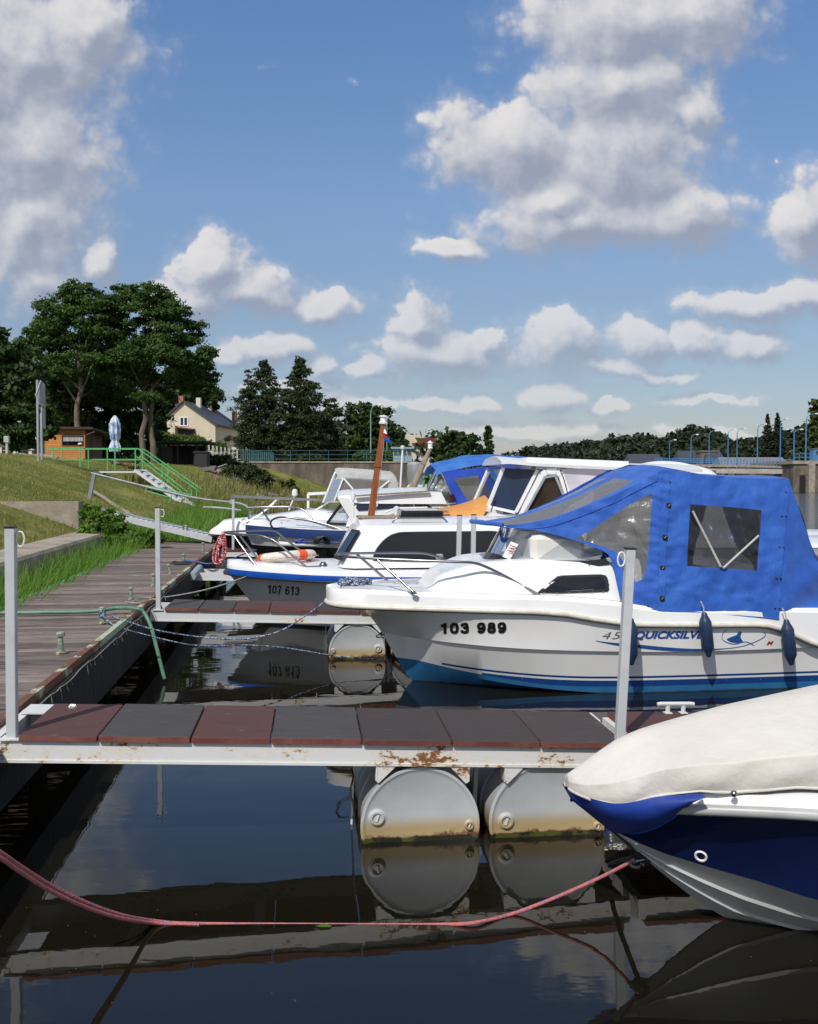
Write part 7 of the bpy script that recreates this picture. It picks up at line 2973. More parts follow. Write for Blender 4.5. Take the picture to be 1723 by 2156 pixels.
pen.part('red_strip', MB().add([P_(808, 911), P_(815, 914), P_(819, 921), P_(808, 920)], [(0, 1, 2, 3)]), RED)
pen.part('blue_strip', MB().add([P_(808, 920), P_(819, 921), P_(826, 936), P_(810, 928)], [(0, 1, 2, 3)]), FLAGB)

# bow rail of the cruiser
rnear = [FC.P(x, y, l) for x, y, l in ((471, 1121, 0), (490, 1124, -.12), (519, 1126, -.24), (545, 1127.5, -.34), (565, 1133, -.40), (585, 1144, -.46), (650, 1198, -.62))]
rfar = [FC.P(x, y, l) for x, y, l in ((471, 1121, 0), (500, 1119, .10), (548, 1117, .26), (572, 1117, .32), (584, 1121, .34), (600, 1134, .38), (643, 1167, .45))]
Cb.part('bow_rail', MB().tube(smooth_path(rnear, 4), .014, 8).tube(smooth_path(rfar, 4), .014, 8), STEEL, smooth=60)
for (a, b, l0, l1) in (((493, 1128), (540, 1193), -.13, -.38), ((504, 1127), (541, 1174), .1, .30)):
    Cb.part('rail_stanchion', MB().tube([FC.P(*a, l0), FC.P(*b, l1)], .014, 8), STEEL, smooth=60)
q = FC.P(664, 1197, -.62)
Cb.part('bow_cleat', MB().tube([(q.x - .12, q.y, zRC(q.x) + .085), (q.x + .06, q.y, zRC(q.x) + .09)], .018, 8).lathe([(.05, 0), (.05, .05), (.03, .08), (0, .085)], 12, Tr(q.x + .1, q.y + .05, zRC(q.x) + .065)), STEEL, smooth=50)
q = FC.P(545, 1192, -.1)
mb = MB().tube([(q.x - .2, q.y, zRC(q.x) + .12), (q.x + .1, q.y, zRC(q.x) + .12)], .015, 8)
for dx in (-.1, 0):
    mb.tube([(q.x + dx, q.y, zRC(q.x) + .06), (q.x + dx, q.y, zRC(q.x) + .17)], .014, 8)
Cb.part('mooring_bitts', mb, STEEL, smooth=50)

# lifebuoy lying on the foredeck, tilted
q = FC.P(604, 1181, -.05)
ring_r, tube_r = .265, .072
Ml = MC @ Tr(q.x, q.y, zRC(q.x) + .165) @ RotX(math.radians(-6)) @ RotY(math.radians(-5)) @ Matrix.Diagonal((1.13, 1, 1, 1))
LB = Thing('lifebuoy', 'cream lifebuoy with orange bands lying on the cruiser foredeck', 'lifebuoy', Ml)
mb = MB()
rings = []
for k in range(36):
    t = 2 * math.pi * k / 36
    rings.append([((ring_r + tube_r * math.cos(a)) * math.cos(t), (ring_r + tube_r * math.cos(a)) * math.sin(t), tube_r * .9 * math.sin(a)) for a in [2 * math.pi * j / 12 for j in range(12)]])
rings.append(rings[0])
LB.part('ring', MB().loft(rings, closed=True, flip=True), LBUOY, smooth=60)
for t0 in (-.95, .45, 2.1, 3.5):
    rr_ = []
    for k in range(5):
        t = t0 - .16 + .08 * k
        rr_.append([((ring_r + (tube_r + .004) * math.cos(a)) * math.cos(t), (ring_r + (tube_r + .004) * math.cos(a)) * math.sin(t), (tube_r * .9 + .004) * math.sin(a)) for a in [2 * math.pi * j / 12 for j in range(12)]])
    LB.part('band', MB().loft(rr_, closed=True, flip=True), LBORANGE, smooth=60)
gl = []
for k in range(49):
    t = 2 * math.pi * k / 48
    rr_ = ring_r + tube_r + .012 + .022 * abs(math.sin(2 * (t + .2)))
    gl.append((rr_ * math.cos(t), rr_ * math.sin(t), -.02))
LB.part('grab_line', MB().tube(gl, .006, 6), REDROPE)

# ================================================================== wheelhouse boat
Z0 = 14.6
OD = at(985, 1262, Z0); OD.z = 0
MD = Tr(OD) @ RotZ(math.radians(5.5))
FD = Fr(MD)
W = Thing('wheelhouse_boat', 'white boat with a tall glazed wheelhouse and lilac canvas behind the cabin cruiser', 'boat', MD, 'boats moored at the finger docks')
matD = two_tone('white_hull_red_bottom', [(.05, (.10, .03, .03)), (9, (.70, .70, .69))])
bRD, zRD, SDs, hm = simple_hull(FD, W, -.8, 6.4, 1.15, .95, .85, matD)
W.part('deck', deck_sheet(SDs, bRD, zRD, 1.15, .06, .05, .05, .004), WHITE, smooth=40)
ln = -.86


def D_(x, y, l=ln):
    return FD.P(x, y, l)


# lower house
lh = [D_(1005, 1112), D_(1033, 1088), D_(1098, 1103), D_(1500, 1103), D_(1500, 1210), D_(975, 1210)]
W.part('house_side', MB().prism([D_(985, 1200), D_(1100, 1200), D_(1560, 1200), D_(1560, 1094), D_(1098, 1092), D_(1037, 1079), D_(1012, 1096)], (0, 1.72, 0)), WHITE)
# wheelhouse frame: posts and panes, near side and far side
def pts3(lst, l):
    return [D_(x, y, l) for x, y in lst]


def frame(T, name, outline, l, th, mat, w):
    mb = MB()
    P = pts3(outline, l)
    n = len(P)
    for i in range(n):
        mb.bar(P[i], P[(i + 1) % n], w, th, up=Vector((0, 1, 0)))
    return T.part(name, mb, mat)


Wg = [(1091, 1086), (1141, 990), (1157, 985), (1178, 985), (1199, 1006), (1208, 1066), (1200, 1086), (1150, 1099), (1092, 1099)]
# front glass (raked), across the boat
fbn, ftn = D_(1028, 1066, -.66), D_(1060, 985, -.60)
fbs, fts = D_(1086, 1079, -.86), D_(1131, 990, -.80)
pane1 = [fbn, ftn, fts, fbs]
W.part('front_pane', MB().prism([p for p in pane1], (.008, .02, 0)), TINTB)
mb = MB()
for a, b in ((fbn, ftn), (fbs, fts), (fbn, fbs)):
    mb.bar(a, b, .05, .04)
W.part('front_frame', MB().bar(Vector((fbn.x - .01, .66, fbn.z)), Vector((ftn.x - .01, .6, ftn.z)), .05, .04), WHITE)
W.part('front_frame', mb, WHITE)
mid_pane = [Vector((fbn.x, -.655, fbn.z)), Vector((ftn.x, -.595, ftn.z)), Vector((ftn.x, .6, ftn.z)), Vector((fbn.x, .66, fbn.z))]
W.part('front_pane', MB().prism(mid_pane, (.012, 0, 0)), TINTB)
W.part('wiper', MB().tube([D_(1082, 1102, -.90), D_(1090, 1080, -.88), D_(1110, 1058, -.88)], .008, 6).tube([D_(1031, 1088, -.72), D_(1042, 1050, -.72)], .008, 6), BLACK)
# side door/window
sw_ = [(1092, 1097), (1144, 1003), (1150, 994), (1168, 994), (1176, 999), (1192, 1050), (1196, 1068), (1150, 1097)]
side_o = [(1086, 1098), (1141, 996), (1150, 989), (1172, 989), (1182, 995), (1198, 1052), (1199, 1064)]
P = pts3([(1094, 1096), (1145, 1003), (1168, 1000), (1194, 1062), (1180, 1096)], -.865)
W.part('side_glass', MB().prism(P, (0, .02, 0)), mk('amber_tinted_glass', (.035, .025, .016), rough=.08))
mb = MB()
fo = [(1090, 1099), (1141, 1000), (1150, 993), (1172, 992), (1181, 1000), (1203, 1066)]
Pf = pts3(fo, -.88)
for a, b in zip(Pf[:-1], Pf[1:]):
    mb.bar(a, b, .085, .06, up=Vector((0, 1, 0)))
W.part('door_frame', mb, WHITE)
mb = MB()
fi = [(1096, 1096), (1147, 1005), (1169, 1001), (1193, 1058)]
Pf = pts3(fi, -.90)
for a, b in zip(Pf[:-1], Pf[1:]):
    mb.bar(a, b, .035, .03, up=Vector((0, 1, 0)))
mb.bar(D_(1094, 1096.5, -.90), D_(1150, 1096, -.90), .03, .02, up=Vector((0, 1, 0)))
W.part('inner_frame', mb, ALU)
W.part('inner_post', MB().bar(D_(1160, 1030, -.5), D_(1160, 1080, -.5), .015), PALEWOOD)
# eaves and roof
er = [D_(1056, 974, -.88), D_(1130, 981, -.98), D_(1316, 988, -.98)]
zf_ = er[0].z
mb = MB()
rings = []
for (x, y, l) in ((1056, 973, .80), (1075, 972, .90), (1130, 977, .95), (1230, 982, .95), (1320, 986, .95), (1480, 990, .95)):
    p = D_(x, y, -l)
    rings.append([(p.x, -l, p.z - .03), (p.x, -l - .01, p.z + .01), (p.x, -l * .6, p.z + .075), (p.x, 0, p.z + .10), (p.x, l * .6, p.z + .075), (p.x, l + .01, p.z + .01), (p.x, l, p.z - .03)])
mb.loft(rings, closed=True)
mb.f.append(tuple(range(7))[::-1]); mb.m.append(0)
W.part('wheelhouse_roof', mb, WHITE, smooth=45)
# flat panel carried above the roof
a0, a1 = D_(1105, 967, -.5), D_(1316, 975.5, -.5)
rp = W.part('roof_panel', MB().bar(Vector((a0.x, .0, a0.z)), Vector((a1.x, .0, a1.z)), 1.35, .055), CHROMEW)
W.part('panel_top', MB().bar(Vector((a0.x + .03, 0, a0.z + .033)), Vector((a1.x - .03, 0, a1.z + .033)), 1.28, .006), TINTB, rp)
mb = MB()
for t in (.08, .38, .75):
    p = a0.lerp(a1, t)
    for yy in (-.55, .55):
        mb.box((p.x - .03, yy - .02, p.z - .14), (p.x + .03, yy + .02, p.z - .03))
mb.bar(Vector((a0.x, -.58, a0.z - .09)), Vector((a1.x, -.58, a1.z - .09)), .03, .03)
W.part('panel_bracket', mb, ALU, rp)
# lilac canvas side
lil = [(1182, 987), (1240, 987), (1300, 990), (1330, 993), (1340, 1080), (1300, 1095), (1205, 1080), (1196, 1030)]
main, _w = cdt_panel(lil, [], lambda x, y: D_(x, y, -.875) + Vector((0, -.02 * mnoise.noise(Vector((x * .03, y * .03, 0))), 0)), 12)
W.part('canvas_side', clean(main), LILAC, smooth=60)
W.part('canvas_cord', MB().tube([D_(1180, 990, -.91), D_(1188, 1010, -.91), D_(1196, 1040, -.91), D_(1203, 1062, -.91)], .008, 5), BLACK)
v, f = text_mesh('Vi', .02, .25, 1.0)
mb = MB()
out = []
p0, p1 = Vector((1090, 1101)), Vector((1132, 1099))
for (a, b) in v:
    q = p0.lerp(p1, a)
    out.append(D_(q.x, q.y - 26 * b, -.872))
W.part('name_lettering', MB().add(out, f), LETTER)
q = D_(1081, 1093, -.89)
W.part('horn', MB().lathe([(.03, 0), (.035, .02), (.02, .05), (0, .055)], 12, Tr(q) @ RotX(math.pi / 2)), STEEL, smooth=50)
# orange foredeck cover
o_ = [D_(928, 1079, -.55), D_(1034, 1050, -.78), D_(1014, 1098, -.9), D_(940, 1100, -.75)]
rows_ = []
for i in range(13):
    t = i / 12
    u0 = D_(930 + 104 * t, 1078 - 27 * t + 4 * math.sin(t * math.pi), -.35 - .2 * t)
    u1 = D_(930 + 84 * t, 1090 + 8 * t, -.55 - .25 * t)
    row = [u1, u0.lerp(u1, .5) + Vector((0, -.02, .02)), u0, Vector((u0.x, 0, u0.z + .05)), Vector((u0.x, -u0.y, u0.z)), Vector((u1.x, -u1.y, u1.z))]
    rows_.append(row)
OT = Thing('orange_tarpaulin', 'orange tarpaulin stretched over the foredeck of the wheelhouse boat', 'tarpaulin', MD)
OT.part('sheet', MB().loft(rows_), ORANGE, smooth=60)
OT.part('rope_edge', MB().tube(smooth_path([D_(922, 1079, -.56), D_(935, 1076, -.57), D_(945, 1077, -.58)], 4), .02, 6), PALEWOOD)

# white tarpaulin boat behind the canopy
Z0 = 17.5
OH = at(1235, 1200, Z0); OH.z = 0
MH = Tr(OH) @ RotZ(math.radians(5))
FH = Fr(MH)
H_ = Thing('white_tarped_boat', 'boat under a white ridged tarpaulin, its top showing above the blue canopy', 'boat', MH, 'boats moored at the finger docks')
bRH, zRH, SHs, hm = simple_hull(FH, H_, -.7, 5.6, 1.1, .9, .8, two_tone('white_hull_far', [(9, (.7, .7, .69))]))
rg_ = sp(sorted([(p.x, p.z) for p in (FH.P(x, y, 0) for x, y in ((1235, 1010), (1300, 982), (1345, 977), (1392, 970), (1420, 973), (1460, 979), (1490, 986), (1496, 1000), (1520, 1040)))]))
rings = []
for i in range(40):
    s = -.3 + 2.9 * i / 39
    z = rg_(s)
    b = 1.1 * bRH(s) + .03
    row = []
    for j in range(17):
        t = j / 8 - 1
        zz = z + (zRH(s) - z) * abs(t) ** 1.8 + .03 * mnoise.noise(Vector((s * 2, t * 2, 0)))
        row.append((s, b * math.sin(t * math.pi / 2), zz))
    rings.append(row)
H_.part('tarpaulin', MB().loft(rings), WTARP, smooth=60)
H_.part('deck', deck_sheet(SHs, bRH, zRH, 1.1), WHITE, smooth=40)

# ================================================================== cruiser 107 331 with blue aft canopy
Z0 = 16.6
OE = at(585, 1235, Z0); OE.z = 0
ME = Tr(OE) @ RotZ(math.radians(5.0))
FE = Fr(ME)
E_ = Thing('hardtop_cruiser', 'white hardtop cruiser numbered 107 331 with a dark blue sheer band and blue aft canopy', 'boat', ME, 'boats moored at the finger docks')
snE = FE.P(517, 1113, 0).x
matE = two_tone('white_hull_black_bottom', [(.78, (.015, .014, .014)), (9, (.70, .70, .70))])
zE = FE.P(517, 1116, 0).z
zst = FE.P(700, 1147, -.9).z
matE = two_tone('white_hull_black_lower', [(zst - .05, (.014, .013, .013)), (9, (.70, .70, .70))])
bRE, zRE, SEs, hm = simple_hull(FE, E_, snE, 7.0, 1.2, zE, zE - .12, matE)
BVE = bvh_of(hm)
band(E_, 'blue_sheer_band', SEs, bRE, zRE, 1.2, -.05, .10, .015, DKSTRIPE)
E_.part('deck', deck_sheet(SEs, bRE, zRE, 1.2, .02, .10, .06, .095), WHITE, smooth=40)
# rubbing strake below the number
mb = MB()
for sd_ in (-1, 1):
    pth = []
    for s in [snE + .62 + .2 * i for i in range(34)]:
        kk_ = (bRE(s) * 1.2)
        pth.append((s, sd_ * (kk_ * (.82 + .12 * min(1, s / 3))), zst))
    mb.tube(pth, .05, 8)
E_.part('rubbing_strake', mb, WHITE, smooth=50)
E_.part('registration_number', stroke_text(FE, BVE, '107 331', (671, 1136.5), (722, 1135), 13, .2, .012), mk('dark_blue_letters', (.02, .03, .10), rough=.4))
# hardtop, raked screen, side windows
hl = -.92
E3 = lambda x, y, l=hl: FE.P(x, y, l)
hz0 = E3(760, 1106).z
# coach house sides below the hardtop
E_.part('house_side', MB().prism([E3(728, 1109), E3(1060, 1106), E3(1060, 1060), E3(940, 1061), E3(762, 1062), E3(742, 1066)], (0, 1.84, 0)), WHITE)
# hard top
rings = []
for (x, y0, y1, l) in ((712, 1044, 1049, .86), (722, 1040.5, 1054, .92), (760, 1038, 1060, .94), (850, 1035.5, 1061, .96), (905, 1034, 1061, .96), (930, 1034, 1061, .96), (942, 1058, 1062, .96)):
    p, q = E3(x, y0, -l), E3(x, y1, -l)
    rings.append([(q.x, -l, q.z), (p.x, -l * .97, p.z - .02), (p.x, -l * .85, p.z), (p.x, 0, p.z + .06), (p.x, l * .85, p.z), (p.x, l * .97, p.z - .02), (q.x, l, q.z)])
mb = MB().loft(rings, closed=True)
mb.f.append(tuple(range(7))[::-1]); mb.m.append(0)
mb.f.append(tuple(len(mb.v) - 7 + i for i in range(7))); mb.m.append(0)
E_.part('hardtop', mb, WHITE, smooth=40)
E_.part('grab_rail', MB().bar(E3(748, 1044, -.985), E3(905, 1034.5, -.985), .05, .03), PALEWOOD)
sc0 = [E3(690, 1101, -.70), E3(716, 1056, -.60), E3(726, 1062, -.90), E3(746, 1106, -.94)]
Ws = E_.part('windscreen', MB().prism([E3(689, 1102, -.6), E3(722, 1058, -.55), E3(745, 1104, -.90)], (.01, .02, 0)), GLASS)
mb = MB()
for a, b in ((E3(689, 1102, -.6), E3(722, 1057, -.55)), (E3(722, 1057, -.56), E3(746, 1105, -.905)), (E3(689, 1102, -.61), E3(746, 1105, -.905))):
    mb.bar(a, b, .045, .04)
E_.part('frame', mb, BLACK, Ws)
fl_, fr_ = E3(689, 1102, -.6), E3(722, 1058, -.55)
E_.part('windscreen', MB().add([fl_, Vector((fl_.x, .6, fl_.z)), Vector((fr_.x, .55, fr_.z)), fr_], [(0, 1, 2, 3)]), GLASS)
E_.part('raked_pillar', MB().prism([E3(710, 1047, -.93), E3(735, 1049, -.93), E3(776, 1106, -.95), E3(747, 1108, -.95)], (0, .05, 0)), WHITE)
for (x0, x1, xx0, xx1) in ((752, 838, 748, 858), (848, 868, 850, 872), (872, 902, 876, 910)):
    E_.part('side_window', MB().prism([E3(x0, 1061.5, -.935), E3(x1, 1060.5, -.935), E3(xx1, 1068.5, -.935), E3(xx0, 1076 if x0 < 800 else 1068.5, -.935)], (0, .012, 0)), TINTB if x0 < 800 else TINT)
E_.part('side_rail', MB().tube([E3(812, 1078, -.99), E3(836, 1070, -.99), E3(900, 1069, -.99)], .018, 7), WHITE, smooth=50)
E_.part('dark_line', MB().bar(E3(908, 1063.5, -.975), E3(1000, 1062.5, -.975), .02, .02), BLACK)
q = E3(951, 1058, -1.0)
nl = E_.part('nav_lamp', MB().lathe([(.05, 0), (.055, .02), (.055, .03)], 14, Tr(q)), BLACK, smooth=40)
E_.part('lamp_top', MB().lathe([(.055, .12), (.05, .14), (0, .145)], 14, Tr(q)), BLACK, nl, smooth=40)
E_.part('lens', MB().lathe([(.042, .03), (.042, .12)], 14, Tr(q)), mk('dark_red_lens', (.08, .008, .006), rough=.15), nl, smooth=40)
# bow rails
mb = MB()
for pts_, l0, l1 in (([(522, 1069), (560, 1067.5), (610, 1067), (628, 1069), (645, 1078), (657, 1092), (664, 1104)], -.05, -.5), ([(522, 1069), (524, 1090), (529, 1107)], -.05, -.1), ([(549, 1069), (566, 1095), (574, 1108)], -.25, -.3),
                     ([(732, 1124), (690, 1108), (650, 1096), (610, 1090), (590, 1089), (576, 1093), (570, 1101), (573, 1109), (582, 1118), (610, 1135)], -1.05, -.55), ([(728, 1118), (690, 1105), (650, 1094.5), (616, 1090)], -1.0, -.7)):
    n = len(pts_)
    mb.tube(smooth_path([FE.P(x, y, l0 + (l1 - l0) * i / (n - 1)) for i, (x, y) in enumerate(pts_)], 4), .017, 7)
E_.part('bow_rail', mb, STEEL, smooth=60)
an = MB().tube([E3(512, 1104, -.1), E3(550, 1082, -.1), E3(583, 1053, -.1)], .02, 6).tube([E3(516, 1100, -.12), E3(545, 1087, -.12), E3(578, 1060, -.12)], .012, 6)
an.tube([E3(505, 1096, -.1), E3(516, 1104, -.14), E3(530, 1106, -.2)], .015, 6)
E_.part('anchor', an, ALU, smooth=50)
# deck clutter: lines heaped at the bow
R = random.Random(12)
mb = MB()
for i in range(9):
    c = E3(600 + R.uniform(-25, 30), 1104 + R.uniform(-3, 3), -.3)
    mb.tube(smooth_path([c + Vector((R.uniform(-.18, .18), R.uniform(-.15, .15), R.uniform(-.02, .05))) for _ in range(5)], 3), .012, 5)
solo('heaped_line', MB().add([ME @ v for v in mb.v], mb.f), ROPEG, 'grey line heaped on the bow of the 107 331 cruiser', 'rope')
# blue aft canopy
can = Thing('aft_canopy', 'faded blue canvas canopy with clear windows on the 107 331 cruiser', 'canopy', ME)
l0 = -.95
top_ = [(916, 987), (928, 981), (970, 970), (1015, 963), (1070, 964), (1120, 968)]
topP = [E3(x, y, -.80) for x, y in top_]
rings = []
for p in smooth_path(topP, 4):
    rings.append([(p.x, -.93, p.z - .13 - .0), (p.x, -.86, p.z - .03), (p.x, -.5, p.z + .04), (p.x, 0, p.z + .07 + .01 * math.sin(p.x * 12)), (p.x, .5, p.z + .04), (p.x, .86, p.z - .03), (p.x, .93, p.z - .13)])
can.part('roof_panel', MB().loft(rings), BCANV2, smooth=60)
sdp = [(938, 990), (975, 988), (1016, 986), (1062, 984), (1100, 984), (1100, 1060), (1000, 1063), (940, 1064), (958, 1062), (950, 1040), (944, 1015)]
sdp = [(930, 994), (950, 990), (1016, 985), (1062, 984), (1100, 984), (1100, 1050), (1000, 1056), (962, 1063), (950, 1040), (940, 1015)]
hole1 = [(956, 1008), (1008, 1001), (1012, 1050), (985, 1054)]
hole2 = [(1018, 1000), (1054, 997), (1054, 1040), (1022, 1046)]
main, wins = cdt_panel(sdp, [hole1, hole2], lambda x, y: E3(x, y, -.94) + Vector((0, -.02 * mnoise.noise(Vector((x * .04, y * .04, 0))), 0)), 9)
can.part('side_panel', clean(main), BCANV2S, smooth=60)
for w_ in wins:
    can.part('clear_window', clean(w_), VINYL, smooth=60)
fr0 = [E3(899, 1029, -.8), E3(918, 989, -.8), E3(930, 995, -.94), E3(960, 1061, -.95)]
can.part('front_window', MB().add([E3(899, 1030, -.85), E3(919, 989, -.8), E3(934, 994, -.93), E3(957, 1058, -.95), E3(945, 1036, -.95)], [(0, 1, 2, 3, 4)]), VINYL)
can.part('front_window', MB().add([E3(899, 1030, -.85), E3(919, 989, -.8), E3(916, 985, .8), E3(896, 1028, .85)], [(0, 1, 2, 3)]), VINYL)
can.part('hoop', MB().tube([E3(901, 1030, -.87), E3(921, 987, -.82)], .02, 6).tube([E3(912, 1030, -.87), E3(931, 990, -.86)], .02, 6), STEEL)

# timber boom and clutter leaning behind it
q0, q1 = at(868, 1030, 20.5), at(906, 945, 20.5)
MSt = Thing('folded_mast', 'bleached folded wooden mast leaning behind the blue aft canopy', 'mast', q0)
MSt.part('spar', MB().tube([q0, q0.lerp(q1, .45), q1], [.09, .065, .045], 10), PALEWOOD, world=True, smooth=50)
MSt.part('lantern', MB().lathe([(.05, 0), (.06, .02), (.05, .03), (.05, .12), (.07, .13), (0, .18)], 12, Tr(q1)), CHROMEW, world=True, smooth=40)
MSt.part('fitting', MB().bar(q0.lerp(q1, .62), q0.lerp(q1, .70), .13, .13), PALEWOOD, world=True)
mb = MB().tube([at(843, 1030, 21), at(848, 948, 21)], .022, 8)
mb.lathe([(.03, 0), (.05, .02), (.05, .08), (0, .10)], 10, Tr(at(848, 947, 21)))
solo('radio_aerial', mb, CHROMEW, 'thin white aerial rising beside the grey boat canopy', 'aerial', smooth=50)
q0 = at(883, 1020, 23)
T = Thing('work_barge', 'dark work barge with tanks and pipework moored by the quay', 'boat', (q0.x, 23, 0))
T.part('hull', MB().rbox((-.8, 0, -.3), (4.5, 2.0, 1.15), .15), SKIRT)
T.part('cabin', MB().rbox((-.3, .4, 1.152), (.55, 1.4, 1.75), .05), GREYP)
T.part('tank', MB().lathe([(.18, 0), (.2, .03), (.2, .5), (.15, .55), (0, .56)], 16, Tr(-.1, .7, 1.755)), ALU, smooth=40)
mb = MB()
R = random.Random(2)
for i in range(12):
    p = Vector((R.uniform(-.3, .5), .38, R.uniform(1.2, 1.9)))
    mb.tube([p, p + Vector((R.uniform(-.2, .2), 0, R.uniform(.1, .4)))], .022, 6)
T.part('pipework', mb, GREENP, smooth=50)

# ================================================================== white boat with the grey canopy, farthest along the pier
Z0 = 19.0
OG = at(520, 1207, Z0); OG.z = 0
MG = Tr(OG) @ RotZ(math.radians(5.0))
FG = Fr(MG)
G = Thing('grey_canopy_boat', 'white sports boat with a black lower hull and grey canvas canopy', 'boat', MG, 'boats moored at the finger docks')
snG = FG.P(440, 1121, 0).x
zG = FG.P(440, 1121, 0).z
bRG, zRG, SGs, hm = simple_hull(FG, G, snG, 6.0, 1.1, zG, zG - .05, two_tone('black_hull_white_top', [(zG - .02, (.014, .014, .016)), (9, (.7, .7, .7))]))
zdk = sp(sorted([(snG, .02), (snG + .10, .10), (snG + .25, .20)] + [(p.x, p.z - zG) for p in (FG.P(x, y, -.2) for x, y in ((470, 1095), (520, 1089), (600, 1078), (660, 1070)))] + [(3, .35), (6, .3)]))
rings = []
for s in SGs:
    b = bRG(s) * 1.1
    z = zRG(s)
    h = zdk(s)
    prof2 = [(b + .01, z - .02), (b * .97, z + h * .55), (b * .85, z + h * .85), (b * .5, z + h), (0, z + h * 1.04)]
    rings.append([(s, -y, zz) for y, zz in prof2] + [(s, y, zz) for y, zz in reversed(prof2[:-1])])
mb = MB().loft(rings)
mb.f.append(tuple(range(9))); mb.m.append(0)
G.part('deck', mb, WHITE, smooth=45)
G3 = lambda x, y, l=-.8: FG.P(x, y, l)
sc = [G3(650, 1082, -.4), G3(690, 1058, -.55), G3(782, 1058, -.85), G3(735, 1085, -.9)]
Gw = G.part('windscreen', MB().add([G3(655, 1080, -.45), G3(694, 1056, -.5), G3(790, 1058, -.8), G3(760, 1082, -.85)], [(0, 1, 2, 3)]), GLASS)
mb = MB()
for a, b in (((655, 1080, -.45), (694, 1056, -.5)), ((694, 1056, -.5), (790, 1058, -.8)), ((700, 1084, -.7), (745, 1057, -.68)), ((655, 1080, -.45), (760, 1083, -.85))):
    mb.bar(G3(*a), G3(*b), .04, .03)
G.part('frame', mb, WHITE, Gw)
gc = Thing('grey_canopy', 'grey canvas canopy with clear windows on the sports boat', 'canopy', MG)
rings = []
for (x, y, e) in ((706, 992, 0), (712, 989.5, .02), (735, 990, .02), (790, 994, .03), (826, 997, .02), (833, 1003, .0)):
    p = G3(x, y, -.75)
    rings.append([(p.x + .08 * (x > 820), -.86, p.z - .17), (p.x, -.84, p.z - .05), (p.x, -.7, p.z), (p.x, -.3, p.z + .05), (p.x, .3, p.z + .05), (p.x, .7, p.z), (p.x, .84, p.z - .05), (p.x, .86, p.z - .17)])
gc.part('roof_panel', MB().loft(rings), GCANV, smooth=60)
gc.part('front_window', MB().add([G3(678, 1060, -.55), G3(704, 995, -.60), G3(722, 1004, -.86), G3(703, 1054, -.86)], [(0, 1, 2, 3)]), VINYL)
gc.part('front_window', MB().add([G3(678, 1060, -.55), G3(704, 995, -.60), Vector((G3(704, 995, -.6).x, .6, G3(704, 995, -.6).z)), Vector((G3(678, 1060, -.55).x, .55, G3(678, 1060, -.55).z))], [(0, 1, 2, 3)]), VINYL)
gc.part('side_window', MB().add([G3(705, 1054, -.87), G3(723, 1005, -.87), G3(820, 1010, -.87), G3(815, 1042, -.87)], [(0, 1, 2, 3)]), VINYL)
gc.part('rear_panel', MB().add([G3(815, 1042, -.88), G3(820, 1009, -.88), G3(834, 1004, -.88), G3(844, 1044, -.88)], [(0, 1, 2, 3)]), GCANV)
mb = MB()
for a, b in (((704, 1054), (723, 1006)), ((724, 1007), (758, 1047)), ((795, 1032), (820, 1012)), ((680, 1058), (706, 993))):
    mb.bar(G3(*a, -.885), G3(*b, -.885), .035, .03)
gc.part('frame_straps', mb, WHITE)
mb = MB().tube([G3(640, 1103, -.3), G3(680, 1062, -.4), G3(720, 1018, -.5), G3(734, 1003, -.7)], .016, 6)
gc.part('stay_rope', mb, ROPEDK)
q = G3(612, 1062, -.2)
G.part('stern_light', MB().tube([G3(608, 1075, -.2), G3(620, 1045, -.2)], .015, 6).lathe([(.05, 0), (.06, .03), (.05, .12), (0, .14)], 12, Tr(G3(621, 1044, -.2))), CHROMEW, smooth=50)
G.part('low_white_rail', MB().bar(G3(648, 1040, .9), G3(705, 1037, .9), .06, .06).bar(G3(649, 1040, .9), G3(649, 1070, .9), .05), CHROMEW)
G.part('cleat', MB().tube([G3(648, 1072, -.3), G3(660, 1072, -.3)], .03, 6), STEEL)
q = at(700, 1071, 22)
T = Thing('green_skiff', 'low green skiff glimpsed behind the bow of the sports boat', 'boat', (q.x, 24, 0))
rings = []
for i in range(9):
    s = -2.2 + 4.4 * i / 8
    b = .7 * math.cos(s / 2.4 * 1.3) ** .6 if abs(s) < 2.2 else .25
    rings.append([(s, -b, .92 + .05 * s * s * .2), (s, -b * .6, .45), (s, b * .6, .45), (s, b, .92 + .05 * s * s * .2)])
T.part('hull', MB().loft(rings), GREENP, smooth=40)
T.part('gunwale', MB().tube([r[0] for r in rings], .035, 6).tube([r[-1] for r in rings], .035, 6), PALEGREEN, smooth=50)

# ------------------------------------------------------------------ ropes and hose
def rope(name, pts, r, mat, label, cat='rope', k=8, world=True, n=8):
    return solo(name, MB().tube(smooth_path(pts, k), r, n), mat, label, cat, smooth=60)


zp = PIER_Z + .035
hs = [gz(-60, 1292, zp), gz(0, 1291, zp), gz(100, 1289.5, zp), gz(180, 1288, zp), gz(215, 1285, zp + .01), gz(248, 1280, zp + .02), gz(285, 1281.5, zp + .03)]
e = hs[-1]
hs += [at(303, 1290, e.y), at(318, 1320, e.y - .05), at(332, 1372, e.y - .1), at(341, 1408, e.y - .12)]
d = hs[-1] - hs[-2]
hs.append(hs[-1] + d * .6)
solo('green_hose', MB().tube(smooth_path(hs, 8), .0175, 12), PALEGREEN, 'thick pale green hose lying across the pier and dipping into the water', 'hose', smooth=60)

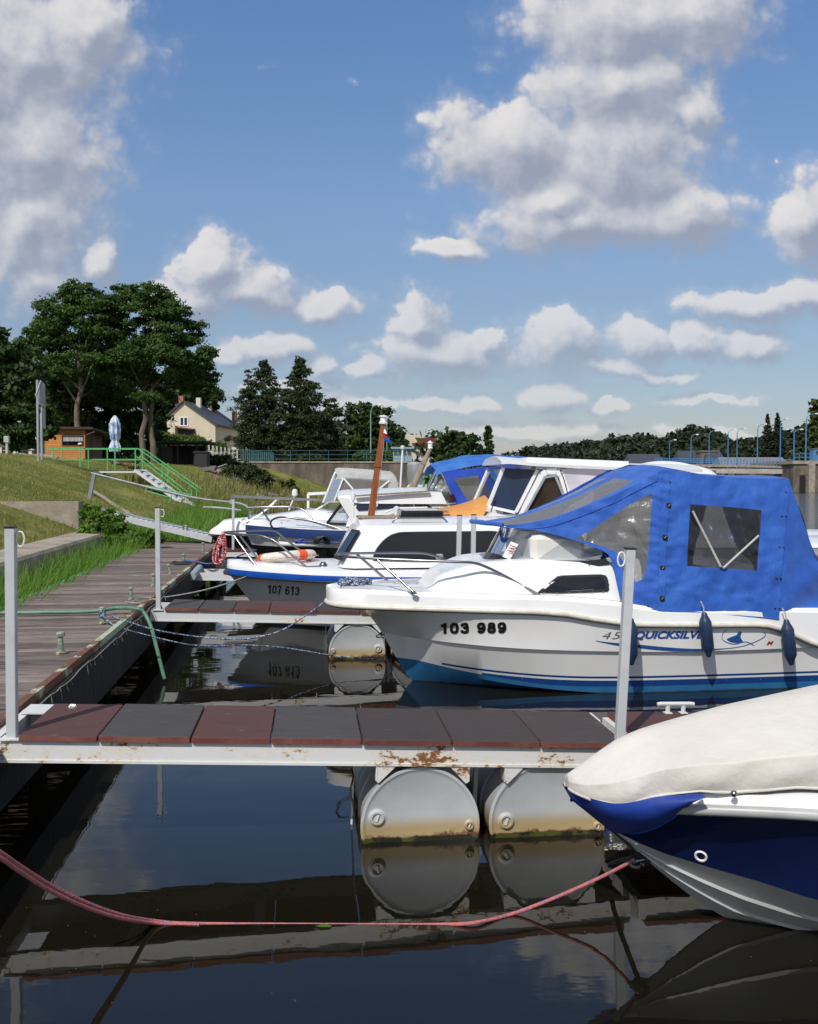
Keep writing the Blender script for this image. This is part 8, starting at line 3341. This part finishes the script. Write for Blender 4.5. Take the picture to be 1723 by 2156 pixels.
bol = gz(216, 1313.6, PIER_Z) + Vector((0, 0, .10))
bowc = MBt @ FB_.P(740, 1237, -.02)
rope('mooring_rope', [bol + Vector((.02, 0, -.01)), at(260, 1306, 8.4), at(330, 1327, 8.5), at(420, 1341, 8.7), at(505, 1346, 8.8), at(550, 1340, 8.85), at(600, 1324, 8.9), at(660, 1285, 8.9), at(710, 1248, 8.85), bowc], .0068, BLUEWROPE,
     'blue and white mooring rope rising from the pier bollard to the white boat bow')
rope('mooring_rope', [bol + Vector((.01, -.02, -.02)), at(240, 1316, 8.2), at(300, 1335, 8.3), at(390, 1356, 8.5), at(450, 1361, 8.7), at(520, 1358.5, 8.9), at(600, 1364, 9.1), at(700, 1380, 9.3), at(800, 1389, 9.3), at(818, 1392, 9.3), at(820, 1404, 9.25)], .0062, BLUEWROPE,
     'lower blue and white mooring rope sagging from the bollard to under the bow')
mb = MB()
R = random.Random(4)
for i in range(7):
    a0 = R.uniform(0, 6)
    mb.tube(smooth_path([bol + Vector((.024 * math.cos(a0 + t), .024 * math.sin(a0 + t), -.035 + .010 * i + .004 * math.sin(3 * t))) for t in np.linspace(0, 6.28, 12)], 2), .0075, 6)
solo('rope_turns', mb, BLUEWROPE, 'blue and white rope wound round the rusty bollard', 'rope', smooth=60)
# tangle on the bow of the white boat
mb = MB()
for i in range(16):
    c = FB_.P(745 + R.uniform(-18, 26), 1237, R.uniform(-.12, .05))
    zz = gtop(c.x) + .012
    mb.tube(smooth_path([Vector((c.x + R.uniform(-.09, .09), c.y + R.uniform(-.07, .07), zz + abs(R.gauss(0, .022)))) for _ in range(6)], 4), .008, 6)
mb.tube(smooth_path([FB_.P(770, 1238, -.05), FB_.P(830, 1238, -.02), FB_.P(890, 1233.5, .0)], 5), .0075, 6)
for v in mb.v:
    v.z = max(v.z, gtop(v.x) + .008)
solo('rope_tangle', MB().add([MBt @ v for v in mb.v], mb.f), BLUEWROPE, 'tangled blue rope heaped on the bow of the white boat 103 989', 'rope', smooth=60)

rope('grey_mooring_rope', [at(276, 1262, 10.3), at(300, 1261, 10.4), at(345, 1258, 10.6), at(420, 1245, 11.0), at(480, 1228, 11.4), at(530, 1209, 11.9), MC @ FC.P(560, 1192, -.25)], .009, ROPEG,
     'grey mooring rope from the pier bollard to the bow of 107 613')
rope('thin_cord', [gz(265, 1267, zp - .02), gz(290, 1270, zp - .015), gz(310, 1264, zp - .015), gz(330, 1262, zp - .015), gz(300, 1258, zp - .01), gz(280, 1266, zp - .015)], .005, ROPEG, 'thin pale cord lying looped on the pier boards', 'cord')

# pink rope across the foreground
z_ = .004
ptsA = [at(-80, 1752, 3.1), at(-10, 1788, 3.2), at(40, 1822, 3.3), at(110, 1866, 3.45), at(190, 1904, 3.6), at(260, 1928, 3.75), gz(330, 1940, .012), gz(400, 1945, .0), gz(600, 1947, -.0055), gz(800, 1948, -.0055), gz(930, 1947, -.002), gz(1000, 1943, .012), at(1080, 1924, 4.02), at(1170, 1890, 4.02), at(1260, 1850, 4.02), at(1338, 1810, MA @ e0 and (MA @ e0).y)]
rope('pink_rope', ptsA, .0078, PINKROPE, 'pink braided mooring rope dipping into the water between the pier and the covered boat', n=10)
ptsB = [at(-80, 1766, 3.02), at(-10, 1800, 3.12), at(40, 1834, 3.22), at(110, 1878, 3.37), at(190, 1914, 3.55), at(260, 1935, 3.72), gz(330, 1944, .012), gz(420, 1947, .0)]
rope('pink_rope', ptsB, .0078, PINKROPE, 'second strand of pink rope just below the first at the lower left', n=10)
mb = MB()
for i in range(8):
    c = MA @ FA.P(1346 + R.uniform(-8, 8), 1806 + R.uniform(-7, 5), 0)
    mb.tube(smooth_path([c + Vector((R.uniform(-.03, .03), R.uniform(-.03, .03), R.uniform(-.03, .03))) for _ in range(5)], 3), .007, 6)
mb.tube(smooth_path([MA @ FA.P(1346, 1800, -.0), MA @ FA.P(1320, 1775, -.03), MA @ FA.P(1292, 1752, -.05)], 4), .005, 6)
mb.tube(smooth_path([MA @ FA.P(1350, 1806, .03), MA @ FA.P(1310, 1812, .25), MA @ FA.P(1284, 1822, .45)], 4), .012, 6)
solo('dark_rope_knot', mb, ROPEDK, 'dark knotted rope at the bow eye of the covered boat', 'rope', smooth=60)

# red coil hanging on the cruiser rail
mb = MB()
R = random.Random(8)
c = MC @ FC.P(470, 1122, -.02)
bx = MC.to_3x3() @ Vector((1, 0, 0))
for i in range(13):
    w_ = R.uniform(.035, .105)
    h_ = R.uniform(.34, .46)
    ox = R.uniform(-.02, .02) - .055
    dy = R.uniform(-.05, .05)
    loop = []
    for t in np.linspace(0, 2 * math.pi, 20):
        xx = w_ * math.sin(t) * (.30 + .70 * (.5 - .5 * math.cos(t)) ** .7)
        zz = -h_ * (.5 - .5 * math.cos(t))
        loop.append(c + bx * (xx + ox * (-zz / h_)) + Vector((0, dy * (-zz / h_) - .01, zz + .012)))
    mb.tube(loop, .0085, 6)
for k in range(4):
    mb.tube([c + bx * (.022 * math.cos(t) - .012) + Vector((0, .025 * math.sin(t) - .01, -.09 - .02 * k)) for t in np.linspace(0, 2 * math.pi, 12)], .0095, 6)
solo('red_rope_coil', mb, REDROPE, 'red and white rope coil hanging from the cruiser bow rail', 'rope coil', smooth=60)
rope('bow_string', [MC @ FC.P(590, 1131, -.42), MC @ FC.P(584, 1142, -.42), MC @ FC.P(580, 1151, -.42)], .006, ROPEG, 'short yarn tied to the cruiser bow rail', 'cord')

# dark cloth and blue line on the pier, blue line on 107 331
mb = MB()
rows_ = []
for i in range(12):
    t = i / 11
    p = gz(363 + 52 * t, 1186.5 - 1.5 * t, PIER_Z + .01)
    row = []
    for j in range(7):
        u = j / 6 - .5
        row.append(p + Vector((u * .03, u * .5 * (1 - .6 * abs(2 * t - 1)), .05 * (1 - 4 * u * u) * (.6 + .6 * mnoise.noise(Vector((t * 6, u * 5, 0)))))))
    rows_.append(row)
solo('black_cloth', MB().loft(rows_), TYRE, 'crumpled black cloth lying on the pier by the third dock', 'cloth', smooth=60)
rope('blue_line', [gz(390, 1180, PIER_Z + .05), gz(415, 1183, PIER_Z + .03), at(440, 1187, 14.2), at(480, 1180, 14.4), at(510, 1168, 15), at(540, 1158, 15.6)], .011, BLUEROPE, 'thin blue line from the far bollard across to the boats')
mb = MB()
for i in range(9):
    c = ME @ E3(632 + R.uniform(-10, 10), 1139 + R.uniform(-3, 3), -.95)
    mb.tube(smooth_path([c + Vector((R.uniform(-.1, .1), R.uniform(-.04, .04), R.uniform(-.03, .04))) for _ in range(5)], 3), .011, 5)
mb.tube(smooth_path([ME @ E3(640, 1140, -1.0), ME @ E3(690, 1142, -1.05), ME @ E3(716, 1143, -1.1)], 4), .009, 5)
solo('blue_line_heap', mb, BLUEROPE, 'blue line heaped on the strake below the number 107 331', 'rope', smooth=60)
c = E3(674, 1143, -1.06)
mb = MB()
for k in range(3):
    mb.tube([ME @ (c + Vector((.09 * math.cos(t) + .03 * k, -.03 * k, .01 + .10 * math.sin(t)))) for t in np.linspace(-.3, 3.4, 12)], .02, 6)
solo('black_fitting', mb, BLACK, 'black rope loops over the strake just left of the number 107 331', 'rope', smooth=60)

# thin chain hanging from the front dock and a stray cord at the second
ch = [F1.P(741 + 3 * math.sin(i * .9), 1618 + 9 * i, .1) for i in range(10)]
solo('hanging_cord', MB().tube([M1 @ p for p in smooth_path(ch, 4)], .005, 5), ROPEDK, 'thin dark cord hanging from the front dock beside the left drum', 'cord')
rope('dark_rope', [at(818, 1392, 9.3), at(826, 1410, 9.0), gz(815, 1440, -.02)], .006, ROPEDK, 'dark rope hanging in the water beside the drums under the white bow', 'cord')

# leaves and bits afloat
R = random.Random(6)
c = gz(681, 1950, .004)
mb = MB().add([(c.x - .035, c.y, .004), (c.x - .01, c.y - .016, .007), (c.x + .03, c.y - .012, .005), (c.x + .036, c.y + .006, .004), (c.x, c.y + .018, .006)], [(0, 1, 2, 3, 4)])
solo('floating_leaf', mb, BUSHL, 'green leaf floating against the pink rope', 'leaf')
mb = MB()
for i in range(70):
    x, y = R.uniform(0, 1720), 1640 + 500 * R.random()
    c = gz(x, y, .002)
    s = R.uniform(.0006, .0018)
    a = R.uniform(0, 3)
    mb.add([(c.x + s * math.cos(a + t), c.y + s * math.sin(a + t) * 2, .0025) for t in (0, 1.6, 3.1, 4.7)], [(0, 1, 2, 3)])
solo('floating_specks', mb, PALEWOOD, 'pale specks of pollen and seed drifting on the dark water', 'specks', kind='stuff')
